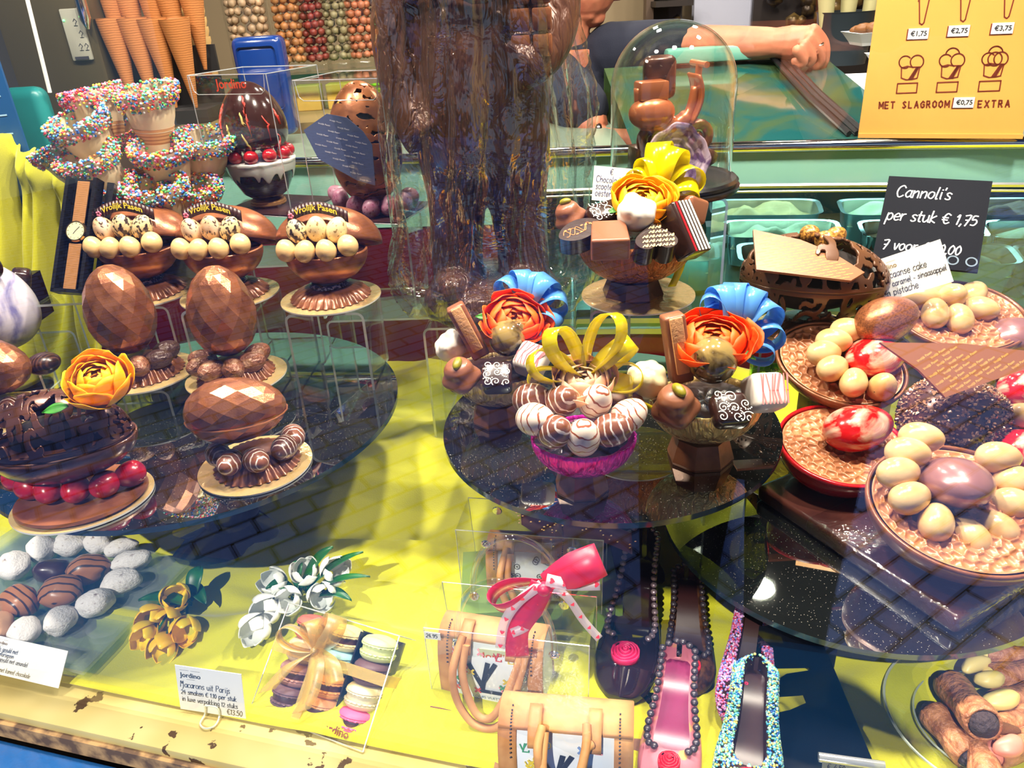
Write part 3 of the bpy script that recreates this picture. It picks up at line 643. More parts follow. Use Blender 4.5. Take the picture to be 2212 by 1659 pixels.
# ---------------------------------------------------------------- back of the shop
b = MB(); b.box((-.75, 2.5, .62), (1.3, .5, 1.24)); b.box((-.75, 2.46, 1.255), (1.33, .62, .03)); o = b.build('back_counter', pm('counter_wood', lin((150, 128, 80)), .5)); tag(o, 'low wooden back counter below the glass jar shelf', 'counter')
shg = clear('shelf_glass', (.7, .9, .82), .08, .02)
t = thing('glass_shelf', 'green-edged glass shelf carrying the jars of sweets', 'shelf', (-.35, 2.45, 1.37))
b = MB(); b.box((-.03, .05, 0), (1.10, .34, .010)); b.build('pane', shg, t, 0)
b = MB(); b.box((-.03, -.121, 0), (1.10, .002, .011)); b.build('edge', pm('dark_green_glass_edge', lin((20, 60, 46)), .1, coat=.5), t, 0)
for x in (-.52, .22): b = MB(); b.box((x, .05, -.06), (.02, .3, .11)); b.build('bracket', alu, t, 0)
jarg = clear('jar_glass', (.97, .97, .96), .06, .02, k=1.4)
sw = [((202, 170, 138), 'cream'), ((190, 128, 76), 'amber'), ((140, 52, 44), 'red brown'), ((150, 140, 104), 'olive'), ((196, 118, 84), 'orange'), ((88, 80, 92), 'dark grey'), ((196, 24, 40), 'bright red')]
jl = ['next to the wafer cup stack', 'second from the wafer cups', 'third from the wafer cups', 'fourth from the wafer cups', 'fifth from the wafer cups', 'sixth from the wafer cups', 'end jar beside the wrapped figure']
for i, (u, w) in enumerate(((548, .062), (632, .045), (684, .040), (732, .042), (782, .044), (828, .036), (862, .03))):
    P = B(u, 118 - 6 * i, 2.42 + .012 * i); P.z = 1.376
    t = thing('candy_jar', 'glass jar of %s sugared balls, %s' % (sw[i][1], jl[i]), 'jar', P, 'glass jars of sweets on the shelf')
    b = MB(); b.lathe([(0, 0), (w, 0), (w, .012), (w - .003, .018), (w, .03), (w, .24), (w - .012, .26), (w - .012, .28)], 32); b.build('glass', jarg, t, 40)
    rb = .0125; b = MB()
    for lz in range(11):
        n = int(2 * math.pi * (w - rb - .003) / (2 * rb * 1.02))
        for j in range(n):
            a = 2 * math.pi * (j + .5 * (lz % 2) + rnd.uniform(-.15, .15)) / n
            r_ = w - rb - .004
            b.ball((r_ * math.cos(a), r_ * math.sin(a), .022 + rb + lz * rb * 1.75 + rnd.uniform(-.002, .002)), rb * rnd.uniform(.88, 1.04), 1, None, 0)
    tag(b.build('sweets', pm('sweets_%d' % i, lin(sw[i][0]), .45, mix=(tuple(c * .6 for c in lin(sw[i][0])), 40, .4, .65)), t, 180), kind='stuff')
b = MB()
# wafer cups stacked
P = B(452, 190, 2.1); t = thing('wafer_cup_stack', 'stack of pale wafer cups beside the tall waffle cones', 'wafer cups', P)
b = MB()
for i in range(9): b.lathe([(.02, i * .022), (.026, i * .022 + .03), (.029, i * .022 + .03), (.029, i * .022 + .02), (.022, i * .022)], 24)
b.build('cup', pm('wafer_cup', lin((206, 168, 110)), .6), t, 50)
b = MB(); b.lathe([(.019, .17), (.024, .20), (.026, .36), (.0, .36)], 20); b.build('paper_sleeve', pm('cyan_sleeve', lin((170, 226, 236)), .5), t, 50)
# tall waffle cones in a holder
b = MB(); b.box((0, 0, -.015), (.26, .14, .03)); b.box((0, .075, .05), (.26, .01, .16)); P = B(350, 235, 1.95); hold = b.build('cone_holder', blackm, None, 0, P); tag(hold, 'dark holder carrying the rows of tall waffle cones', 'cone holder')
wl_ = ['tall waffle cone, %s from the steel machine in the %s row of the holder' % (o_, r_) for r_ in ('lower', 'upper') for o_ in ('first', 'second', 'third', 'fourth', 'fifth')]
k = 0
wafdark = striped('waffle_brown', lin((190, 122, 66)), lin((150, 90, 44)), 64, .4, .95, 2, .6, 'Z', .1, 3)
for r_ in range(2):
    for i in range(5 if r_ else 4):
        u = (272 + 43 * i) if r_ else (292 + 44 * i)
        Q = B(u, 232 if not r_ else 150, 1.92 + .05 * r_)
        b = MB(); b.lathe([(.004, 0), (.030, .17), (.033, .19), (.030, .19), (.003, .03), (0, .03)], 28)
        o = b.build('waffle_cone', wafdark, None, 60, Q); o.rotation_euler = (math.radians(rnd.uniform(-3, 3)), math.radians(rnd.uniform(-4, 4)), rnd.uniform(0, 6)); tag(o, wl_[k if not r_ else 5 + i], 'waffle cone', 'tall waffle cones in the holder'); k += 1
# soft-ice machine
P0 = B(70, 290, 1.90); P1 = B(268, 290, 1.90); w = P1.x - P0.x
t = thing('soft_ice_machine', 'stainless steel soft ice machine with grey control panel', 'ice machine', (P0.x, 1.90, 1.242))
b = MB(); b.box((w / 2, .2, .28), (w, .4, .56), None, .01); b.build('housing', steel, t)
b = MB(); b.box((w * .80, -.004, .275), (.046, .008, .105), None, .003); b.box((w * .80, -.009, .228), (.030, .002, .006), None, 0, 2, 1)
cp = b.build('control_panel', [pm('panel_grey', lin((150, 150, 138)), .4), ink], t, 30)
b = MB()
for x, z in ((.81, .302), (.84, .278), (.80, .252), (.86, .252)): b.stroke([[(w * x, z), (w * x + .004, z + .005), (w * x + .008, z), (w * x + .004, z - .005), (w * x + .004, z - .009), (w * x, z - .009), (w * x + .008, z - .009)]], .0012)
b.warp(lambda v: V(v.x, -.0085, v.y)); b.build('symbol', ink, cp, 0)
b = MB(); b.ball((w * .72, -.009, .305), .0022, 2); b.build('indicator_light', pm('green_led', (.05, .9, .1), .4, emit=(.1, 1, .2), es=6), cp)
b = MB(); b.lathe([(.012, .345), (.012, .305), (.004, .285), (.0, .285)], 16, T(w * .97, -.02, 0)); b.build('spout', chrome, t)
P = B(40, 330, 1.6)
b = MB(); b.box((-.22, 0, .25), (.5, .006, .7)); o = b.build('blue_banner', pm('banner_blue', lin((16, 74, 128)), .4), None, 0, (P.x - .02, 1.62, 1.0)); tag(o, 'dark blue banner with pale lines hanging at the edge of the drape', 'banner')
b = MB()
for i in range(6):
    b = MB(); b.stroke([[(-.06, .16 + .035 * i), (.012, .163 + .035 * i)]], .003); b.warp(lambda v: V(v.x, -.004, v.y + .12)); b.build('printed_line', pm('pale_print', lin((150, 190, 220)), .5), o, 0)
b = MB(); b.stroke([[(.012, .10), (.02, .118), (.028, .10), (.02, .085), (.012, .10)], [(-.012, .10), (-.004, .118), (.004, .10), (-.004, .085), (-.012, .10)]], .003)
b.warp(lambda v: V(v.x, -.004, v.y + .12)); b.build('digits', pm('pale_print', lin((150, 190, 220)), .5), o, 0)
b = MB(); b.box((0, 0, 0), (.09, .05, .16), None, .022, 4); o = b.build('teal_bottle', pm('teal_plastic', lin((20, 120, 120)), .35), None, 50, B(75, 275, 1.72)); tag(o, 'rounded teal plastic bottle between the banner and sprinkled cones', 'bottle')
b = MB(); b.tube([B(52, -30, 1.7), B(108, 200, 1.7)], .004, 6); o = b.build('white_rod', white); tag(o, 'thin white rod in front of the steel ice machine', 'rod')
# blue plastic bin, boxes, leaves on the back counter
P = B(590, 262, 1.98); b = MB(); b.box((0, 0, .09), (.115, .07, .22), None, .016, 3); b.box((0, -.034, .11), (.09, .006, .14), None, .01, 3)
o = b.build('blue_bin', pm('blue_plastic', lin((14, 50, 120)), .2, coat=.4), None, 50, (P.x, P.y, P.z - .01)); tag(o, 'dark blue plastic bin behind the boxed cherry egg', 'bin')
for u, v, sx, l in ((660, 150, .07, 'small yellow box under the jar shelf behind the blue bin'), (735, 150, .09, 'wider yellow paper box under the jar shelf')):
    P = B(u, v, 2.42); P.z = 1.27; b = MB(); b.box((0, 0, .035), (sx, .06, .07), None, .003); o = b.build('paper_box', pm('yellow_paper', lin((206, 170, 70)), .6), None, 0, P); tag(o, l, 'box')
for u, l in ((800, 'lime green leaf sprig under the jar shelf, nearer the yellow boxes'), (842, 'lime green leaf sprig under the jar shelf, nearer the wrapped figure')):
    P = B(u, 150, 2.38); P.z = 1.27; b = MB()
    for a in range(6): b.ball((.018 * math.cos(a), .012 * math.sin(a), .05 + .012 * math.sin(a * 2)), .014, 2, None, 0, (1.2, .5, .35))
    b.tube([(0, 0, 0), (0, 0, .05)], .003, 6)
    o = b.build('leaf_sprig', pm('lime_leaf', lin((150, 196, 20)), .5), None, 180, P); tag(o, l, 'leaves')
# far right: light door, dark shelves, grey pot of cups
b = MB(); P0 = B(1497, 75, 3.4); P1 = B(1668, 70, 3.4); b.box(((P0.x + P1.x) / 2, 3.42, 1.2), (P1.x - P0.x, .04, 1.9)); struct('door_1', b, pm('door_white', lin((190, 194, 216)), .4))
b = MB(); b.box((P1.x + .02, 3.40, 1.2), (.04, .06, 1.9)); b.box((B(1400, 60, 3.4).x, 3.40, 1.2), (.03, .06, 1.9)); struct('trim_4', b, pm('door_frame_brown', lin((90, 72, 60)), .5))
P0 = B(1412, 60, 3.3); P1 = B(1492, 60, 3.3)
t = thing('wall_shelf', 'dark wall shelf with green and gold goods beside the white door', 'shelf', (P0.x, 3.35, 1.0))
b = MB(); w = P1.x - P0.x; b.box((w / 2, .12, .3), (w, .02, 1.1)); b.box((w / 2, .02, .475), (w, .2, .02)); b.box((w / 2, .02, .2), (w, .2, .02)); b.build('rack', pm('shelf_dark', lin((40, 32, 30)), .5), t, 0)
b = MB()
for i in range(16): b.ball((rnd.uniform(.02, w - .02), rnd.uniform(-.05, .06), .21 + rnd.uniform(.02, .22)), rnd.uniform(.015, .03), 1)
tag(b.build('goods', pm('gold_goods', lin((120, 96, 50)), .35, .4, mix=(lin((50, 36, 20)), 20, .4, .6)), t, 50), kind='stuff')
b = MB(); b.ball((w * .4, 0, .55), .05, 2, None, 0, (1, .8, 1)); b.build('green_goods', pm('green_goods', lin((60, 120, 40)), .5), t)
P0 = B(1675, 60, 3.2); P1 = B(1790, 60, 3.2); w = P1.x - P0.x
t = thing('wall_shelf', 'dark cluttered wall shelf above the reaching hand', 'shelf', (P0.x, 3.25, 1.0))
b = MB(); b.box((w, .12, .3), (w * 2.4, .02, 1.1)); b.box((w, .02, .33), (w * 2.3, .2, .02)); b.build('rack', pm('shelf_dark', lin((40, 32, 30)), .5), t, 0)
b = MB()
for i in range(26): b.ball((rnd.uniform(0, w * 1.9), rnd.uniform(-.05, .06), .36 + rnd.uniform(0, .16)), rnd.uniform(.015, .04), 1)
tag(b.build('goods', pm('gold_goods', lin((120, 96, 50)), .35, .4), t, 50), kind='stuff')
P = B(1817, 118, 2.5); P.z = 1.30
t = thing('grey_pot', 'round dark grey pot behind the food trays', 'pot', P)
b = MB(); b.lathe([(0, 0), (.07, 0), (.082, .14), (.086, .145), (.080, .145), (.07, .02), (0, .02)], 32); b.build('pot', pm('grey_plastic', lin((52, 62, 70)), .3), t)
for i, (dx, l) in enumerate(((-.05, 'pale cup upside down in the grey pot, nearest the hand'), (.0, 'pale cup upside down in the middle of the grey pot'), (.05, 'pale cup upside down in the grey pot, nearest the menu board'))):
    b = MB(); b.lathe([(.018, .10), (.030, .26), (.032, .26), (.028, .2), (.0, .2)], 20); o = b.build('paper_cup', pm('pale_cup', lin((196, 190, 140)), .5), None, 50, P + V(dx, -.01, .0)); o.rotation_euler[1] = dx * 2; tag(o, l, 'cup', 'pale cups in the grey pot')
# ---------------------------------------------------------------- the shop assistant
skin = pm('skin', lin((196, 124, 94)), .5, sss=.1, mix=(lin((176, 98, 76)), 18, .4, .7), bump=(90, .25, 4, .002))
def limb(b, pts, rad, n=14): b.tube(smooth_line(pts, 4), [x for i in range(len(rad) - 1) for x in [rad[i] + (rad[i + 1] - rad[i]) * j / 4 for j in range(4)]] + [rad[-1]], n); b.ball(pts[0], rad[0], 2); b.ball(pts[-1], rad[-1], 2)
def remesh(o, vs, it=4):
    m = o.modifiers.new('fuse', 'REMESH'); m.mode = 'VOXEL'; m.voxel_size = vs; m.use_smooth_shade = True
    s = o.modifiers.new('soft', 'SMOOTH'); s.iterations = it; s.factor = .5; return o
pers = thing('person', 'person in a navy sweater leaning and reaching across the counter, lips closed', 'person', (.25, 2.25, 0))
O = Vector(pers.location)
def L_(p): return Vector(p) - O
chin = B(1306, 52, 2.2)
b = MB()
hc = chin + V(-.055, .02, .115)          # head centre, face turned to +x
b.ball(L_(hc), .1, 3, None, 0, (.98, .76, 1.15)); b.ball(L_(hc + V(-.01, 0, .04)), .095, 3, None, 0, (1, .82, 1))
b.ball(L_(chin + V(-.028, .02, .018)), .034, 2, None, 0, (1.0, 1.0, .8)); b.ball(L_(chin + V(-.05, .02, .04)), .052, 2, None, 0, (.95, 1.0, .9))
b.tube([L_(hc + V(.085, 0, .035)), L_(hc + V(.112, 0, -.012)), L_(hc + V(.1, 0, -.022))], [.010, .015, .011], 8)      # nose
b.tube([L_(hc + V(.070, -.024, -.052)), L_(hc + V(.094, 0, -.050)), L_(hc + V(.070, .024, -.052))], .0085, 8)           # lips
for sy_ in (-1, 1):
    b.ball(L_(hc + V(.072, sy_ * .032, .028)), .014, 2); b.ball(L_(hc + V(.05, sy_ * .045, -.02)), .032, 2)
    b.ball(L_(hc + V(-.015, sy_ * .078, -.005)), .03, 2, None, 0, (.6, .35, 1))
limb(b, [L_(hc + V(-.03, .01, -.06)), L_(hc + V(-.05, .02, -.20))], [.058, .062])
sh = B(1320, 118, 2.22); el = B(1440, 100, 2.2); wr = B(1675, 92, 2.02); kn = B(1755, 72, 1.985)
b.tube([L_(hc + V(-.05, .02, -.16)), L_(hc + V(-.06, .04, -.32)), L_(hc + V(-.1, .06, -.75))], [.09, .14, .15], 20)
limb(b, [L_(sh), L_(el), L_(wr.lerp(el, .45)), L_(wr)], [.06, .052, .045, .034])
# hand: palm bent down from the wrist, four curled fingers and a thumb
pal = B(1712, 92, 2.0)
limb(b, [L_(wr), L_(pal), L_(kn + V(-.01, 0, -.01))], [.034, .040, .030])
fing = [[(1758, 62), (1781, 92), (1783, 128), (1772, 152)], [(1750, 80), (1771, 108), (1774, 132), (1762, 146)], [(1738, 96), (1754, 122), (1750, 136), (1738, 132)], [(1722, 108), (1736, 130), (1728, 140), (1716, 132)]]
for i, F_ in enumerate(fing):
    pts = [L_(B(u, v, 1.97 - .012 * i + .008 * j)) for j, (u, v) in enumerate(F_)]
    limb(b, pts, [.0125, .0115, .0105, .009], 10)
limb(b, [L_(pal + V(.0, -.01, -.02)), L_(B(1742, 118, 1.99)), L_(B(1760, 146, 2.0))], [.016, .012, .010], 10)
# second arm, lower, resting on the worktop
limb(b, [L_(hc + V(-.1, -.05, -.28)), L_(B(1262, 250, 2.0)), L_(B(1290, 305, 1.95)), L_(B(1375, 310, 1.85))], [.06, .05, .04, .032])
remesh(b.build('body', skin, pers, 180), .0036, 2)
navy = pm('navy_wool', lin((16, 22, 42)), .9, bump=(300, .3))
b = MB()
limb(b, [L_(sh), L_(el), L_(B(1482, 98, 2.18))], [.082, .066, .062], 18)
b.tube([L_(hc + V(-.055, .03, -.145)), L_(hc + V(-.05, .05, -.22)), L_(hc + V(-.05, .06, -.34)), L_(hc + V(-.1, .06, -.80))], [.085, .135, .16, .165], 24)
limb(b, [L_(hc + V(-.1, -.05, -.24)), L_(B(1256, 235, 2.0))], [.09, .07], 16)
remesh(b.build('sweater', navy, pers, 180), .007, 4)
b = MB(); b.tube([L_(hc + V(.068, -.026, -.055)), L_(hc + V(.096, 0, -.055)), L_(hc + V(.068, .026, -.055))], .0075, 8); b.build('lips', pm('lips', lin((190, 60, 70)), .4), pers)
b = MB(); b.ball(L_(hc + V(-.03, 0, .06)), .105, 3, None, 0, (.95, .95, .9)); b.build('hair', pm('grey_hair', lin((150, 140, 130)), .6, bump=(60, .6)), pers, 180)
for nm, (u, v) in (('ring', (1765, 97)), ('ring', (1741, 122))):
    b = MB(); P = L_(B(u, v, 1.968)); b.tube([P + V(.0135 * math.cos(a * .5236), .0135 * math.sin(a * .5236), .004 * math.cos(a * .5236)) for a in range(12)], .003, 6, closed=True); b.build(nm, pm('silver_ring', (.9, .88, .82), .15, 1), pers)
b = MB(); P = L_(B(1291, 306, 1.95)); b.tube([P + V(.012 * math.sin(a * .449) * 0, .040 * math.cos(a * .449), .040 * math.sin(a * .449)) for a in range(14)], .009, 8, closed=True); b.build('wristband', black, pers)
# ---------------------------------------------------------------- sprinkled cones in a pot
SPR = [lin(c) for c in ((214, 40, 60), (226, 110, 50), (236, 206, 60), (70, 170, 80), (50, 110, 200), (232, 226, 220), (226, 110, 150), (90, 190, 190))]
sprm = pm('nonpareils', (1, 1, 1), .35, vcol=True, coat=.2)
whitechoc = pm('white_chocolate', lin((226, 206, 168)), .4, bump=(50, .3))
def cone_thing(P, tilt, label, seed, pal, s=1.0, cut=.25):
    rn = random.Random(seed)
    t = thing('sprinkled_cone', label, 'ice cream cone', P, 'sprinkled waffle cones in the pot', (tilt[0], tilt[1], rn.uniform(0, 360)))
    t.scale = (s * 1.3, s * 1.3, s * 1.22)
    R = .037; hh = .115
    rim = lambda a: 1 + cut * .5 * math.cos(a)            # slanted mouth
    b = MB(); b.lathe([(.006, 0), (.020, .040), (.0275, .065), (.0275 - .003, .065), (.004, .004), (0, .004)], 36); b.build('waffle', waffle, t, 50)
    def fn(a, k):
        an = 2 * math.pi * a; z1 = .065 + (hh - .065) * rim(an); z = .06 + (z1 - .06) * k
        r = (.0262 + (R - .0262) * (z - .06) / .055) * (1 + .02 * math.sin(k * 30)); return (r * math.cos(an), r * math.sin(an), z)
    b = MB(); b.grid(fn, 36, 8, None, 0, True)
    def fi(a, k):
        an = 2 * math.pi * a; z1 = .065 + (hh - .065) * rim(an); z = .03 + (z1 - .03) * (1 - k)
        r = max(.004, (.0242 + (R - .0262) * (z - .06) / .055)); return (r * math.cos(an), r * math.sin(an), z)
    b.grid(fi, 36, 6, None, 0, True); b.build('white_dip', whitechoc, t, 180)
    b = MB()
    for i in range(820):
        a = rn.uniform(0, 2 * math.pi); z1 = .065 + (hh - .065) * rim(a); q = rn.random()
        if q < .62: d = rn.uniform(-.004, .021); z = z1 - d; r = R + .0022 + .0035 * (1 - abs(d - .008) / .02) - d * .16 + rn.uniform(-.001, .001)
        elif q < .8: z = z1 + rn.uniform(.001, .004); r = R - rn.uniform(-.002, .008)
        else: d = rn.uniform(0, .03); z = z1 - d; r = R - .006 - d * .3 + rn.uniform(-.001, .001)
        b.ball((r * math.cos(a), r * math.sin(a), z), rn.uniform(.0017, .0023), 1, None, 0, (1, 1, 1), rn.choice(pal))
    tag(b.build('sprinkles', sprm, t, 180), kind='stuff'); return t
PINK = SPR + [SPR[0], SPR[6], SPR[6], SPR[0]]
BLUE = SPR + [SPR[4], SPR[5], SPR[7]]
pc = B(340, 462, 1.42)
t = thing('grey_pot', 'round olive grey pot holding the sprinkled waffle cones', 'pot', (pc.x, pc.y, 1.115))
b = MB(); b.lathe([(0, 0), (.085, 0), (.096, pc.z - 1.115), (.099, pc.z - 1.113), (.093, pc.z - 1.116), (.08, .02), (0, .02)], 48); b.build('pot', pm('olive_pot', lin((92, 92, 78)), .35), t)
# (u, v of the mouth centre, depth, tilt, label)
CN = [(196, 200, 1.47, (8, -10), 'sprinkled cone with the pinkest sprinkles, highest of the side near the steel machine', PINK),
      (316, 200, 1.44, (-4, 4), 'sprinkled cone standing highest beside the boxed cherry egg', SPR),
      (164, 262, 1.40, (-26, -10), 'sprinkled cone tipped towards the window just below the pinkest cone', BLUE),
      (256, 290, 1.47, (-4, -2), 'sprinkled cone half hidden between the two upper stacks', PINK),
      (346, 318, 1.40, (-24, 3), 'sprinkled cone in the middle of the stack below the highest cone', SPR),
      (442, 300, 1.46, (-8, 16), 'sprinkled cone behind the clear plastic of the boxed cherry egg, upper one', BLUE),
      (186, 338, 1.37, (-24, -12), 'sprinkled cone on the watch side, third from the top', SPR),
      (232, 408, 1.36, (-20, -14), 'sprinkled cone in the lowest row next to the watch', SPR),
      (336, 404, 1.345, (-20, 0), 'sprinkled cone in the middle of the lowest row above the egg cups', BLUE),
      (412, 402, 1.39, (-16, 14), 'sprinkled cone in the lowest row beside the boxed cherry egg', SPR),
      (130, 318, 1.43, (-10, -24), 'sprinkled cone at the drape edge, half behind the third cone', BLUE)]
for i, (u, v, y, tl, lb, pal) in enumerate(CN):
    P = B(u, v, y); R_ = Euler((math.radians(tl[0] * -1), math.radians(tl[1]), 0)).to_matrix()
    base = P - R_ @ Vector((0, 0, .136))
    c = cone_thing(base, (tl[0] * -1, tl[1]), lb, i + 3, pal)
    c.rotation_euler = (R_.to_4x4() @ RZ([100, 40, -90, 60, -80, 20, -100, -95, -85, -60, -120][i])).to_euler()
# ---------------------------------------------------------------- watch in its box
BLc = B(117, 632, 1.20); BRc = B(205, 638, 1.19); TLc = B(160, 385, 1.30)
Mw, W, H = frame(BLc, BRc, TLc)
t = thing('watch_box', 'open black watch box leaning in front of the yellow drape', 'box'); t.matrix_world = Mw
b = MB(); b.box((W * .38, H / 2, -.008), (W * .76, H, .006)); b.box((.003, H / 2, .0), (.006, H, .02)); b.box((W * .76 - .003, H / 2, .0), (.006, H, .02)); b.box((W * .38, .003, .0), (W * .76, .006, .02)); b.build('tray', black, t, 0)
b = MB(); b.box((W * .92, H / 2, -.006), (W * .16, H, .014), RY(12)); b.build('lid', black, t, 0)
t = thing('wristwatch', 'gold wristwatch with cream dial and mesh strap lying in the black box', 'watch'); t.matrix_world = Mw @ T(W * .40, H * .5, .002)
mesh_m = striped('mesh_strap', lin((170, 122, 76)), lin((96, 62, 36)), 200, .4, .7, 0, .35, 'Y', 0)
b = MB(); sw_ = W * .15
for s0, s1 in ((.014, H * .47), (-H * .48, -.014)): b.box((0, (s0 + s1) / 2, .002), (sw_ * 2, s1 - s0, .002), None, .0005)
b.build('strap', mesh_m, t, 0)
b = MB(); b.lathe([(0, .001), (.0165, .001), (.018, .004), (.0165, .007), (.0150, .0072)], 40, T(0, .006, 0)); b.box((.018, .006, .004), (.004, .004, .003)); b.build('case', pm('gold_case', (.75, .5, .25), .2, 1), t)
b = MB(); b.disc(.0152, .006, .0066, 40, T(0, .006, 0)); d_ = b.build('dial', pm('cream_dial', lin((196, 190, 150)), .4), t)
b = MB(); b.stroke([[(0, .006), (.006, .013)], [(0, .006), (-.003, .001)]], .0012, None, 0, .0069)
for i in range(12):
    a = i * math.pi / 6; b.stroke([[(.0118 * math.cos(a), .006 + .0118 * math.sin(a)), (.0135 * math.cos(a), .006 + .0135 * math.sin(a))]], .0008, None, 0, .0069)
b.build('hands', ink, d_, 0)
# ---------------------------------------------------------------- candy eggs: one unit egg per coating, copied
_eggs = {}
def candy_egg(P, L, W, m, label, group, rot=(0, 90, 0), name='candy_egg', cat='candy egg', D=None, k=.10):
    key = (m.name, k)
    if key not in _eggs: _eggs[key] = MB().egg(1, 1, k, 28, 18).mesh('candy_egg', m, 180)
    o = bpy.data.objects.new(name, _eggs[key]); C.objects.link(o)
    o.scale = (W, D or W, L); o.location = P; o.rotation_euler = [math.radians(a) for a in rot]
    return tag(o, label, cat, group)
def gold_board(P, r, label, m=None):
    b = MB(); b.disc(r, 0, .0022, 72, None, 0, 1); o = b.build('gold_board', [m or gold, boardrim], None, 30, P); return tag(o, label, 'cake board', 'round gold cake boards')
def saucer(b, r0, r1, h, z=0, n=30):      # fluted foot, wide below
    fl = lambda a, k, r: r * (1 + (.02 * math.cos(n * a) if k < 4 else 0)) + (.0012 * math.cos(n * a) if 0 < k < 5 else 0)
    b.lathe([(r0, z), (r0 + .001, z + .002), (r0 - .004, z + .006), (r0 * .75 + r1 * .25, z + h * .5), (r0 * .5 + r1 * .5, z + h * .72), (r1, z + h), (0, z + h)], n * 6, None, 0, fl)
ordn = ('first', 'second', 'third', 'fourth', 'fifth', 'sixth', 'seventh', 'eighth', 'ninth', 'tenth')
banm = pm('dark_banner', lin((52, 26, 24)), .35); yel_print = pm('yellow_print', lin((236, 206, 60)), .5); pink_print = pm('pink_print', lin((226, 120, 150)), .5)
def egg_cup(P, nm, qm, s=1.0):
    t = thing('chocolate_egg_cup', 'milk chocolate egg cup with raised lid and banner, ' + nm, 'chocolate egg cup', P, 'chocolate egg cups with candy eggs', (0, 0, -3)); t.scale = (s, s, s)
    b = MB(); saucer(b, .062, .034, .020); b.build('saucer', milk, t, 50)
    b = MB(); b.lathe([(.030, .019), (.032, .0215), (.030, .024), (.026, .026)], 48); b.build('collar', pm('patterned_collar', lin((190, 184, 196)), .3, mix=(lin((40, 30, 50)), 260, .42, .5)), t)
    b = MB()
    def bowl(a, k):
        an = 2 * math.pi * a; ph = math.pi / 2 * k; r = math.sin(ph)
        q = 1 + .10 * math.cos(an)
        return (.066 * r * math.cos(an) * q ** .5, .050 * r * math.sin(an) * q, .076 - .053 * math.cos(ph) * (1 if k < 1 else 0))
    b.grid(bowl, 48, 16, None, 0, True)
    b.grid(lambda a, k: (.066 * (1 - .06 * k) * math.cos(2 * math.pi * a) * (1 + .10 * math.cos(2 * math.pi * a)) ** .5, .050 * (1 - .06 * k) * math.sin(2 * math.pi * a) * (1 + .10 * math.cos(2 * math.pi * a)), .076 + .002 * math.sin(k * math.pi)), 48, 4, None, 0, True)
    b.build('bowl', bronze, t, 60)
    b = MB(); b.grid(lambda a, k: (.064 * k * math.cos(2 * math.pi * a), .047 * k * math.sin(2 * math.pi * a), .0745 + .003 * mnoise.noise((40 * k * math.cos(2 * math.pi * a), 40 * k * math.sin(2 * math.pi * a), 0))), 48, 10, None, 0, True); b.build('filling', darkc, t, 180)
    b = MB()
    def lid(a, k):
        an = 2 * math.pi * a; ph = math.pi / 2 * k; r = math.sin(ph)
        return (.083 * r * math.cos(an), .056 * r * math.sin(an), .055 * math.cos(ph))
    b.grid(lid, 48, 16, None, 0, True)
    o = b.build('lid', bronze, t, 180, None, T(0, .040, .078) @ RX(-24) @ RY(3)); solid(o, .003, -1)
    # banner arching over the eggs
    b = MB(); P2 = [(-.047 + .094 * i / 16, -.002, .118 + .018 * math.sin(math.pi * (i / 16) * .9 + .25)) for i in range(17)]
    for i in range(16):
        p, q = P2[i], P2[i + 1]
        b.add([(p[0], -.002, p[2]), (q[0], -.002, q[2]), (q[0], .002, q[2] + .017), (p[0], .002, p[2] + .017)], [(0, 1, 2, 3)])
    o = solid(b.build('banner', banm, t, 180), .0025)
    b = MB(); printed(b, 'Vrolijk Pasen', .0125, T(-.034, .0042, 0), 0, 'LEFT', .02)
    b.warp(lambda v: V(v.x, -.0042 + (v.y * .12), .1195 + .018 * math.sin(math.pi * ((v.x + .047) / .094) * .9 + .25) + v.y)); b.build('lettering', yel_print, o, 0)
    b = MB()
    for a in range(5): b.ball((-.040 + .003 * math.cos(a * 1.257), -.0045, .134 + .003 * math.sin(a * 1.257)), .0022, 1, None, 0, (1, .3, 1))
    b.build('flower_print', pink_print, o, 180)
    Mt = Matrix.LocRotScale(Vector(P), Euler((0, 0, math.radians(-3))), Vector((s, s, s)))
    for i in range(3):
        candy_egg(Mt @ V(-.031 + .031 * i, -.016, .1125 + (.003 if i == 1 else 0)), .042 * s, .032 * s, qm[i], 'speckled egg, %s of the upper three, egg cup %s' % (ordn[i] + ' from the watch', nm), 'speckled eggs on the egg cups', (14 + 4 * i, -12 + 9 * i, 30 * i))
    for i in range(4):
        candy_egg(Mt @ V(-.048 + .032 * i, -.038 + (.006 if i in (0, 3) else -.003), .0885 + (.004 if i == 3 else 0)), .0355 * s, .0315 * s, tan, 'tan egg, %s from the watch in the lower row, egg cup %s' % (ordn[i], nm), 'tan eggs on the egg cups', ((10, 16, -8, 4)[i], (-8, 10, -12, 60)[i], 40 * i))
CUPS = [(318, 632, 1.125, 'beside the watch box', (quail, quaild, quaild), 1.02), (498, 636, 1.125, 'between its two twins', (quail, quail, quaild), 1.0), (716, 643, 1.125, 'nearest the wrapped figure', (quaild, quaill, quaill), 1.0)]
for i, (u, v, z, nm, qm, s) in enumerate(CUPS):
    P = A(u, v, z)
    riser(0, 0, z, .125, .12, z - DZ, 'clear acrylic riser under the egg cup ' + nm, -4, P + V(0, -.07, 0))
    gold_board(P, .080, 'gold cake board under the egg cup ' + nm)
    egg_cup(P + V(0, 0, .0025), nm, qm, s)
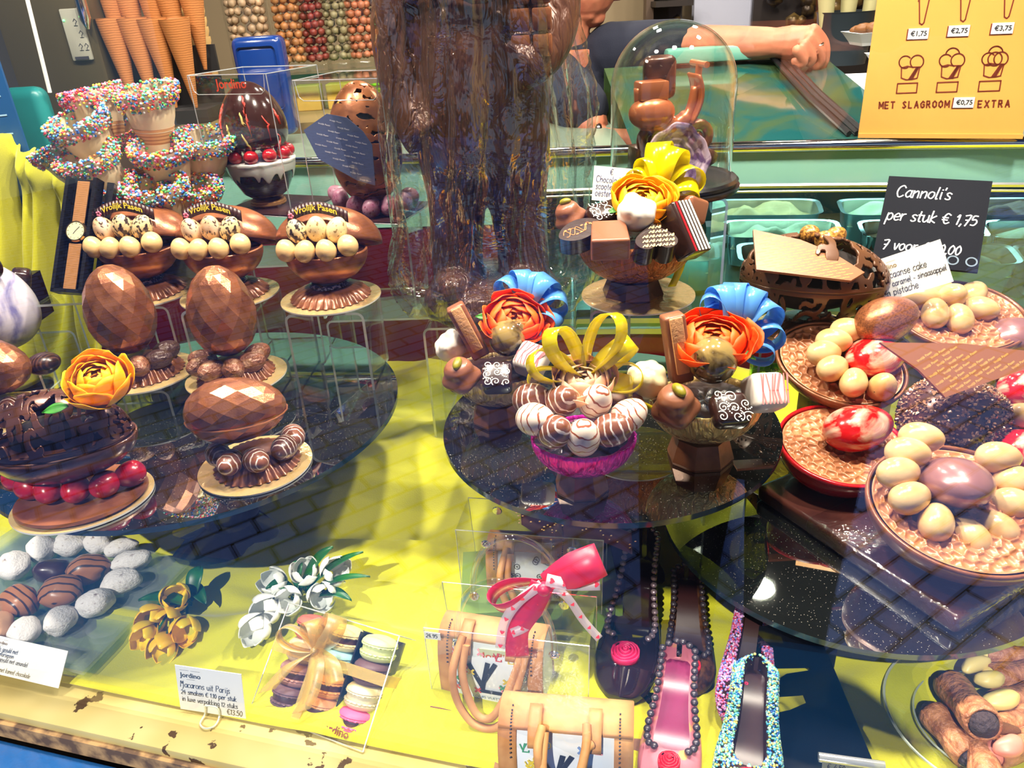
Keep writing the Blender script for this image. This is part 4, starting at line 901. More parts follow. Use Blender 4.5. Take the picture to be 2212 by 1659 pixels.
# ---------------------------------------------------------------- faceted eggs
def faceted_egg(b, W, L, nr=10, nc=12, k=.1, M=None):   # diamond facets as lifted pyramids between lattice rows
    def pt(j, i):
        t_ = math.pi * j / nr; r = math.sin(t_) * (1 + k * math.cos(t_)); a = 2 * math.pi * i / nc
        return Vector((W / 2 * r * math.cos(a), W / 2 * r * math.sin(a), -L / 2 * math.cos(t_)))
    for j in range(1, nr, 1):
        for i in range(nc):
            o_ = i + (.5 if j % 2 else 0)
            # diamond whose middle row is j: left, down, right, up
            l_, d_, r_, u_ = pt(j, o_), pt(j - 1, o_ + .5), pt(j, o_ + 1), pt(j + 1, o_ + .5)
            b.add([l_, d_, r_, u_], [(0, 1, 2, 3)], 0, M)
def small_egg(P, m, label, group, rot, s=1): return candy_egg(P, .047 * s, .033 * s, m, label, group, rot)
FE = [(316, 806, 1.035, 'beside the yellow flower', (268, 655), (-3, 2)), (512, 812, 1.03, 'above the reclining faceted egg', (500, 670), (0, 2))]
for i, (u, v, z, nm, ec, tl) in enumerate(FE):
    P = A(u, v, z)
    riser(0, 0, z, .12, .13, z - DZ, 'low clear acrylic riser under the upright faceted egg ' + nm, -3, P + V(0, -.065, 0))
    gold_board(P, .078, 'gold cake board under the upright faceted egg ' + nm)
    t = thing('faceted_egg', 'upright bronzed chocolate egg with diamond facets ' + nm, 'chocolate egg', P + V(0, 0, .0025), 'upright faceted chocolate eggs')
    b = MB(); saucer(b, .058, .02, .030); b.build('saucer', milk, t, 50)
    b = MB(); faceted_egg(b, .102, .142, 12, 13, .10); o = b.build('shell', facetc, t, 0, None, T(-.012 if i == 0 else 0, 0, .108) @ RX(-tl[1] * 2) @ RY(tl[0]) @ RZ(12))
    for j in range(6 if i else 5):
        a = math.radians((-150, -110, -65, -25, 20, 175)[j]); r_ = .043
        m_ = crackle
        small_egg(P + V(r_ * math.cos(a) - .006, r_ * math.sin(a), .030), m_ if not (i == 0 and j in (3, 4)) else pm('plain_dark_egg', lin((76, 50, 42)), .4, .1, bump=(6, .25, 3, .1)), '%s textured egg, %s below the faceted egg %s' % ('dark' if (i == 0 and j in (3, 4)) else 'pale brown', ordn[j], nm), 'small textured eggs under the faceted eggs', (82, 0, math.degrees(a) + 90 + (20, -14, 8, 40, 30, 0)[j]))
# reclining faceted egg
P = A(553, 1005, DZ + .001)
gold_board(P, .076, 'gold cake board under the reclining faceted egg at the disc rim')
t = thing('faceted_egg', 'reclining bronzed chocolate egg with diamond facets on striped small eggs', 'chocolate egg', P + V(.003, 0, .0025), 'reclining faceted eggs')
b = MB(); saucer(b, .056, .02, .024); b.build('saucer', milk, t, 50)
b = MB(); faceted_egg(b, .088, .134, 12, 13, .10); b.build('shell', facetc, t, 0, None, T(-.012, .0, .085) @ RZ(2) @ RX(8) @ RY(87) @ RZ(20))
b = MB(); b.tube([(-.012 + .0675 * math.cos(a * .2618), .0445 * math.sin(a * .2618) - .001, .079 + .003 * math.cos(a * .2618)) for a in range(24)], .0012, 6, None, 0, True, True); b.build('seam', milk, t)
for j, (dx, dy, rz, m_) in enumerate(((-.040, -.016, 100, strip_d), (-.018, -.038, 70, strip_m), (.016, -.036, 110, strip_m), (.046, -.008, 60, strip_d), (.052, .020, 90, strip_m))):
    small_egg(P + V(dx, dy, .030), m_, 'striped egg under the reclining faceted egg, %s going round towards the wrapped figure' % ordn[j], 'striped eggs under the reclining egg', (80, 0, rz - 90 + 20), 1.0)
# ---------------------------------------------------------------- openwork shells
def openwork(b, W, D, L, seed, n=66, M=None, wmin=.035, wmax=.07, nu=200, nv=90, t0=.0, t1=1.0, hemi=True, k=.1):
    """egg shell along x cut into curls; hemi: only the upper half"""
    rn = random.Random(seed); ST = []
    for _ in range(n):
        cx, cy = rn.uniform(0, 1) * 3.2, rn.uniform(-.05, 1.05)
        ty = rn.random(); a = rn.uniform(0, 6.28); ln = rn.uniform(.2, .42); P = []
        for q in range(12):
            s_ = q / 11
            if ty < .5: ang = a + 2.6 * (s_ - .5) * (1 if ty < .25 else -1)
            elif ty < .8: ang = a + 4.4 * s_
            else: ang = a + 1.2 * math.sin(s_ * 6)
            P.append((cx, cy)); cx += math.cos(ang) * ln / 11; cy += math.sin(ang) * ln / 11
        ST.append((P, rn.uniform(wmin, wmax)))
    cell = {}
    for P, w in ST:
        for (x, y) in P:
            for dx in (-1, 0, 1):
                for dy in (-1, 0, 1): cell.setdefault((int(x / .12) + dx, int(y / .12) + dy), []).append((x, y, w))
    for q_ in cell: cell[q_] = list(set(cell[q_]))
    def field(x, y):
        f = -.05
        for (a, c, w) in cell.get((int(x / .12), int(y / .12)), ()):
            d = w - math.hypot(x - a, (y - c)); f = max(f, d)
        e = min(y, 1 - y)
        return max(f, .035 - e, .06 - min(x, 3.2 - x) * .5)
    def pos(x, y):        # x 0..3.2 along, y 0..1 across (0 = rim)
        t_ = math.pi * min(max(x / 3.2, 0), 1); r = math.sin(t_) * (1 + k * math.cos(t_)); an = math.pi * y
        return (-L / 2 * math.cos(t_), D / 2 * r * math.cos(an), W / 2 * r * math.sin(an))
    X = [[(3.2 * i / nu, j / nv) for j in range(nv + 1)] for i in range(nu + 1)]
    Fv = [[field(*X[i][j]) for j in range(nv + 1)] for i in range(nu + 1)]
    ids = {}; vs = []; fs = []
    def vid(key, p):
        if key not in ids: ids[key] = len(vs); vs.append(pos(*p))
        return ids[key]
    for i in range(nu):
        for j in range(nv):
            for tri in (((i, j), (i + 1, j), (i + 1, j + 1)), ((i, j), (i + 1, j + 1), (i, j + 1))):
                f_ = [Fv[a][c] for a, c in tri]
                if max(f_) <= 0: continue
                poly = []
                for q in range(3):
                    a, c = tri[q], tri[(q + 1) % 3]; fa, fb = f_[q], f_[(q + 1) % 3]
                    if fa > 0: poly.append(vid(a, X[a[0]][a[1]]))
                    if (fa > 0) != (fb > 0):
                        s_ = fa / (fa - fb); pa, pb = X[a[0]][a[1]], X[c[0]][c[1]]
                        kk = (min(a, c), max(a, c)); poly.append(vid(kk, (pa[0] + (pb[0] - pa[0]) * s_, pa[1] + (pb[1] - pa[1]) * s_)))
                if len(poly) > 2: fs.append(tuple(poly))
    b.add(vs, fs, 0, M); return b
def halfegg(b, W, D, L, k=.1, up=False, n=48, m=18, M=None):
    def fn(a, c):
        t_ = math.pi * a; r = math.sin(t_) * (1 + k * math.cos(t_)); an = math.pi * c
        return (-L / 2 * math.cos(t_), D / 2 * r * math.cos(an), (1 if up else -1) * W / 2 * r * math.sin(an))
    return b.grid(fn, n, m, M)
P = A(172, 1092, DZ + .001); P = P + V(0, .012, 0)
b = MB(); b.disc(.084, 0, .0025, 72, None, 0, 1); o = b.build('gold_board', [gold, boardrim], None, 30, P); o.scale = (1.03, .86, 1); o.rotation_euler[2] = math.radians(14); tag(o, 'gold rimmed oval board under the openwork egg with yellow flower', 'cake board', 'round gold cake boards')
t = thing('openwork_egg', 'dark openwork chocolate egg with yellow flower on an oval chocolate plate', 'chocolate egg', P + V(0, 0, .003), None, (0, 0, 10))
b = MB(); b.lathe([(.0, 0), (.076, 0), (.081, .004), (.080, .008), (.074, .006), (0, .005)], 60, None, 0, None, 1, .84); b.build('plate', milk, t, 40)
b = MB(); halfegg(b, .104, .100, .172, .1); solid(b.build('lower_shell', darkb, t, 180, None, T(-.004, .012, .082) @ RX(4)), .003, 1)
b = MB(); openwork(b, .136, .100, .172, 5, 128, None, .022, .042, 230, 110); solid(b.build('openwork_shell', darkb, t, 30, None, T(-.004, .012, .084) @ RX(4)), .004, 1)
b = MB(); halfegg(b, .07, .05, .12, .1, True); b.build('inner_dark_body', pm('painted_gap_shade', (.012, .007, .006), .9), t, 180, None, T(-.004, .012, .084) @ RX(4))  # added near-black body; its colour stands for the shade behind the openwork
for j, (u, v) in enumerate(((38, 1033), (64, 1052), (104, 1060), (163, 1058), (225, 1047), (281, 1024))):
    Q = A(u, v, DZ + .026)
    candy_egg(Q, .040, .0345, redegg, 'glossy red candy egg before the dark openwork egg, %s counting from the picture edge' % ordn[j], 'red candy eggs on the oval plate', (90, 0, (70, 60, 30, 0, -20, -50)[j]))
# ranunculus bloom
def bloom(b, R, n=34, seed=1, cup=.9, sx=1, sy=1):
    rn = random.Random(seed)
    for i in range(n):
        f = (i + .5) / n; a0 = i * 2.39996 + rn.uniform(-.2, .2); r = R * (.16 + .80 * f ** .8); top = math.radians(14 + 62 * f ** 1.5 + rn.uniform(-5, 5)); hw = math.radians(66 - 18 * f); fl = .16 * f * f
        def pet(u, v):
            th = 2.75 + (top - 2.75) * v; e = (u - .5) * 2
            th += (1 - v * .2) * .28 * e * e * v; rr = r * (1 + fl * v ** 4 + .03 * math.sin(e * 5 + i) * v)
            az = a0 + e * hw * (1 - .35 * v ** 3); return (rr * math.sin(th) * math.cos(az), rr * math.sin(th) * math.sin(az), rr * math.cos(th) * .85)
        b.grid(pet, 9, 9)
    return b
petm = lambda name, c, c2: thin(pm(name, lin(c), .55, 0, mix=(lin(c2), 30, .35, .65)), .25)
def flower(P, R, rot, label, col, col2, leafpos=None, name='ranunculus_flower', sc_=(1, 1, 1), seed=1):
    t = thing(name, label, 'flower', P, 'fabric ranunculus flowers', rot)
    b = MB(); bloom(b, R, 30, seed); b.warp(lambda v: V(v.x * sc_[0], v.y * sc_[1], v.z * sc_[2])); solid(b.build('bloom', petm('petal_%d%d%d' % col, col, col2), t, 180), .0006)
    for (lx, ly, lz, az, ln) in (leafpos or []):
        b = MB(); b.grid(lambda u, v: ((u) * ln, (v - .5) * ln * .5 * math.sin(math.pi * min(.98, u * .9 + .1)), -.2 * ln * u * u + .15 * ln * abs(v - .5)), 10, 6, T(lx, ly, lz) @ RZ(az)); solid(b.build('leaf', pm('green_leaf', lin((60, 140, 40)), .45), t, 180), .0005)
    return t
Q = B(208, 815, P.y + .0)
flower(Q + V(0, 0, -.004), .040, (28, 8, 0), 'yellow ranunculus flower resting on the dark openwork egg', (255, 206, 16), (255, 176, 4), [(-.03, -.03, -.016, 195, .03)], seed=3)
# ---------------------------------------------------------------- things at the picture's left border
P = A(40, 905, DZ + .001) + V(-.03, 0.02, 0)
gold_board(P, .075, 'gold cake board half hidden behind the dark openwork egg')
t = thing('faceted_egg', 'reclining faceted chocolate egg behind the dark openwork egg', 'chocolate egg', P + V(0, 0, .0025), 'reclining faceted eggs')
b = MB(); saucer(b, .056, .02, .024); b.build('saucer', milk, t, 50)
b = MB(); faceted_egg(b, .092, .135, 12, 13, .10); b.build('shell', facetc, t, 0, None, T(.006, -.01, .085) @ RZ(-6) @ RY(93) @ RZ(20))
for j, (dx, dy, rz) in enumerate(((-.045, -.02, 100), (-.01, -.045, 70), (.035, -.035, 110))):
    small_egg(P + V(dx, dy, .030), strip_d, 'dark striped small egg peeping out below the egg behind the openwork egg, %s' % ordn[j], 'striped eggs under the half hidden egg', (80, 0, rz - 90))
Q = B(95, 785, P.y + .035)
candy_egg(Q, .058, .048, striped('ridged_dark', lin((44, 26, 24)), lin((84, 54, 44)), 3.2, .5, .9, 0, .3), 'dark ridged chocolate egg standing behind the half hidden faceted egg', None, (78, 0, 62), 'ridged_egg', 'chocolate egg', .036, .05)
P = A(18, 765, 1.05); P.y += .03
t = thing('marbled_egg_figure', 'white and violet marbled chocolate egg figure with brown bonbon bow', 'chocolate egg', P, None)
b = MB(); b.egg(.125, .150, .16, 40, 24, T(-.012, 0, .075)); b.build('shell', pm('violet_marble', lin((214, 206, 220)), .3, mix=(lin((120, 116, 170)), 12, .42, .6, 4, 1.5), coat=.3), t, 180)
b = MB(); b.ball((-.006, -.03, .150), .022, 3, None, 0, (1.2, .8, .8)); b.ball((.028, -.03, .152), .018, 3, None, 0, (.8, .8, 1.1)); b.build('bow', darkc, t, 180)
b = MB(); b.ball((-.006, -.02, .195), .032, 3, None, 0, (1, .9, 1.3)); b.build('head', pm('cream_marble', lin((226, 200, 170)), .35, mix=(lin((110, 80, 80)), 18, .45, .6)), t, 180)
riser(0, 0, 1.05, .13, .13, .06, 'low clear acrylic riser under the violet marbled egg', 0, P + V(0, -.065, 0))
b = MB(); b.box((0, 0, .018), (.03, .03, .036), None, .008, 3); o = b.build('dark_bonbon', darkc, None, 50, B(47, 622, P.y + .07)); o.rotation_euler = (.2, .3, .4); tag(o, 'dark angular bonbon behind the violet marbled egg figure', 'bonbon')
bb = MB(); bb.box((0, 0, .04), (.07, .07, .08)); o = bb.build('black_box', black, None, 0, B(55, 690, P.y + .09) ); tag(o, 'small black box carrying the dark bonbon below the yellow drape', 'box')
riser(150, 655, 1.12, .14, .12, .27, 'clear acrylic riser under the black watch box', -2)
# ---------------------------------------------------------------- ribbons, bonbons
def ribm(name, c): return thin(pm(name, lin(c), .22, 0, coat=.5, sss=0), .4)
def loop(b, az, el, L, w, fat=.42, M=None, twist=0):
    """one ribbon loop leaving the origin towards azimuth az, elevation el"""
    d = Vector((math.cos(math.radians(az)) * math.cos(math.radians(el)), math.sin(math.radians(az)) * math.cos(math.radians(el)), math.sin(math.radians(el))))
    side = d.cross(V(0, 0, 1)); side = side.normalized() if side.length > 1e-3 else V(1, 0, 0)
    if twist: side = (Matrix.Rotation(math.radians(twist), 3, d) @ side)
    up = side.cross(d); P = []; W = []
    for i in range(25):
        a = math.pi * 2 * i / 24; s_ = (1 - math.cos(a)) / 2; h = math.sin(a) * fat * (s_ ** .55)
        P.append(d * (L * s_) + up * (L * h)); W.append(side * w / 2 * (.45 + .55 * min(1, s_ * 2.2)))
    b.strip(P, W, M); return b
def bow(P, label, m, loops, group='curled ribbon bows', tails=()):
    t = thing('ribbon_bow', label, 'bow', P, group)
    for (az, el, L, w, fat, tw) in loops:
        b = MB(); loop(b, az, el, L, w, fat, None, tw); solid(b.build('loop', m, t, 180), .0005)
    for (pts, w) in tails:
        b = MB(); Pp = smooth_line(pts, 5); b.strip(Pp, [V(w / 2, 0, 0)] * len(Pp)); solid(b.build('tail', m, t, 180), .0005)
    return t
def swirl(b, w, h, z, seed, lw):
    rn = random.Random(seed)
    for g_ in range(8):
        cx, cy = (-.32 + .32 * (g_ % 3) + rn.uniform(-.06, .06)) * w, (-.32 + .32 * (g_ // 3) + rn.uniform(-.06, .06)) * h; r0 = rn.uniform(.13, .19) * w; a0 = rn.uniform(0, 6); sg = rn.choice((-1, 1)); L = []
        for i in range(26):
            q = i / 25; r = r0 * (1 - q * .9); a = a0 + sg * q * 9; x, y = cx + r * math.cos(a), cy + r * math.sin(a)
            if abs(x) < w * .47 and abs(y) < h * .47: L.append((x, y))
            else:
                if len(L) > 1: b.stroke([L], lw, None, 0, z)
                L = []
        if len(L) > 1: b.stroke([L], lw, None, 0, z)
        for k in range(4):
            x, y = cx + r0 * 1.3 * math.cos(a0 + k * .35), cy + r0 * 1.3 * math.sin(a0 + k * .35)
            if abs(x) < w * .46 and abs(y) < h * .46: b.stroke([[(x, y), (x + lw * .6, y)]], lw * 1.4, None, 0, z)
whitep = pm('white_cocoa_print', lin((230, 232, 226)), .4); creamp_ = pm('cream_cocoa_print', lin((226, 190, 126)), .4); orangep = pm('orange_cocoa_print', lin((220, 110, 30)), .4); redp = pm('red_cocoa_print', lin((200, 24, 40)), .35); pinkp = pm('rose_cocoa_print', lin((230, 130, 130)), .4)
pistm = pm('pistachio', lin((146, 140, 20)), .4, mix=(lin((110, 90, 30)), 60, .45, .65)); whitec = pm('white_bonbon', lin((236, 226, 214)), .35, coat=.2); waferm = pm('wafer_strip', lin((214, 156, 106)), .7, bump=(300, .5))
ballm = pm('olive_marble', lin((150, 126, 74)), .12, 0, coat=.6, mix=(lin((44, 26, 18)), 22, .45, .6, 4, 1.2)); creamb = pm('cream_bonbon', lin((226, 214, 168)), .35, coat=.2)
bonm = pm('milk_bonbon', lin((142, 88, 62)), .35, coat=.2)
def bonbon(kind, P, rot, label, s=1.0, group=None, seed=0):
    def mk(b, m, sm=40): 
        o = b.build('bonbon', m, None, sm); o.location = P; o.rotation_euler = [math.radians(a) for a in rot]; o.scale = (s, s, s); return tag(o, label, 'bonbon', group)
    b = MB()
    if kind in ('swirl', 'swirl_bar', 'oval'):
        w, d, h = {'swirl': (.034, .034, .024), 'swirl_bar': (.036, .034, .022), 'oval': (.040, .026, .024)}[kind]
        b.box((0, 0, h / 2), (w, d, h), None, .006 if kind == 'swirl' else .008, 4); o = mk(b, darkc)
        b = MB(); swirl(b, w, d, h + .0003, seed, .0009); b.build('print', whitep, o, 0)
    elif kind == 'pist':
        def fn(a, k):
            an = 2 * math.pi * a; z = .030 * k; sq = 1 + .10 * math.cos(4 * an) * (1 - k)
            r = .021 * (1 - k ** 2.6 * .55) * sq * (1 + .07 * math.sin(3 * math.pi * k)) if k < .98 else 0
            return (r * math.cos(an), r * math.sin(an), z if k < .98 else .0295)
        b.grid(fn, 32, 20, None, 0, True); b.disc(.02, 0, .0005, 24); o = mk(b, bonm, 180)
        b = MB(); b.ball((-.002, -.003, .031), .0062, 3, RZ(30 + seed * 40), 0, (1.5, .85, .8)); b.build('pistachio', pistm, o, 180)
    elif kind == 'bar':
        b.box((0, 0, .035), (.022, .020, .07), None, .003, 3); o = mk(b, bonm)
        b = MB(); b.box((0, -.0115, .040), (.013, .004, .058), None, .0015); b.build('wafer', waferm, o)
    elif kind == 'ball':
        b.ball((0, 0, .0), .022, 4); b.ball((.012, .004, .008), .012, 3); o = mk(b, ballm, 180)
    elif kind == 'roundball':
        b.ball((0, 0, .0), .0235, 4); o = mk(b, ballm, 180)
    elif kind == 'pinkcube':
        b.box((0, 0, .015), (.036, .036, .030), None, .007, 4); o = mk(b, whitec)
        b = MB(); rn = random.Random(seed)
        for i in range(8):
            x = -.014 + .004 * i; b.stroke([[(x, -.0145), (x + rn.uniform(-.003, .004), -.002), (x + .003 + rn.uniform(-.003, .003), .0145)]], rn.uniform(.0008, .0026), None, 0, .0303)
        b.build('print', redp if seed else pinkp, o, 0)
    elif kind in ('white', 'popcorn'):
        rn = random.Random(seed + 4); b.ball((0, 0, .014), .018, 3, None, 0, (1.05, .95, .85))
        for i in range(7): b.ball((.011 * math.cos(i * .9), .010 * math.sin(i * .9), .022 + rn.uniform(-.004, .006)), .0085, 3)
        o = mk(b, whitec if kind == 'white' else creamb, 180); remesh(o, .0022, 3)
    elif kind == 'leaf':
        pts = [(.026 * math.cos(a) * (1), .015 * math.sin(a) * abs(math.sin(a)) ** .3) for a in [2 * math.pi * i / 36 for i in range(36)]]
        b.prism(pts, 0, .024); o = mk(b, darkc, 40)
        b = MB(); rn = random.Random(2)
        b.stroke([[(-.020 + .0016 * q, .005 * math.sin(q * .7)) for q in range(26)], [(-.018 + .0015 * q, -.005 * math.sin(q * .5 + 1)) for q in range(24)]], .0008, None, 0, .0245)
        for i in range(7): b.ball((-.015 + .005 * i, rn.uniform(-.006, .006), .0243), .0016, 1, None, 0, (1.4, .7, .25))
        b.build('print', orangep, o, 0)
    elif kind == 'square':
        b.add([(-.017, -.015, 0), (.017, -.015, 0), (.017, .015, 0), (-.017, .015, 0), (-.017, -.015, .020), (.017, -.015, .020), (.015, .015, .026), (-.015, .015, .026)], [(3, 2, 1, 0), (4, 5, 6, 7), (0, 1, 5, 4), (1, 2, 6, 5), (2, 3, 7, 6), (3, 0, 4, 7)]); o = mk(b, bonm, 0)
        md = o.modifiers.new('soft_edge', 'BEVEL'); md.width = .002; md.segments = 3
    elif kind == 'heart':
        pts = []
        for i in range(40):
            a = 2 * math.pi * i / 40; pts.append((.00122 * 16 * math.sin(a) ** 3, -.00122 * (13 * math.cos(a) - 5 * math.cos(2 * a) - 2 * math.cos(3 * a) - math.cos(4 * a)) * -1 * .95))
        b.prism(pts, 0, .022); o = mk(b, darkc, 40)
        b = MB(); rn = random.Random(9)
        for yy in range(5):
            for xx in range(-3, 3):
                x, y = xx * .006 + .001 * yy, -.012 + yy * .0055
                if abs(x + .003) < .015 - max(0, -y) * .8: b.stroke([[(x + .0014 * math.cos(q) , y + .0016 * math.sin(q * 1.3)) for q in [k * .7 for k in range(9)]], [(x + .0015, y - .001), (x + .004, y + .0015)]], .0009, None, 0, .0225)
        b.build('print', creamp_, o, 0)
    elif kind == 'stripebar':
        b.box((0, 0, .014), (.030, .058, .026), None, .003, 3); o = mk(b, darkc)
        b = MB()
        for i in range(5): b.box((-.010 + .005 * i, 0, .0272), (.0022, .056, .0008), None, 0, 2, 0 if i != 0 else 1)
        b.build('print', [whitep, redp], o, 0)
    elif kind == 'milkblock':
        b.box((0, 0, .015), (.034, .040, .030), None, .005, 4); o = mk(b, bonm)
    return o
def foot(b, r, h): b.lathe([(0, 0), (r, 0), (r * 1.02, h * .12), (r * .82, h), (0, h)], 8, RZ(22.5))
def foilbowl(P, W, Hh, fr, fh, m, label, fm=milk, group='foil wrapped chocolate half egg bowls', rz=0, D=None):
    t = thing('bonbon_bowl', label, 'bonbon bowl', P, group, (0, 0, rz)); D = D or W * .8
    b = MB(); foot(b, fr, fh); b.build('foot', fm, t, 15)
    b = MB()
    def sh(a, k):
        an = 2 * math.pi * a; ph = math.pi / 2 * k; r = math.sin(ph) ** .9; q = 1 + .12 * math.cos(an)
        cr = 1 + .012 * math.sin(an * 37 + 4 * k) * k
        return (W / 2 * r * math.cos(an) * q ** .4 * cr, D / 2 * r * math.sin(an) * q * cr, fh - .003 + Hh * (1 - math.cos(ph)))
    b.grid(sh, 120, 14, None, 0, True); solid(b.build('bowl', m, t, 180), .002, 1)
    b = MB(); b.grid(lambda a, k: (W * .46 * k * math.cos(2 * math.pi * a), D * .46 * k * math.sin(2 * math.pi * a), fh + Hh * .88 + .004 * mnoise.noise((50 * k * math.cos(6.28 * a), 50 * k * math.sin(6.28 * a), 0))), 40, 8, None, 0, True); b.build('filling', darkc, t, 180)
    return t
yellowr = ribm('yellow_ribbon', (246, 232, 14)); bluer = ribm('blue_ribbon', (112, 186, 250))
# ---------------------------------------------------------------- amber bowl on the gold board
z = 1.13; P = A(1378, 637, z)
riser(0, 0, z, .150, .12, z - DZ, 'clear acrylic riser under the amber bonbon bowl', -8, P + V(-.005, -.062, 0))
gold_board(P, .085, 'gold cake board under the amber bonbon bowl')
P = P + V(-.008, .0, .0024)
foilbowl(P, .172, .068, .046, .026, amber, 'amber foil half egg bowl heaped with bonbons on the tall riser', darkb)
Y = P.y; KG = 'bonbons in the amber bowl'
for kind, u, v, dy, rot, lb, s_ in (
    ('pist', 1236, 478, -.005, (8, -24, 0), 'milk chocolate bonbon with pistachio at the amber bowl, beside the wrapped figure', 1.0),
    ('oval', 1300, 482, .0, (34, -8, 24), 'dark oval bonbon with white swirls on the amber bowl', 1.35),
    ('leaf', 1252, 526, -.045, (28, -14, 18), 'dark leaf shaped bonbon with orange tendrils on the amber bowl', 1.2),
    ('square', 1316, 548, -.068, (8, 0, -4), 'plain milk chocolate square in front on the amber bowl', 1.55),
    ('white', 1370, 492, -.035, (20, 0, 10), 'white knobbly bonbon in the middle of the amber bowl', 1.45),
    ('heart', 1408, 548, -.062, (-30, 0, 184), 'dark heart shaped bonbon with cream script on the amber bowl', 1.5),
    ('stripebar', 1458, 512, -.035, (52, 6, 36), 'long dark bonbon with white and red stripes on the amber bowl', 1.35),
    ('milkblock', 1478, 480, .01, (-10, 24, 30), 'milk chocolate block behind the striped bonbon on the amber bowl', 1.2),
    ('milkblock', 1395, 470, .03, (0, 0, 10), 'milk chocolate block hidden behind the white bonbon of the amber bowl', 1.2)):
    bonbon(kind, B(u, v, Y + dy), rot, lb, s_, KG, 3)
F_ = B(1388, 432, Y - .012)
flower(F_, .044, (30, 4, 0), 'golden yellow ranunculus crowning the amber bonbon bowl', (255, 206, 16), (255, 180, 4), [(-.03, -.012, -.004, 200, .022), (.0, -.03, -.006, 240, .024)], sc_=(1.15, 1, .8), seed=5)
bow(B(1420, 425, Y + .03), 'broad shiny yellow ribbon bow behind the golden ranunculus', yellowr, [(30, 60, .075, .034, .36, 20), (75, 62, .08, .036, .32, -10), (10, 24, .072, .034, .36, 0), (-10, 4, .06, .034, .4, 20), (120, 60, .06, .03, .38, 0), (150, 40, .055, .03, .36, 0)], tails=(([(.02, 0, -.02), (.04, -.01, -.06), (.035, -.02, -.10), (.02, -.03, -.13)], .012),))
# ---------------------------------------------------------------- bronze and gold bowls on the middle disc
def bonbon_bowl(P, m, nm, blabel, items, fl, bw, s):
    foilbowl(P, .125 * s, .052 * s, .038 * s, .030 * s, m, blabel, milk)
    for kind, u, v, dy, rot, lb, sd in items: bonbon(kind, B(u, v, P.y + dy), rot, lb + ' ' + nm, s * 1.12, 'bonbons in the ' + nm.split('the ')[-1], sd)
P1 = A(1078, 903, DZ + .0005); n1 = 'in the bronze foil bowl'
bonbon_bowl(P1, darkfoil, n1, 'bronze foil half egg bowl of bonbons with blue bow', [
    ('white', 985, 772, .0, (10, -20, 0), 'white knobbly bonbon', 2), ('pist', 1000, 822, -.045, (18, -12, 0), 'milk chocolate bonbon topped by pistachio', 1),
    ('bar', 1040, 768, -.01, (-8, -22, 10), 'upright milk chocolate bar with wafer strip', 0), ('ball', 1096, 730, -.01, (0, 0, 0), 'brown and olive marbled ball', 0),
    ('swirl', 1076, 828, -.058, (34, 0, -2), 'dark square bonbon with white swirls', 11), ('pinkcube', 1152, 792, -.03, (34, 12, -28), 'white cube with red stripes', 3)], None, None, 1.04)
flower(B(1112, 690, P1.y + .005), .043, (44, 16, -10), 'orange ranunculus on the bronze foil bowl', (255, 128, 36), (255, 92, 16), [(-.035, -.005, -.004, 190, .02)], sc_=(1.2, 1, .7), seed=7)
bow(B(1135, 675, P1.y + .035), 'sky blue ribbon bow on the bronze foil bowl', bluer, [(100, 60, .062, .026, .36, 15), (60, 55, .06, .026, .36, -10), (20, 45, .062, .03, .4, 30), (-5, 15, .062, .03, .36, 10), (-30, -10, .055, .026, .34, 0), (150, 50, .06, .026, .3, 0), (-50, -40, .05, .022, .3, 0), (175, 20, .05, .024, .3, 0)])
P2 = A(1512, 985, DZ + .0005); n2 = 'in the gold foil bowl'
bonbon_bowl(P2, goldfoil, n2, 'gold foil half egg bowl of bonbons with blue bow', [
    ('popcorn', 1408, 850, -.005, (12, -16, 0), 'cream knobbly bonbon', 1), ('pist', 1460, 890, -.045, (18, -8, 0), 'milk chocolate bonbon topped by pistachio', 2),
    ('bar', 1472, 822, .0, (-8, -8, 6), 'upright milk chocolate bar with wafer strip', 0), ('roundball', 1540, 778, -.015, (0, 0, 60), 'round olive marbled ball', 0),
    ('swirl_bar', 1568, 898, -.052, (36, 4, 6), 'dark bonbon with white flourishes', 21), ('pinkcube', 1632, 858, -.02, (48, 8, 14), 'white cube with pink stripes', 0)], None, None, 1.12)
flower(B(1540, 735, P2.y + .005), .047, (24, 0, 0), 'orange ranunculus on the gold foil bowl', (255, 128, 36), (255, 92, 16), [(.03, -.01, -.012, -30, .024)], sc_=(1.2, 1, .8), seed=8)
bow(B(1578, 742, P2.y + .035), 'sky blue ribbon bow on the gold foil bowl', bluer, [(150, 60, .07, .026, .3, 15), (110, 66, .076, .03, .34, 0), (70, 62, .078, .03, .34, -10), (40, 50, .078, .03, .36, 20), (15, 34, .075, .03, .36, 10), (-5, 12, .066, .028, .34, 0), (-20, -12, .056, .026, .34, 0), (60, 30, .06, .026, .36, 30), (120, 35, .06, .026, .36, -30)])
# ---------------------------------------------------------------- magenta bowl of striped eggs
P3 = A(1257, 1052, DZ + .0005)
foilbowl(P3, .124, .048, .034, .030, pinkfoil, 'magenta foil half egg bowl heaped with striped eggs', milk)
for j, (u, v, dy, m_, rot) in enumerate(((1150, 862, .012, strip_m, (75, 0, 70)), (1214, 866, -.005, strip_m, (50, 10, 20)), (1287, 866, -.01, strip_w, (30, 20, 0)), (1157, 906, -.03, strip_w, (80, 0, 50)),
        (1199, 932, -.046, strip_m, (40, 30, 0)), (1260, 944, -.054, strip_w, (20, 0, 0)), (1323, 928, -.042, strip_m, (70, 0, 80)), (1358, 897, -.018, strip_w, (72, 0, 118)))):
    candy_egg(B(u, v, P3.y + dy), .050, .0385, m_, '%s striped egg in the magenta bowl, %s of eight starting beside the bronze bowl' % ('white' if m_ is strip_w else 'milk chocolate', ordn[j]), 'striped eggs in the magenta bowl', rot)
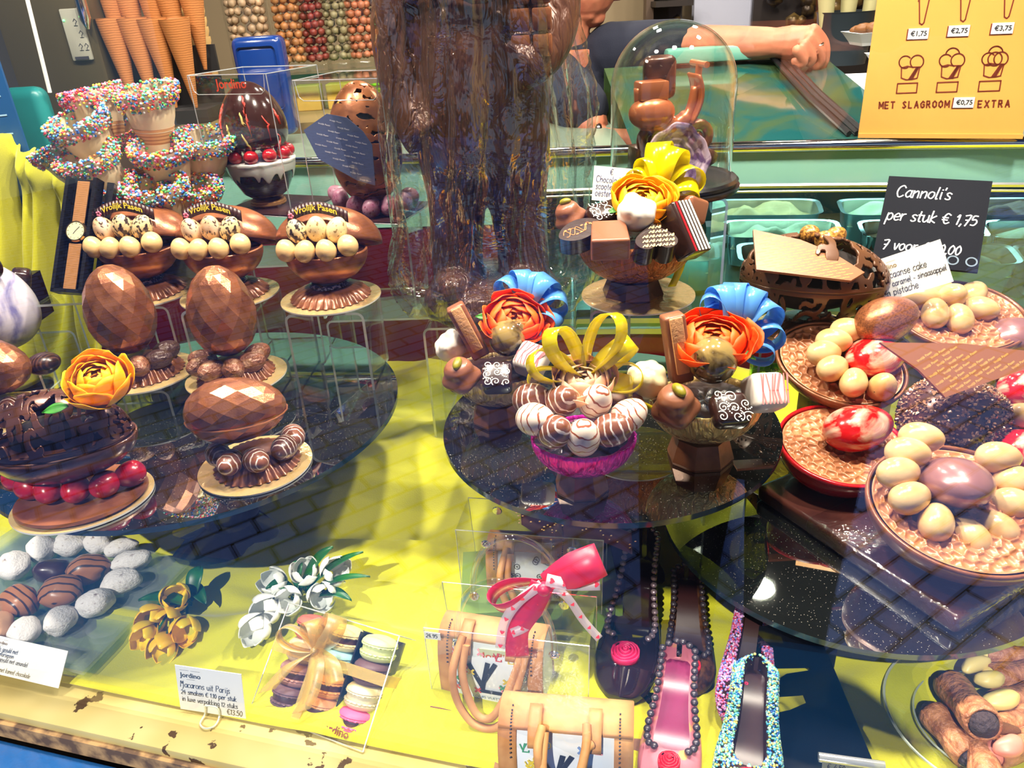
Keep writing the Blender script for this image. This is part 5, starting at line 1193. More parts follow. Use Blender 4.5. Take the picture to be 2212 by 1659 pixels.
flower(B(1258, 824, P3.y + .012), .037, (24, 0, 0), 'peach ranunculus behind the striped eggs of the magenta bowl', (255, 224, 190), (255, 204, 164), None, sc_=(1.1, 1, .9), seed=9)
bow(B(1262, 822, P3.y + .022), 'open yellow ribbon bow with wide loops behind the peach flower', yellowr, [(8, 118, .080, .024, .30, 42), (-6, 66, .092, .024, .28, -40), (10, 36, .074, .024, .32, 46), (-12, 6, .070, .022, .34, -36), (6, 150, .074, .024, .34, 38), (-10, 182, .068, .022, .32, 40), (0, -14, .06, .024, .28, 40)], tails=(([(.03, .01, -.02), (.07, .0, -.035), (.10, -.005, -.055)], .01), ([(.035, .015, -.02), (.085, .02, -.03), (.12, .03, -.06)], .008)))
b = MB(); b.box((0, 0, 0), (.05, .03, .006), None, .002); o = b.build('wafer_leaf', milk, None, 40, B(1350, 862, P3.y + .02)); o.rotation_euler = (.2, .3, .2); tag(o, 'thin milk chocolate shard at the rim of the magenta bowl', 'chocolate shard')
# ---------------------------------------------------------------- boxed eggs
def pvc_box(BL, BR, depth, h, label, nm):
    M, W, _ = frame(BL, BR, BL + V(0, 0, 1)); t = thing('gift_box', label, 'gift box', group='clear plastic gift boxes'); t.matrix_world = M @ RX(90) if False else Matrix.LocRotScale(BL, Euler((0, 0, math.atan2(BR.y - BL.y, BR.x - BL.x))), None)
    b = MB()
    b.add([(0, 0, 0), (W, 0, 0), (W, depth, 0), (0, depth, 0), (0, 0, h), (W, 0, h), (W, depth, h), (0, depth, h)], [(0, 1, 5, 4), (1, 2, 6, 5), (2, 3, 7, 6), (3, 0, 4, 7), (4, 5, 6, 7)]); b.build('wall', pvc, t, 0)
    b = MB(); e = .0009
    for p, q in (((0, 0, 0), (0, 0, h)), ((W, 0, 0), (W, 0, h)), ((W, depth, 0), (W, depth, h)), ((0, depth, 0), (0, depth, h)), ((0, 0, h), (W, 0, h)), ((W, 0, h), (W, depth, h)), ((W, depth, h), (0, depth, h)), ((0, depth, h), (0, 0, h)), ((0, 0, 0), (W, 0, 0)), ((W, 0, 0), (W, depth, 0))): b.tube([p, q], e, 6)
    b.tube([(.004, -.001, h), (.008, -.001, h - .026), (.016, -.001, h - .032), (W - .016, -.001, h - .032), (W - .008, -.001, h - .026), (W - .004, -.001, h)], e * .7, 6)
    b.build('fold', pvcedge, t); b = MB(); b.box((W / 2, depth / 2, .002), (W * .98, depth * .98, .003)); b.build('base_card', pm('plum_card', lin((60, 36, 40)), .3), t, 0)
    return t, W
zb = 1.20
BL, BR = A(473, 461, zb), A(632, 470, zb); h1 = B(411, 163, BL.y).z - zb
riser(0, 0, zb - .001, .155, .14, .10, 'clear acrylic riser under the boxed cherry egg', -3, (BL + BR) / 2 + V(0, .005, 0)); riser(0, 0, zb - .101, .17, .14, .349, 'tall clear acrylic riser at the back below the boxed cherry egg', -3, (BL + BR) / 2 + V(0, .006, 0))
t, W = pvc_box(BL, BR, .15, h1, 'clear plastic gift box around the dark cherry egg', 'a')
b = MB(); printed(b, 'Jordino', .022, T(W * .36, -.002, h1 - .004) @ RX(90) @ T(0, -.018, 0), 0, 'LEFT', .015); b.build('shop_name', pm('red_print', lin((190, 60, 40)), .5), t, 0)
E1 = (BL + BR) / 2 + V(.010, .068, .004)
splat = pm('dark_splashed', lin((52, 28, 28)), .15, 0, coat=.6)
t = thing('cherry_egg', 'dark chocolate egg opened over red cherries with dripping white icing', 'chocolate egg', E1); t.scale = (.95, .95, .87)
b = MB(); b.lathe([(.032, 0), (.036, .004), (.034, .012), (.026, .014), (0, .014)], 40, None, 0, lambda a, k, r: r * (1 + .04 * math.sin(18 * a) * (0 < k < 4))); b.build('waffle_ring', waffle, t, 60)
b = MB(); b.lathe([(0, .010), (.022, .012), (.045, .03), (.062, .065), (.066, .095), (.060, .098), (0, .095)], 48); b.build('lower_shell', splat, t, 60)
b = MB(); rn = random.Random(3)
def ic(a, k):
    an = 2 * math.pi * a; dr = .022 + .020 * max(0, math.sin(an * 5 + 1)) ** 4 + .016 * max(0, math.sin(an * 9 + 2)) ** 6
    z_ = .102 - (dr + .004) * max(0, k - .35) / .65; r = .0 + (.0685 * min(1, k / .35) if k < .35 else .0685 + .0015 - .02 * max(0, (.095 - z_)) ** 1.0 * 6 * .0)
    if z_ < .095: r = .0672 - (.095 - z_) ** 2 * 5 - (.095 - z_) * .06 + .0015
    return (r * math.cos(an), r * math.sin(an), z_)
b.grid(ic, 120, 22, None, 0, True); solid(b.build('icing', pm('white_icing', lin((236, 236, 230)), .25, coat=.3), t, 180), .003, 1)
b = MB(); b.egg(.128, .165, .18, 48, 30, T(0, 0, .178)); b.warp(lambda v: V(v.x, v.y, max(v.z, .128))); b.build('upper_shell', splat, t, 60)
b = MB(); rn = random.Random(12)
for i in range(11):
    a = rn.uniform(-2.7, -.4); z0 = rn.uniform(.14, .24); P_ = []
    for q in range(7):
        zz = z0 - q * rn.uniform(.003, .009); a += rn.uniform(-.05, .07); tt = math.acos(max(-1, min(1, -(zz - .178) / .0825))); r = .064 * math.sin(tt) * (1 + .18 * math.cos(tt)) + .0006
        P_.append((r * math.cos(a), r * math.sin(a), zz))
    b.tube(P_, [.0008 + .0016 * math.sin(math.pi * q / 6) for q in range(7)], 6, None, 1 if i % 4 == 0 else 0)
b.build('splash', [pm('red_splash', lin((206, 66, 56)), .4), pm('cream_splash', lin((226, 206, 120)), .4)], t, 180)
for i in range(10):
    a = -math.pi / 2 + i * math.pi / 5; candy_egg(E1 + V(.054 * math.cos(a), .054 * math.sin(a), .0995), .025, .027, pm('red_cherry', lin((178, 20, 36)), .2, coat=.6), 'glossy red cherry ball in the boxed egg, %s round the ring from the window' % ordn[i], 'red cherry balls in the boxed egg', (0, 0, 0), 'cherry_ball', 'sweet', None, 0)
BL, BR = A(684, 478, zb), A(860, 485, zb); h2 = B(638, 174, BL.y).z - zb
riser(0, 0, zb - .001, .18, .15, .18, 'upper clear acrylic riser under the boxed openwork egg', -4, (BL + BR) / 2 + V(0, .003, 0)); riser(0, 0, zb - .181, .21, .17, .264, 'lower clear acrylic riser of the pair under the boxed openwork egg', -4, (BL + BR) / 2 + V(.02, -.01, 0))
t, W = pvc_box(BL, BR, .15, h2, 'clear plastic gift box around the bronzed openwork egg', 'b')
E2 = (BL + BR) / 2 + V(.022, .070, .004)
t = thing('openwork_egg', 'upright bronzed openwork egg with printed chocolate sheet inside clear box', 'chocolate egg', E2); t.scale = (.96, .96, .90)
b = MB(); b.lathe([(0, 0), (.05, 0), (.05, .012), (.03, .02), (0, .02)], 40); b.build('base', darkb, t)
Mx = T(0, 0, .132) @ RY(-90)
b = MB(); openwork(b, .134, .134, .235, 21, 185, Mx @ RX(90), .03, .06, 190, 90); openwork(b, .134, .134, .235, 23, 185, Mx @ RX(-90), .03, .06, 190, 90)
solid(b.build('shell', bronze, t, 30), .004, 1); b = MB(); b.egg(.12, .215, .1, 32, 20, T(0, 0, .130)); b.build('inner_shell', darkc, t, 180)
blueprint = pm('blue_grey_chocolate_sheet', lin((74, 84, 118)), .3); paleink = pm('pale_print_ink', lin((206, 206, 216)), .5)
def printed_sheet(parent, pts, M, m, inkm, size, dx, dy, th=.003, rot=0, base='sheet'):
    b = MB(); b.prism(pts, -th, 0, M); o = b.build(base, m, parent, 0)
    xs = [p[0] for p in pts]; ys = [p[1] for p in pts]; b = MB()
    def inside(x, y):
        s_ = 0
        for i in range(len(pts)):
            (x0, y0), (x1, y1) = pts[i], pts[(i + 1) % len(pts)]
            if (y0 > y) != (y1 > y) and x < (x1 - x0) * (y - y0) / (y1 - y0) + x0: s_ ^= 1
        return s_
    r = 0; R_ = math.radians(rot); cx, cy = sum(xs) / len(xs), sum(ys) / len(ys)
    for iy in range(-40, 40):
        for ix in range(-20, 20):
            X, Y_ = ix * dx + (iy % 2) * dx * .45, iy * dy
            x0, y0 = cx + X * math.cos(R_) - Y_ * math.sin(R_), cy + X * math.sin(R_) + Y_ * math.cos(R_)
            x1, y1 = x0 + math.cos(R_) * size * 6.2, y0 + math.sin(R_) * size * 6.2
            if inside(x0, y0) and inside(x1, y1) and inside(x0, y0 + size * .7) and inside(x1, y1 + size * .7): printed(b, 'Vrolijk Pasen', size, M @ T(x0, y0, .0004) @ RZ(rot))
    b.build('lettering', inkm, o, 0); return o
printed_sheet(t, [(-.075, .030), (-.035, .062), (.0, .058), (.028, .036), (.045, .012), (.052, -.062), (.02, -.055), (-.05, -.02)], T(-.022, -.071, .135) @ RX(86) @ RZ(-8), blueprint, paleink, .0040, .034, .0095, .003, -8)
for i, (u, v) in enumerate(((735, 425), (768, 440), (803, 444), (840, 440), (872, 432), (728, 415), (884, 420))):
    Q = A(u, v + 4, zb + .022); candy_egg(Q, .038, .033, lilac, 'speckled lilac egg beneath the boxed openwork egg, %s of the ring' % ordn[i], 'lilac eggs under the boxed openwork egg', (20, 10 * i, 40 * i))
# ---------------------------------------------------------------- cellophane wrapped figure
zf = 1.05; P = A(1075, 655, zf)
riser(0, 0, zf, .26, .24, zf - .795, 'wide clear acrylic riser under the wrapped chocolate figure', -6, P + V(0, -.11, 0))
furm, nt, N, L, p_ = nodes('fur_textured_chocolate'); p_.inputs['Base Color'].default_value = (*lin((88, 56, 44)), 1); p_.inputs['Roughness'].default_value = .3; p_.inputs['Metallic'].default_value = .15; p_.inputs['Coat Weight'].default_value = .3
L.new(bumpn(nt, noise(nt, 1, 3, coord(nt, 1, 'Object', None, (60, 60, 11)), .8), 1, .012), p_.inputs['Normal'])
t = thing('chocolate_figure', 'large furry chocolate animal figure wrapped in clear cellophane', 'chocolate figure', P + V(-.006, 0, 0), None, (0, 0, -6)); t.scale = (.90, .95, 1)
b = MB()
b.lathe([(0, 0), (.135, 0), (.14, .02), (.12, .05), (.06, .06), (0, .062)], 40)
for sx_ in (-1, 1):
    b.tube(smooth_line([(sx_ * .062, -.015, .03), (sx_ * .064, -.012, .10), (sx_ * .056, 0, .2), (sx_ * .05, .0, .30)], 4), [.05, .05, .05, .05, .05, .05, .052, .054, .058, .064, .07, .072, .074], 20); b.ball((sx_ * .066, -.055, .055), .042, 3, None, 0, (1, 1.4, .8))
b.tube(smooth_line([(0, .01, .24), (0, .01, .36), (0, .015, .50), (0, .02, .62)], 4), [.098, .110, .118, .12, .122, .12, .118, .112, .105, .098, .09, .082, .075], 24)
b.tube(smooth_line([(-.10, 0, .54), (-.135, -.02, .46), (-.125, -.05, .36), (-.09, -.075, .30)], 4), [.05, .048, .046, .044, .042, .040, .038, .037, .036, .036, .036, .038, .036], 16)
b.tube(smooth_line([(.10, 0, .55), (.14, -.03, .48), (.12, -.07, .42), (.07, -.10, .40)], 4), [.05, .048, .046, .044, .042, .040, .038, .037, .036, .036, .036, .038, .036], 16)
b.ball((0, .02, .70), .1, 3); b.ball((0, -.06, .68), .05, 3)
remesh(b.build('body', furm, t, 180), .006, 3)
b = MB()
for i in range(4):
    for j in range(2): b.box((.085 + .034 * j, -.105, .43 + .034 * i), (.031, .02, .031), None, .005, 2)
b.build('chocolate_bar', milk, t)
b = MB(); b.tube([(.115 * math.cos(a * .2094), .115 * math.sin(a * .2094) + .01, .505 + .012 * math.sin(a)) for a in range(30)], .008, 8, closed=True); b.build('collar', darkc, t)
wrap = thing('cellophane_wrap', 'clear crinkled cellophane wrapped round the furry chocolate figure', 'wrapping', P, None, (0, 0, -6)); wrap.scale = (.90, .94, 1)
b = MB()
def cw(a, k):
    an = 2 * math.pi * a; z_ = -.004 + .78 * k
    base = .155 + .03 * math.exp(-((k - .10) / .07) ** 2) + .02 * math.sin(k * 5) - .015 * k
    base = base * (min(1, .55 + k * 14))
    f_ = .010 * math.sin(an * 7 + 3 * k) + .007 * math.sin(an * 17 - 6 * k) + .012 * mnoise.noise((math.cos(an) * 2.5, math.sin(an) * 2.5, k * 6)) + .006 * abs(mnoise.noise((math.cos(an) * 6, math.sin(an) * 6, k * 14))) + .011 * (1 - abs(math.sin(an * 4 + 2.2 * k + .6 * math.sin(9 * k)))) ** 7 + .007 * (1 - abs(math.sin(an * 7 - 5 * k))) ** 7
    return ((base * 1.06 + f_) * math.cos(an), (base + f_) * math.sin(an), z_)
b.grid(cw, 230, 120, None, 0, True); b.build('film', cello, wrap, 180)
# ---------------------------------------------------------------- glass dome with chocolate scooter and oyster shell
zd = 1.25; P = A(1446, 408, zd)
riser(0, 0, zd, .15, .15, zd - .80, 'tall clear acrylic riser under the glass dome', -8, P + V(0, -.07, 0))
t = thing('glass_dome', 'glass dome on black round base over a chocolate scooter', 'glass dome', P)
b = MB(); b.lathe([(0, 0), (.108, 0), (.110, .004), (.110, .008), (.104, .010), (.104, .014), (.108, .016), (.104, .020), (.095, .018), (0, .016)], 72); b.build('base', black, t)
b = MB(); R_ = .0945; hz = .155
b.lathe([(R_, .02), (R_, hz)] + [(R_ * math.cos(q * math.pi / 32), hz + R_ * math.sin(q * math.pi / 32)) for q in range(1, 17)], 72); solid(b.build('cover', domeg, t, 180), .002)
sct = thing('chocolate_scooter', 'copper coloured chocolate scooter with box under the glass dome', 'chocolate figure', P + V(-.01, 0, .018), None, (0, 0, 10)); sct.scale = (.92, .92, .92)
cop = pm('copper_chocolate', lin((186, 106, 66)), .28, .45, coat=.3)
b = MB(); b.tube(smooth_line([(-.055, -.02, .155), (-.05, -.02, .11), (-.03, -.02, .095), (.01, -.02, .092), (.035, -.02, .11), (.045, -.02, .15)], 4), [.010] * 4 + [.016] * 4 + [.018] * 4 + [.014] * 4 + [.010] * 5, 12); b.ball((-.035, -.025, .115), .032, 3, None, 0, (1.25, .8, .85)); b.build('body', cop, sct, 180)
b = MB(); b.box((-.035, -.02, .150), (.05, .036, .030), None, .004); b.build('box', cop, sct)
for x in (-.03, .05):
    b = MB(); b.tube([(x + .020 * math.cos(a * .3927), -.02, .07 + .020 * math.sin(a * .3927)) for a in range(16)], .009, 10, closed=True); b.ball((x, -.02, .07), .010, 2, None, 0, (1, .8, 1)); b.build('wheel', pm('copper_dark', lin((120, 66, 44)), .3, .4), sct, 180)
b = MB(); b.tube([(.045, -.02, .15), (.047, -.02, .185)], .006, 8); b.tube([(.047, -.05, .185), (.047, .01, .185)], .005, 8); b.build('handlebar', cop, sct)
b = MB(); b.grid(lambda u, v: (.030 + .016 * math.sin(v * 2.6), -.02 + (u - .5) * .05, .095 + .075 * v), 8, 10); solid(b.build('front_shield', cop, sct, 180), .004); b = MB(); b.box((-.01, .01, .165), (.055, .03, .07), None, .012, 3); b.build('seat', darkb, sct)
b = MB(); b.box((-.035, .0, .03), (.05, .05, .06), None, .006); b.box((.05, .02, .03), (.03, .04, .06), None, .006); b.build('pedestal', darkb, sct)
b = MB()
def oy(a, k):
    an = 2 * math.pi * a; r = k * (.052 + .002 * math.sin(5 * an) + .0012 * math.sin(11 * an)); return (r * math.cos(an) * 1.0, .018 * (1 - k * k) + .0012 * math.sin(k * 40) - .0008 * math.sin(9 * an) * k, r * math.sin(an) * 1.1)
b.grid(oy, 60, 24, None, 0, True); o = solid(b.build('oyster_shell', pm('violet_shell', lin((196, 170, 190)), .4, .1, mix=(lin((96, 64, 110)), 55, .42, .6, 4, 1)), None, 180, B(1466, 350, P.y - .045)), .003); o.rotation_euler = (math.radians(-12), math.radians(12), math.radians(14)); o.scale = (1.05, 1, 1); tag(o, 'violet and white oyster shell under the glass dome', 'shell')
b = MB(); b.ball((0, 0, 0), .03, 3, None, 0, (1.3, .5, .6)); o = b.build('dark_shell', darkb, None, 180, B(1500, 342, P.y + .02)); tag(o, 'dark brown shell behind the violet oyster shell', 'shell')
t, W, H = card('price_card', 'white price card about a chocolate scooter half hidden by the golden flower', 'price card', B(1278, 432, 1.16), B(1372, 440, 1.16), B(1277, 357, 1.18), white, .001, 'white price cards')
b = MB(); s_ = H * .11
for i, tx in enumerate(('      \u20ac', 'Chocolade', 'scooter', 'oester')): scribe(b, tx, s_, s_ * .14, None, .06 * W, H * (.78 - (.24 if i else 0) - .20 * max(0, i - 1)), 0, .08, .0006)
b.build('handwriting', pm('blue_ink', lin((30, 40, 110)), .5), t, 0)
# ---------------------------------------------------------------- slab with honeycomb egg halves
zs = RZ_ + .026
sl = thing('chocolate_slab', 'thick dark brown slab wrapped in clear film carrying the honeycomb egg halves', 'slab')
Lc, Fc = A(1636, 1046, zs), A(2072, 1338, zs)
ex = (Fc - Lc); ex.z = 0; W = ex.length; ex.normalize(); ey = V(-ex.y, ex.x, 0)
sl.matrix_world = Matrix(((ex.x, ey.x, 0, Lc.x), (ex.y, ey.y, 0, Lc.y), (0, 0, 1, RZ_), (0, 0, 0, 1)))
slabm = pm('slab_brown', lin((84, 44, 34)), .3, .05, mix=(lin((60, 26, 22)), 18, .4, .65), coat=.3)
b = MB(); b.box((W / 2, .115, .0135), (W, .23, .024), None, .006, 3); b.build('slab', slabm, sl)
b = MB(); b.box((W / 2 + .045, .115, .0142), (W - .085, .236, .0272), None, .010, 4); b.build('film', wrapf, sl)
honm = pm('honeycomb_chocolate', lin((200, 136, 92)), .36, .12, mix=(lin((160, 100, 64)), 20, .35, .65), coat=.2)
def honeyhalf(P, rx, ry, h, rot, label, outer, seed, cell=.0142, hole=None, k=.10):
    rn = random.Random(seed)
    t = thing('honeycomb_egg_half', label, 'chocolate egg half', P, 'honeycomb filled egg halves'); t.rotation_euler = (RX(rot[0]) @ RY(rot[1]) @ RZ(rot[2])).to_euler()
    pts = {}; nx = int(rx * 2.4 / cell) + 2
    for i in range(-nx, nx):
        for j in range(-nx, nx):
            pts[(i, j)] = ((i + .5 * (j % 2) + rn.uniform(-.28, .28)) * cell, (j * .866 + rn.uniform(-.28, .28)) * cell)
    def hgt(x, y):
        j0 = round(y / cell / .866); i0 = round(x / cell - .5 * (j0 % 2)); ds = []
        for dj in (-2, -1, 0, 1, 2):
            for di in (-2, -1, 0, 1, 2):
                p = pts.get((i0 + di, j0 + dj))
                if p: ds.append(math.hypot(x - p[0], y - p[1]))
        ds.sort(); d = ds[1] - ds[0]
        return -.0042 * (1 - math.exp(-(d / .0030) ** 1.4))
    def rim(an): return (rx * math.cos(an) * (1 + k * math.cos(an)) , ry * math.sin(an) * (1 + k * math.cos(an)))
    b = MB(); n = 270; m = 84; vs = [(0, 0, hgt(0, 0))]; fs = []
    for q in range(1, m + 1):
        f = q / m
        for i in range(n):
            x, y = rim(2 * math.pi * i / n); x *= f * .965; y *= f * .965; z = hgt(x, y) if f < .97 else -.001; vs.append((x, y, z))
    for i in range(n): fs.append((0, 1 + i, 1 + (i + 1) % n))
    for q in range(m - 1):
        a, c = 1 + q * n, 1 + (q + 1) * n
        for i in range(n): fs.append((a + i, c + i, c + (i + 1) % n, a + (i + 1) % n))
    b.add(vs, fs); b.build('honeycomb', honm, t, 180)
    b = MB()
    def sh(a, c):
        an = 2 * math.pi * a; ph = math.pi / 2 * c; x, y = rim(an); r = math.sin(ph); return (x * r, y * r, -h * math.cos(ph) + (.001 if c == 1 else 0))
    b.grid(sh, 80, 16, None, 0, True); solid(b.build('shell', outer, t, 180), .004, 1); return t
redout = pm('red_shell', lin((176, 8, 22)), .2, 0, coat=.5, mix=(lin((206, 30, 40)), 6, .4, .65))
def half_on(P, L, W, D, m, label, rot, name='half_egg', group=None, cat='chocolate egg'):
    b = MB(); b.egg(1, 1, .12, 40, 24); b.v = [(x, y, z) for x, y, z in b.v]
    o = b.build(name, m, None, 180, P); o.scale = (W, D, L); o.rotation_euler = [math.radians(a) for a in rot]; return tag(o, label, cat, group)
def ring(items, m, fmt, group, L=.052, W=.0385, dz=.0):
    for j, (u, v, y, rz, el) in enumerate(items): candy_egg(B(u, v, y), L, W, m, fmt % ordn[j], group, (90 - el, 0, rz))
# front half, tilted to the window
P = A(2062, 1092, .985)
honeyhalf(P, .104, .096, .062, (14, 0, -12), 'honeycomb egg half in front at the wrapped slab corner, ringed by ten cream eggs', milk, 4)
y0 = P.y
half_on(B(2066, 1045, y0 + .012), .090, .082, .058, purplechoc, 'mauve half egg ringed by cream eggs on the honeycomb half in front', (72, 0, -10))
ring([(1990, 946, y0 + .068, 60, 6), (1961, 979, y0 + .045, 72, 2), (1941, 1022, y0 + .022, 100, 0), (1966, 1075, y0 - .004, 110, 0), (2022, 1127, y0 - .026, 150, 10), (2096, 1160, y0 - .034, 195, 20), (2150, 1140, y0 - .024, 215, 10), (2192, 1090, y0 - .002, 60, 0), (2196, 1040, y0 + .028, 66, 0), (2157, 988, y0 + .050, 80, 0)], cream,
     'cream speckled egg, %s of ten anticlockwise round the mauve half egg', 'cream eggs round the mauve half egg')
# left half with red outside
P = A(1812, 962, .968)
honeyhalf(P, .088, .080, .058, (10, 4, 25), 'honeycomb egg half with red outer shell, carrying the large red marbled egg', redout, 9)
half_on(B(1854, 924, P.y + .004), .098, .070, .060, marble, 'large red and white marbled egg on the red shelled honeycomb half', (84, 0, 100), 'marbled_egg', 'red marbled eggs')
# upper half over the red one
P = A(1828, 788, 1.03)
honeyhalf(P, .092, .070, .055, (26, -6, 140), 'honeycomb egg half beside the brown lattice egg, lined with six cream eggs', milk, 13)
y0 = P.y
ring([(1832, 714, y0 + .030, 70, 4), (1801, 737, y0 + .014, 66, 4), (1780, 763, y0 - .002, 98, 0), (1799, 795, y0 - .024, 120, 0), (1844, 825, y0 - .046, 150, 10), (1906, 836, y0 - .056, 0, 60)], cream,
     'cream speckled egg, %s of six along the honeycomb half beside the lattice egg', 'cream eggs beside the lattice egg')
half_on(B(1890, 772, y0 - .012), .084, .070, .056, marble, 'red and peach marbled egg half covered by the printed chocolate sheet', (80, 0, 80), 'marbled_egg', 'red marbled eggs')
half_on(B(1916, 690, y0 + .02), .098, .070, .066, bronze, 'smooth glossy bronze egg between the two groups of cream eggs', (78, 0, 105), 'bronze_egg')
b = MB(); b.box((0, 0, .035), (.11, .09, .07), RZ(20), .01); o = b.build('chocolate_plinth', darkb, None, 40, (P.x + .015, P.y + .02, zs - .0)); tag(o, 'dark chocolate plinth under the honeycomb half beside the lattice egg', 'plinth')
# rear half
P = A(2062, 678, 1.055)
honeyhalf(P, .098, .080, .055, (20, 0, -8), 'honeycomb egg half in front of the cake card, heaped with seven cream eggs', milk, 21)
y0 = P.y
ring([(2020, 625, y0 + .05, 70, 10), (1992, 643, y0 + .03, 72, 4), (2057, 640, y0 + .02, 10, 40), (2101, 636, y0 + .032, 120, 20), (2020, 676, y0 - .012, 160, 30), (2119, 668, y0 + .002, 55, 0), (2072, 688, y0 - .022, 170, 30)], cream,
     'cream speckled egg, %s of seven heaped in front of the cake card', 'cream eggs in front of the cake card', .054, .041)
half_on(B(2190, 728, y0 - .03), .09, .08, .06, purplechoc, 'smooth brown egg at the picture border above the printed sheet', (80, 0, 80), 'bronze_egg')
b = MB(); b.box((0, 0, .055), (.13, .10, .11), None, .01); o = b.build('chocolate_plinth', darkb, None, 40, (P.x + .01, P.y + .015, RZ_ )); tag(o, 'dark chocolate plinth under the honeycomb half in front of the cake card', 'plinth')
# nib covered egg with printed sheet
P = A(2062, 905, .985)
t = thing('nib_covered_egg', 'chocolate egg crusted with cocoa nibs below a printed chocolate sheet', 'chocolate egg', P)
b = MB(); b.egg(.118, .145, .10, 40, 24, RZ(-15) @ RY(88)); b.build('shell', darkb, t, 180)
b = MB(); rn = random.Random(5); Me = RZ(-15) @ RY(88)
for i in range(2300):
    zz = rn.uniform(-1, 1); an = rn.uniform(0, 6.283); r = math.sqrt(1 - zz * zz); tt = math.acos(-zz)
    p = V(.059 * math.sin(tt) * (1 + .10 * math.cos(tt)) * math.cos(an), .059 * math.sin(tt) * (1 + .10 * math.cos(tt)) * math.sin(an), -.0725 * math.cos(tt)) * 1.012
    R_ = Euler((rn.uniform(0, 6), rn.uniform(0, 6), rn.uniform(0, 6))).to_matrix().to_4x4(); s_ = rn.uniform(.0016, .003); c_ = rn.uniform(.6, 1.3)
    b.add([(-s_, -s_ * .7, -s_ * .35), (s_, -s_ * .6, -s_ * .35), (s_ * .7, s_ * .7, -s_ * .3), (-s_ * .8, s_ * .6, -s_ * .3), (-s_ * .7, -s_ * .4, s_ * .35), (s_ * .8, -s_ * .4, s_ * .3), (s_ * .5, s_ * .5, s_ * .35), (-s_ * .6, s_ * .4, s_ * .3)],
          [(3, 2, 1, 0), (4, 5, 6, 7), (0, 1, 5, 4), (1, 2, 6, 5), (2, 3, 7, 6), (3, 0, 4, 7)], 0, Me @ T(*p) @ R_, (.40 * c_, .22 * c_, .13 * c_))
nibm = pm('cocoa_nibs', (.2, .1, .06), .28, .25, vcol=True, coat=.3)
tag(b.build('nibs', nibm, t, 0), kind='stuff')
sheetm = pm('brown_printed_sheet', lin((146, 92, 58)), .35); goldprint = pm('yellow_cocoa_print', lin((240, 190, 96)), .5)
def sheet_from_px(parent, pxs, y_of, m, ink_, size, dx, dy, rot, name='printed_sheet'):
    Q = [B(u, v, y_of(u, v)) for u, v in pxs]; inv = parent.matrix_world.inverted() if False else Matrix.Translation(-Vector(parent.location))
    M, W_, H_ = frame(Q[0], Q[1], Q[2]); Ml = Matrix.Diagonal((1 / parent.scale[0],) * 3 + (1,)) @ inv @ M; Mi = M.inverted()
    pts = [(lambda r_: (r_.x, r_.y))(Mi @ q) for q in Q]
    if sum(pts[i][0] * pts[(i + 1) % len(pts)][1] - pts[(i + 1) % len(pts)][0] * pts[i][1] for i in range(len(pts))) < 0: pts = pts[::-1]
    return printed_sheet(parent, pts, Ml, m, ink_, size, dx, dy, .004, rot, name)
bpy.context.view_layer.update()
sheet_from_px(t, [(2042, 858), (2235, 790), (2235, 760), (2080, 742), (1900, 740), (1985, 800)], lambda u, v: P.y - .068 + (858 - v) * .00042, sheetm, goldprint, .0047, .033, .0062, 14)
half_on(B(2216, 838, P.y + .0), .07, .06, .05, marble, 'red marbled egg at the picture border beside the nib covered egg, upper one', (80, 0, 80), 'marbled_egg', 'red marbled eggs')
half_on(B(2212, 972, P.y - .06), .075, .066, .055, marble, 'red marbled egg at the picture border beside the ten cream eggs, lower one', (80, 0, 80), 'marbled_egg', 'red marbled eggs')
candy_egg(B(2210, 900, P.y - .03), .05, .04, cream, 'single cream egg at the picture border between two red marbled eggs', None, (60, 0, 20))
# ---------------------------------------------------------------- reclining lattice egg
z = 1.03; P = A(1742, 716, z)
riser(0, 0, z, .14, .12, z - .79, 'clear acrylic riser under the brown lattice egg', -20, P + V(-.02, -.055, 0))
gold_board(P, .088, 'gold cake board under the brown lattice egg')
t = thing('openwork_egg', 'reclining brown lattice chocolate egg under a printed chocolate sheet', 'chocolate egg', P + V(0, 0, .0025))
t.scale = (1.2, 1.2, 1.2); b = MB(); saucer(b, .055, .03, .018); b.build('saucer', milk, t, 50)
Me = T(.0, .0, .074) @ RZ(-14) @ RY(3)
b = MB(); openwork(b, .118, .118, .188, 31, 120, Me @ RX(0), .022, .042, 210, 90); openwork(b, .118, .118, .188, 33, 120, Me @ RX(180), .022, .042, 210, 90); solid(b.build('lattice', brownc, t, 30), .004, 1)
b = MB(); b.egg(.085, .155, .1, 32, 20, Me @ RY(90)); b.build('inner_shell', pm('painted_gap_shade', (.012, .007, .006), .9), t, 180)  # near-black stand-in, shade inside the lattice put into its colour
bpy.context.view_layer.update()
sheet_from_px(t, [(1634, 582), (1838, 606), (1868, 588), (1800, 545), (1730, 515), (1628, 492)], lambda u, v: P.y - .092 + (606 - v) * .00088 , sheetm, goldprint, .0030, .0205, .0054, 24)
for j, (u, v, dy, rot) in enumerate(((1750, 506, .03, (70, 0, 20)), (1784, 519, .005, (70, 0, 60)), (1806, 510, .03, (60, 0, 100)))):
    candy_egg(B(u, v, P.y + dy), .034, .030, goldspeck, 'golden speckled egg on the brown lattice egg, %s from the printed sheet side' % ordn[j], 'golden speckled eggs on the lattice egg', rot)
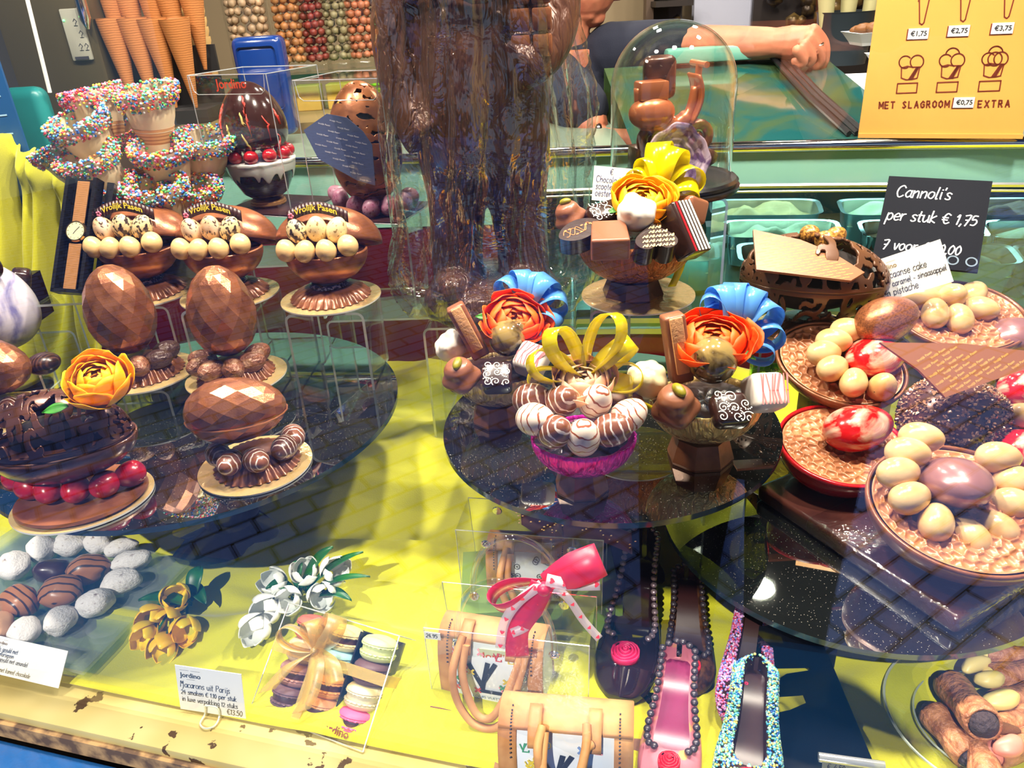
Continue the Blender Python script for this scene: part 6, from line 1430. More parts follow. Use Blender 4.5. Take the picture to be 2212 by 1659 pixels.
# lime ribbon and small clear tub behind the gold bowl
P = A(1700, 880, .93); b = MB()
for a in range(9): b.strip(smooth_line([(0, 0, 0), (.02 * math.cos(a), .02 * math.sin(a), .02), (.04 * math.cos(a * 1.3), .03 * math.sin(a * 1.3), .012)], 4), [V(0, 0, .005)] * 9)
o = solid(b.build('lime_ribbon', ribm('lime_ribbon_m', (130, 200, 30)), None, 180, P + V(0, .06, .02)), .0004); tag(o, 'lime green ribbon tuft behind the gold foil bowl', 'ribbon')
b = MB(); b.lathe([(0, 0), (.03, 0), (.03, .05), (.027, .05), (.027, .004), (0, .004)], 32); o = b.build('green_tub', clear('green_clear', (.7, .95, .6), .06, .05), None, 40, (P.x + .01, P.y + .13, RZ_ + .001)); tag(o, 'small clear green tub behind the lime ribbon tuft', 'tub')
# ---------------------------------------------------------------- dates on a stack of clear sheets
zp = LZ + .030
Q = [A(408, 1212, zp), A(178, 1452, zp), A(-260, 1330, zp), A(60, 1120, zp)]
c0 = sum(Q, V(0, 0, 0)) / 4
t = thing('clear_plate', 'stack of clear square plates carrying the sugared dates', 'plate', (c0.x, c0.y, LZ), None)
b = MB(); b.prism([(q.x - c0.x, q.y - c0.y) for q in Q][::1] if True else [], .024, .030); b.build('plate', clear('plate_clear', (.92, .96, .93), .07, .05, haze=.10, hazecol=(.8, .9, .85)), t, 0)
for i in range(4):
    b = MB(); s_ = .985 - .012 * i; b.prism([((q.x - c0.x) * s_ + .002 * i, (q.y - c0.y) * s_ + .002 * i) for q in Q], .004 + .005 * i, .0065 + .005 * i); b.build('plate', clear('plate_clear2', (.93, .96, .94), .06, .05), t, 0)
powder = pm('sugared', lin((224, 220, 216)), .9, 0, mix=(lin((130, 108, 100)), 5.5, .62, .76, 5), bump=(14, .25, 4, .03))
figm = striped('striped_fig', lin((168, 110, 66)), lin((60, 34, 24)), 1.5, .80, .88, 1.2, .35, 'X')
darkdate = pm('dark_date', lin((58, 22, 26)), .3, 0, coat=.3)
def lump(u, v, L, W, m, rot, label, cat, group, seed):
    rn = random.Random(seed); b = MB(); b.egg(1, 1, .08, 28, 18); o3 = V(rn.uniform(0, 9), rn.uniform(0, 9), 0)
    b.warp(lambda q: q * (1 + .18 * mnoise.noise(q * 2.2 + o3) + .06 * mnoise.noise(q * 6 + o3)))
    o = b.build(name_, m, None, 180); o.scale = (W, W * .86, L); o.rotation_euler = [math.radians(a) for a in rot]; o.location = A(u, v, zp + W * .43); return tag(o, label, cat, group)
name_ = 'sugared_date'
for j, (u, v, L, W, rz, lb) in enumerate(((52, 1365, .05, .040, 20, 'nearest the dates card'), (130, 1340, .050, .040, 170, 'second from the dates card'), (206, 1302, .052, .044, 120, 'third from the dates card'), (262, 1256, .058, .042, 115, 'fourth from the dates card'),
        (284, 1212, .060, .038, 110, 'fifth from the dates card at the plate edge'), (262, 1182, .050, .032, 105, 'sixth from the dates card under the disc'), (212, 1172, .050, .040, 60, 'seventh in the curve under the disc rim'), (150, 1176, .050, .042, 90, 'eighth in the curve under the disc rim'), (90, 1186, .05, .044, 20, 'ninth in the curve under the disc rim'), (30, 1222, .06, .046, 40, 'last of the curve at the picture border'))):
    lump(u, v, L, W, powder, (90, 0, rz), 'white sugar dusted date, ' + lb, 'date', 'sugar dusted dates on the clear plate', j)
name_ = 'striped_fig'
for j, (u, v, rz, lb) in enumerate(((132, 1278, 100, 'in the middle of the dates plate'), (192, 1228, 110, 'under the fourth and fifth dates'), (42, 1300, 60, 'behind the date nearest the card'))):
    lump(u, v, .062, .050, figm, (90, 0, rz), 'milk chocolate coated fig with dark stripes ' + lb, 'coated fig', 'striped coated figs on the clear plate', 20 + j)
name_ = 'dark_date'
lump(112, 1232, .055, .040, darkdate, (90, 0, 100), 'dark red brown bare date in the middle of the plate', 'date', None, 31)
lump(-4, 1352, .05, .04, pm('tan_date', lin((196, 150, 110)), .5), (90, 0, 30), 'tan coated date at the picture border beside the dates card', 'date', None, 32)
t, W, H = card('price_card', 'white card about stuffed dates and figs leaning on the clear plate', 'price card', A(-40, 1448, LZ + .022), A(126, 1487, LZ + .016), A(64, 1388, LZ + .055), white, .001, 'white price cards')
Wt, Ht = W, H; b = MB(); jordino(b, .10 * W, .80 * H, .12 * H); b.build('shop_name', goldink, t, 0)
b = MB(); s_ = H * .085
for i, tx in enumerate(('Dadels gevuld met', 'rozen marsepein', 'Vijgen gevuld met amandel', 'ganache', 'Pruimen met kaneel chocolade')): scribe(b, tx, s_ * .82, s_ * .12, None, .05 * W, H * (.62 - .135 * i), 0, .15, .0006)
b.stroke([[(.05 * W, H * .60), (.26 * W, H * .60)], [(.05 * W, H * .33), (.26 * W, H * .33)]], s_ * .1, None, 0, .0006); b.build('handwriting', ink, t, 0)
# ---------------------------------------------------------------- macaron card
t, W, H = card('price_card', 'white card pricing macarons standing on the yellow cloth', 'price card', A(390, 1531, LZ + .008), A(531, 1553, LZ + .008), B(388, 1438, A(390, 1531, LZ + .008).y + .012), white, .001, 'white price cards')
b = MB(); jordino(b, .07 * W, .76 * H, .15 * H); b.build('shop_name', pm('dark_print', lin((40, 44, 52)), .5), t, 0)
b = MB(); s_ = H * .082
for i, tx in enumerate(('Macarons uit Parijs', '24 smaken \u20ac 1.10 per stuk', 'in luxe verpakking 12 stuks')): scribe(b, tx, s_ * (.98, .83, .80)[i], s_ * .13, None, .045 * W, H * (.53 - .16 * i), 0, .1, .0006)
scribe(b, '\u20ac13.50', s_ * 1.0, s_ * .14, None, .72 * W, H * .05, 0, .1, .0006); b.build('handwriting', ink, t, 0)
b = MB(); b.tube(smooth_line([(.42 * W, .2 * H, .003), (.60 * W, .2 * H, .003), (.62 * W, 0, .003), (.62 * W, -.08 * H, .014), (.52 * W, -.09 * H, .02), (.40 * W, -.08 * H, .014), (.40 * W, 0, .003), (.42 * W, .2 * H, .003)], 4), .0012, 6); b.build('clip', acredge, t)
# ---------------------------------------------------------------- macarons in their box
BL, BR = A(540, 1532, LZ + .006), A(784, 1624, LZ + .006); TL = B(592, 1292, BL.y + .105)
M, W, H = frame(BL, BR, TL); Mbox = M
t = thing('macaron_box', 'clear plastic box with gold ribbon holding twelve macarons', 'gift box', group='clear plastic gift boxes'); t.matrix_world = M
D_ = .05
b = MB(); b.add([(0, 0, 0), (W, 0, 0), (W, H, 0), (0, H, 0), (0, 0, -D_), (W, 0, -D_), (W, H, -D_), (0, H, -D_)], [(0, 1, 2, 3), (1, 5, 6, 2), (5, 4, 7, 6), (4, 0, 3, 7), (3, 2, 6, 7), (4, 5, 1, 0)]); b.build('wall', pvc, t, 0)
b = MB()
for p, q in (((0, 0, 0), (W, 0, 0)), ((W, 0, 0), (W, H, 0)), ((W, H, 0), (0, H, 0)), ((0, H, 0), (0, 0, 0)), ((W, H, 0), (W, H, -D_)), ((0, H, 0), (0, H, -D_)), ((W, 0, 0), (W, 0, -D_)), ((0, H, -D_), (W, H, -D_))): b.tube([p, q], .0008, 6)
b.build('fold', pvcedge, t)
b = MB(); b.box((W * .5, H * .52, -D_ + .003), (W * .86, H * .86, .004)); b.box((W * .36, H * .52, -D_ * .6), (.002, H * .84, .03)); b.box((W * .64, H * .52, -D_ * .6), (.002, H * .84, .03)); b.build('tray', pm('black_tray', lin((30, 28, 40)), .3), t, 0)
b = MB(); printed(b, 'Jordino', H * .10, T(W * .62, H * .05, .0006), 0, 'LEFT', .02); b.build('shop_name', pm('red_brown_print', lin((110, 40, 34)), .5), t, 0)
b = MB(); b.box((W * .40, H * .5, .0012), (W * .075, H * 1.0, .0008)); b.box((W * .5, H * .60, .0016), (W, H * .10, .0008)); b.box((W + .0012, H * .60, -D_ / 2), (.0008, H * .1, D_))
orgz = clear('gold_organza', (.93, .80, .40), .05, .4, haze=.20, hazecol=(.85, .66, .22)); b.build('ribbon', orgz, t, 0)
mc = [((186, 96, 74), 'brick pink'), ((224, 204, 150), 'cream with brown specks'), ((206, 214, 150), 'pale green'), ((206, 180, 140), 'beige'), ((150, 196, 210), 'sky blue'), ((92, 62, 66), 'dark plum'), ((178, 132, 126), 'mauve'), ((222, 160, 96), 'orange tan'), ((220, 206, 170), 'ivory'), ((110, 80, 90), 'dusky violet'), ((206, 152, 116), 'caramel'), ((240, 96, 140), 'bright pink')]
fillm = pm('macaron_filling', lin((74, 36, 34)), .5)
Rm = W * .138
for i in range(12):
    r_, c_ = divmod(i, 3)
    lx, ly = W * (.20 + .30 * c_), H * (.84 - .215 * r_)
    m_ = pm('macaron_%d' % i, lin(mc[i][0]), .55, 0, sss=.1)
    mt = thing('macaron', '%s macaron in the ribboned box, %s row from the top' % (mc[i][1], ordn[r_]), 'macaron', group='macarons in the ribboned box'); mt.matrix_world = M @ T(lx, ly, -D_ * .48) @ RX(-78) @ SC(1, 1, .86) 
    for up in (0, 1):
        prof = [(0, .0185), (Rm * .5, .0178), (Rm * .82, .0150), (Rm * .97, .0105), (Rm * .99, .0085), (Rm * .93, .0078), (Rm * 1.0, .0062), (Rm * .97, .0044), (0, .0040)]
        fl = lambda a, k, r: r * (1 + (.03 * math.sin(a * 23 + k * 2) + .02 * math.sin(a * 41)) * (k in (5, 6, 7)))
        b = MB(); b.lathe(prof, 72, None if not up else RX(180), 0, fl); b.build('shell', m_, mt, 60)
    b = MB(); b.lathe([(0, .004), (Rm * .88, .004), (Rm * .9, 0), (Rm * .88, -.004), (0, -.004)], 36); b.build('filling', fillm if i not in (2, 4, 8) else m_, mt, 60)
bt = thing('ribbon_bow', 'sheer gold organza bow on the macaron box', 'bow', group='ribbon bows on packages'); bt.matrix_world = M @ T(W * .40, H * .66, .004)
for az, L, w, fat, tw in ((115, .040, .024, .34, 0), (62, .056, .026, .34, 0), (168, .056, .020, .30, 20)):
    b = MB(); loop(b, az, 22, L, w, fat, None, 55 + tw); solid(b.build('loop', orgz, bt, 180), .0004)
for pts in ([(0, 0, .004), (-.02, -.02, .012), (-.035, -.045, .012), (-.045, -.062, .010)], [(0, 0, .004), (.015, -.02, .014), (.018, -.05, .012), (.012, -.07, .01)], [(0, 0, .004), (.03, -.008, .012), (.045, -.028, .01)]):
    b = MB(); Pp = smooth_line(pts, 6); b.strip(Pp, [V(.011 * math.sin(min(1, i / len(Pp) * 2 + .25) * 1.57), .006, 0) for i in range(len(Pp))]); solid(b.build('tail', orgz, bt, 180), .0004)
b = MB(); b.ball((0, 0, .006), .006, 3); b.build('knot', orgz, bt, 180)
# ---------------------------------------------------------------- tulips
gleaf = pm('dark_green_leaf', lin((28, 100, 46)), .4, mix=(lin((16, 60, 30)), 30, .4, .65)); tulm = pm('tulip_yellow', lin((255, 226, 20)), .4, 0, mix=(lin((255, 200, 4)), 30, .35, .65)); tulw = pm('tulip_white', lin((246, 246, 240)), .4, 0, mix=(lin((232, 238, 232)), 30, .35, .65))
def tulip(b, M, s):
    for k in range(6):
        def pet(u, v): 
            y = (v) * .034 * s; w = .020 * s * math.sin(math.pi * min(.97, .15 + v * .83)) ; x = (u - .5) * w * 1.3
            out = .004 * s + .012 * s * math.sin(v * 2.4) - abs(u - .5) ** 2 * w * 1.2 + .004 * s * (k % 2)
            return (out, x, y)
        b.grid(pet, 7, 9, M @ RZ(60 * k))
def leafm(b, P0, P1, w, sag=.012, nrm=V(0, 0, 1)):
    d = P1 - P0; s_ = d.cross(nrm).normalized()
    def f(u, v): 
        p = P0 + d * u + V(0, 0, math.sin(u * 3.1) * sag); return p + s_ * ((v - .5) * w * math.sin(math.pi * min(.99, .06 + u * .94)) ** .7) + V(0, 0, abs(v - .5) * w * .35)
    b.grid(f, 14, 5)
def bunch(name, label, c, fl, lv, mt_, gl=gleaf, nm='bloom'):
    t = thing(name, label, 'flowers', c)
    for P_, rot, s_ in fl:
        b = MB(); tulip(b, T(*(P_ - c)) @ Euler([math.radians(a) for a in rot]).to_matrix().to_4x4(), s_); solid(b.build(nm, mt_, t, 180), .0006)
    for p0, p1, w in lv:
        b = MB(); leafm(b, p0 - c, p1 - c, w); solid(b.build('leaf', gl, t, 180), .0005)
    b = MB()
    for P_, rot, s_ in fl: b.tube(smooth_line([P_ - c, (P_ - c) * .5 + V(0, 0, -.01), V(0, .02, .006)], 4), .0018, 6)
    b.build('stem', gl, t, 180)
z = LZ + .03; c = A(395, 1310, LZ + .012)
bunch('tulip_bunch', 'bunch of small yellow fabric tulips beside the dates plate', c, [(A(383, 1294, z + .006), (40, 20, 0), 1.1), (A(345, 1322, z), (70, -30, 0), 1.15), (A(408, 1344, z), (75, 35, 0), 1.1), (A(330, 1352, z), (80, -40, 0), 1.1), (A(362, 1372, z - .006), (95, -5, 0), 1.1), (A(372, 1326, z), (75, 10, 0), 1.1)],
      [(A(415, 1310, z), A(300, 1300, z + .01), .022), (A(415, 1300, z), A(436, 1228, z + .03), .026), (A(410, 1270, z), A(446, 1310, z), .022), (A(400, 1300, z), A(330, 1390, z), .004), (A(395, 1310, z), A(300, 1330, z), .004), (A(400, 1320, z), A(350, 1402, z), .003)], tulm)
z = LZ + .05; c = A(650, 1275, LZ + .03)
bunch('tulip_bunch', 'bunch of white fabric tulips with dark leaves behind the macaron box', c, [(A(610, 1265, z), (30, -25, 0), 1.1), (A(660, 1250, z + .01), (20, 10, 0), 1.1), (A(712, 1240, z + .01), (30, 40, 0), 1.2), (A(700, 1275, z), (70, 20, 0), 1.1), (A(590, 1300, z), (70, -40, 0), 1.2), (A(565, 1335, z - .01), (80, -60, 0), 1.2), (A(630, 1290, z), (60, 0, 0), 1.1)],
      [(A(650, 1275, z), A(720, 1185, z + .05), .022), (A(660, 1280, z), A(785, 1195, z + .05), .016), (A(670, 1285, z), A(800, 1248, z + .03), .014), (A(640, 1280, z), A(575, 1275, z + .01), .022), (A(690, 1290, z), A(760, 1300, z), .018), (A(640, 1270, z), A(650, 1215, z + .03), .02)], tulw)
P = A(1235, 1570, LZ + .006); b = MB(); b.disc(.135, -.003, .003, 72); o = b.build('smoked_plate', smok, None, 30, P); tag(o, 'dark smoked glass plate under the handbags and gift bags', 'plate')
# ---------------------------------------------------------------- little handbags of marzipan
tanm = pm('tan_marzipan', lin((200, 148, 94)), .6, 0, mix=(lin((178, 122, 72)), 30, .4, .65), bump=(70, .3)); whm = pm('white_marzipan', lin((222, 228, 232)), .5)
motc = [pm('motif_%d' % i, lin(c_), .5) for i, c_ in enumerate(((40, 44, 60), (196, 70, 70), (70, 150, 110), (214, 190, 60), (110, 140, 190), (226, 150, 160)))]
def motif(b, kind, x, y, s, mi, M):
    if kind == 0:
        b.stroke([[(x - s * .55, y + s * .35), (x - s * .25, y - s * .3), (x + s * .15, y + s * .45)], [(x - .05 * s, y + s * .45), (x - s * .25, y - s * .5), (x + s * .4, y - s * .5), (x + s * .4, y - s * .3)]], s * .13, M, mi)
    elif kind == 1:
        for a in range(4): b.stroke([[(x, y), (x + s * .45 * math.cos(a * 1.571 + .78), y + s * .45 * math.sin(a * 1.571 + .78))]], s * .26, M, mi)
    else: b.stroke([[(x + s * .36 * math.cos(a * .524), y + s * .36 * math.sin(a * .524)) for a in range(13)], [(x - s * .12, y), (x + s * .12, y)], [(x, y - s * .12), (x, y + s * .12)]], s * .1, M, mi)
def handbag(M, W, H, D, label, big, pat, hdl):
    t = thing('marzipan_handbag', label, 'handbag', group='little marzipan handbags'); t.matrix_world = M
    def prof(f):     # front-to-back section, returns (y, z)
        a = math.pi * f; return (-D / 2 * math.cos(a) * (abs(math.cos(a)) ** -.25 if abs(math.cos(a)) > .05 else 1), H * (math.sin(a) ** .55))
    b = MB(); b.grid(lambda u, v: ((u - .5) * W * .98, *prof(v)), 12, 40); b.add([(-W * .49, *prof(k / 39)) for k in range(40)], [tuple(range(40))]); b.add([(W * .49, *prof(k / 39)) for k in range(40)], [tuple(range(40))[::-1]]); b.build('body', whm, t, 50)
    for sx_ in (-1, 1):
        b = MB(); x0, x1 = (sx_ * W * .36, sx_ * W * .50)
        b.grid(lambda u, v: (x0 + (x1 - x0) * u, prof(v)[0] * 1.05, prof(v)[1] * 1.035), 4, 40); pb = solid(b.build('end_panel', tanm, t, 180), .004, 1 if sx_ < 0 else -1)
        b = MB()
        for k in range(5, 20): y_, z_ = prof(k / 39); b.ball((sx_ * W * .40, y_ * 1.05 - .0025, z_ * 1.035 + .002), .0011, 1)
        b.build('stitching', motc[0], pb, 180)
    b = MB(); b.grid(lambda u, v: ((u - .5) * W * .99, prof(.30 + .4 * v)[0] * 1.06, prof(.30 + .4 * v)[1] * 1.045), 6, 14); tb = solid(b.build('top_band', tanm, t, 180), .004, -1)
    for sx_ in (-.22, .22):
        b = MB(); b.grid(lambda u, v: (sx_ * W + (u - .5) * .014, prof(.20 + .30 * v)[0] * 1.10 - .003, prof(.20 + .3 * v)[1] * 1.05 + .003), 4, 12); solid(b.build('strap', tanm, t, 180), .004)
    for pts in hdl:
        b = MB(); b.tube(smooth_line([(p[0] * W, p[1] * D, p[2] * H) for p in pts], 5), .0048, 10); b.build('handle', tanm, t)
    b = MB(); rn = random.Random(big)
    zf = -D / 2 * 1.0 - .0015
    fz = lambda y: math.asin(max(.002, min(.97, y / H)) ** (1 / .55)) / math.pi
    front = lambda v: V(v.x, prof(fz(v.y))[0] - .0018, prof(fz(v.y))[1])
    for i in range(44):
        x, y = rn.uniform(-.34, .34) * W, rn.uniform(.08, .82) * H
        if abs(x) < .12 * W and abs(y - .42 * H) < .34 * H: continue
        motif(b, (2 if pat else rn.choice((0, 1, 1, 2))), x, y, .010, 0 if pat else rn.randrange(6), None)
    if not pat:
        motif(b, 0, 0, .46 * H, .046, 0, None)
        n0 = len(b.v); printed(b, 'LOUIS VUITTON', .0062, T(-.024, .10 * H, 0), 4)
    b.warp(front); b.build('motif_print', motc, t, 0); return t
hd1 = [[(-.20, -.50, .96), (-.22, -.75, .60), (-.10, -.95, .16), (.05, -.98, .12), (.18, -.85, .40), (.30, -.6, .85), (.30, -.40, 1.0)], [(-.24, -.40, 1.04), (-.30, -.8, .7), (-.26, -.95, .30), (-.10, -1.05, .02), (.12, -1.05, .04), (.26, -.9, .38), (.36, -.5, .95)]]
hd2 = [[(-.16, -.40, 1.06), (-.18, -.70, .95), (-.14, -.85, .62), (-.02, -.92, .50), (.10, -.85, .66), (.16, -.6, .95), (.16, -.3, 1.06)], [(-.14, -.45, 1.02), (-.14, -.85, .74), (-.06, -.98, .40), (.03, -1.0, .38), (.11, -.9, .60), (.16, -.6, .92), (.20, -.5, .93)]]
P = A(1228, 1664, LZ + .014); handbag(T(*P) @ RZ(-10), .143, .098, .07, 'white and tan marzipan handbag nearest the window glass', 3, False, hd2)
b = MB(); b.box((0, 0, .006), (.17, .10, .012), RZ(-10)); o = b.build('brown_base', pm('brown_board', lin((120, 76, 50)), .5), None, 0, (P.x, P.y, LZ + .0015)); tag(o, 'brown board under the handbag nearest the glass', 'board')
P = A(1078, 1478, LZ + .020); Mb = T(*P) @ RZ(-16); handbag(Mb, .130, .098, .062, 'white and tan marzipan handbag inside the front clear gift bag', 5, False, hd1)
b = MB(); b.box((0, 0, -.004), (.150, .10, .006)); o = b.build('brown_base', pm('brown_board', lin((120, 76, 50)), .5)); o.matrix_world = Mb; tag(o, 'brown board under the handbag inside the front gift bag', 'board')
P2_ = A(1150, 1262, LZ + .06); Mb2 = T(*P2_) @ RZ(-10); handbag(Mb2, .115, .080, .06, 'pale marzipan handbag with circle print in the rear gift bag', 7, True, hd1)
b = MB(); b.box((P2_.x + .01, P2_.y + .02, LZ + .03), (.22, .13, .05)); o = b.build('display_block', pm('green_block', lin((110, 140, 50)), .7)); tag(o, 'low cloth coloured block carrying the rear gift bag', 'block')
tubec = clear('clear_tube', (.95, .97, .96), .12, .03, k=1.8); silver = pm('silver_rivet', (.85, .85, .85), .12, 1)
def gift_bag(M, W, H, D, label, handles, extra=None):
    t = thing('gift_bag', label, 'gift bag', group='clear plastic gift bags'); t.matrix_world = M
    b = MB(); b.add([(-W / 2, -D / 2, 0), (W / 2, -D / 2, 0), (W / 2, D / 2, 0), (-W / 2, D / 2, 0), (-W / 2 * 1.02, -D / 2 * .85, H), (W / 2 * 1.02, -D / 2 * .85, H), (W / 2 * 1.02, D / 2 * .85, H), (-W / 2 * 1.02, D / 2 * .85, H), (W / 2 * .86, 0, 0), (W / 2 * .86, 0, H)], [(0, 1, 5, 4), (2, 3, 7, 6), (1, 2, 6, 5), (3, 0, 4, 7)]); b.build('film', clear('bag_film', (.95, .97, .965), .07, .04, bump=(8, .15), haze=.05, hazecol=(.75, .85, .85)), t, 0)
    b = MB()
    for sy_ in (-1, 1):
        y_ = sy_ * D / 2 * .85; b.tube([(-W / 2 * 1.02, y_, H), (W / 2 * 1.02, y_, H)], .0007, 6); b.tube([(-W / 2, sy_ * D / 2, 0), (-W / 2 * 1.02, y_, H)], .0007, 6); b.tube([(W / 2, sy_ * D / 2, 0), (W / 2 * 1.02, y_, H)], .0007, 6)
    b.build('fold', pvcedge, t)
    for sy_ in (-1, 1):
        y_ = sy_ * (D / 2 * .85 + .003)
        if handles: b = MB(); b.tube([(W * .30 * math.cos(math.pi * q / 24) + (0), y_ + sy_ * -.004, H - .022 + (.105) * math.sin(math.pi * q / 24) ** .8) for q in range(25)], .0042, 10); b.build('handle', tubec, t)
        for sx_ in (-1, 1):
            b = MB(); b.ball((sx_ * W * .30, y_, H - .020), .0048, 2, None, 0, (1, .7, 1)); b.lathe([(0, 0), (.007, 0), (.006, .001), (0, .001)], 20, T(sx_ * W * .30, y_ + .002 * -sy_, H - .020) @ RX(90)); b.build('rivet', silver, t)
    return t
Mg = T(*(Mb.to_translation() + V(.022, .012, -.014))) @ RZ(-13); Wg, Hg, Dg = .195, .122, .095
gb = gift_bag(Mg, Wg, Hg, Dg, 'clear plastic gift bag in front with red bow on its tube handles', True)
b = MB(); b.box((-Wg * .02, -Dg / 2 * .86 - .0012, Hg - .033), (.056, .0008, .022)); st = b.build('name_sticker', pm('cream_sticker', lin((196, 206, 170)), .4), gb, 0)
b = MB(); printed(b, 'Jordino', .0145, T(-Wg * .02 - .025, -Dg / 2 * .86 - .002, Hg - .037) @ RX(90), 0, 'LEFT', .02); b.build('lettering', pm('orange_print', lin((200, 90, 30)), .5), st, 0)
b = MB(); b.box((-Wg * .455, -Dg / 2 * .86 - .0012, Hg - .010), (.020, .0008, .011), None); ps = b.build('price_sticker', white, gb, 0)
b = MB(); scribe(b, '24.95', .0042, .0007, T(-Wg * .455 - .0085, -Dg / 2 * .86 - .002, Hg - .0125) @ RX(90)); b.build('handwriting', ink, ps, 0)
gift_bag(T(P2_.x + .005, P2_.y + .0, LZ + .056) @ RZ(-12), .19, .118, .085, 'clear plastic gift bag behind, under the rim of the middle disc', False)
redr = clear('red_organza', (.85, .16, .22), .05, .4, haze=.5, hazecol=(.75, .02, .10)); hrtr = clear('white_sheer_ribbon', (.92, .85, .88), .05, .4, haze=.4, hazecol=(.9, .8, .86))
K_ = B(1173, 1256, gb.matrix_world.translation.y - .03 if False else Mg.to_translation().y - .05)
bt = thing('ribbon_bow', 'sheer red bow with heart printed white ribbon tied to the gift bag handle', 'bow', K_, 'ribbon bows on packages')
for az, el, L, w, fat, tw in ((-8, 28, .072, .036, .22, 60), (188, -18, .062, .040, .26, 60)):
    b = MB(); loop(b, az, el, L, w, fat, None, tw); solid(b.build('loop', redr, bt, 180), .0004)
def tail_px(px, w, m, nm='tail', hearts=False):
    yk = K_.y - .012; Pp = smooth_line([B(u, v, yk - .004 * i) - K_ for i, (u, v) in enumerate(px)], 6); W_ = []
    for i in range(len(Pp)):
        d = (Pp[min(i + 1, len(Pp) - 1)] - Pp[max(i - 1, 0)]).normalized(); W_.append(d.cross(V(0, -.8, .6)).normalized() * w / 2)
    b = MB(); b.strip(Pp, W_); o = solid(b.build(nm, m, bt, 180), .0004)
    if hearts:
        b = MB()
        for i in range(2, len(Pp) - 1, 3):
            e1 = W_[i].normalized(); e2 = e1.cross(V(0, -.8, .6)).normalized(); b.add([Pp[i] + V(0, -.0006, .0004) + (e1 * (16 * math.sin(a) ** 3) + e2 * (13 * math.cos(a) - 5 * math.cos(2 * a) - 2 * math.cos(3 * a))) * w * .016 for a in [q * .39 for q in range(16)]], [tuple(range(16))])
        b.build('heart_print', pm('heart_red', lin((214, 20, 50)), .5), o, 0)
    return o
tail_px([(1172, 1262), (1150, 1310), (1118, 1360), (1118, 1420)], .026, redr)
tail_px([(1170, 1262), (1120, 1300), (1090, 1345), (1080, 1400)], .011, hrtr, 'heart_ribbon', True)
tail_px([(1172, 1268), (1160, 1310), (1140, 1350), (1105, 1368)], .010, hrtr, 'heart_ribbon', True)
tail_px([(1180, 1252), (1230, 1262), (1296, 1262)], .013, hrtr, 'heart_ribbon', True)
tail_px([(1185, 1262), (1225, 1290), (1260, 1340), (1295, 1380)], .009, hrtr, 'heart_ribbon', True)
b = MB(); b.ball((0, -.012, 0), .008, 3); b.build('knot', redr, bt, 180)
mar = clear('maroon_organza', (.72, .42, .38), .05, .3, haze=.5, hazecol=lin((120, 50, 44)))
bt2 = thing('ribbon_bow', 'maroon ribbon with gold flecks on the rear gift bag', 'bow', B(1215, 1140, P2_.y - .03), 'ribbon bows on packages'); K0 = Vector(bt2.location)
for px in ([(1215, 1138), (1170, 1135), (1125, 1110)], [(1215, 1138), (1290, 1145), (1365, 1175)], [(1215, 1138), (1200, 1120), (1190, 1165)]):
    Pp = smooth_line([B(u, v, K0.y - .002) - K0 for u, v in px], 5); b = MB(); b.strip(Pp, [V(0, .004, .014)] * len(Pp)); o = solid(b.build('tail', mar, bt2, 180), .0004)
    b = MB(); rn = random.Random(px[2][0])
    for i in range(14): p = Pp[rn.randrange(3, len(Pp))] + V(rn.uniform(-.006, .006), -.002, rn.uniform(-.011, .011)); b.ball(p, .0016, 1, None, 0, (1, .3, .8))
    b.build('gold_fleck', pm('gold_fleck', (.9, .75, .45), .25, 1), o, 0)
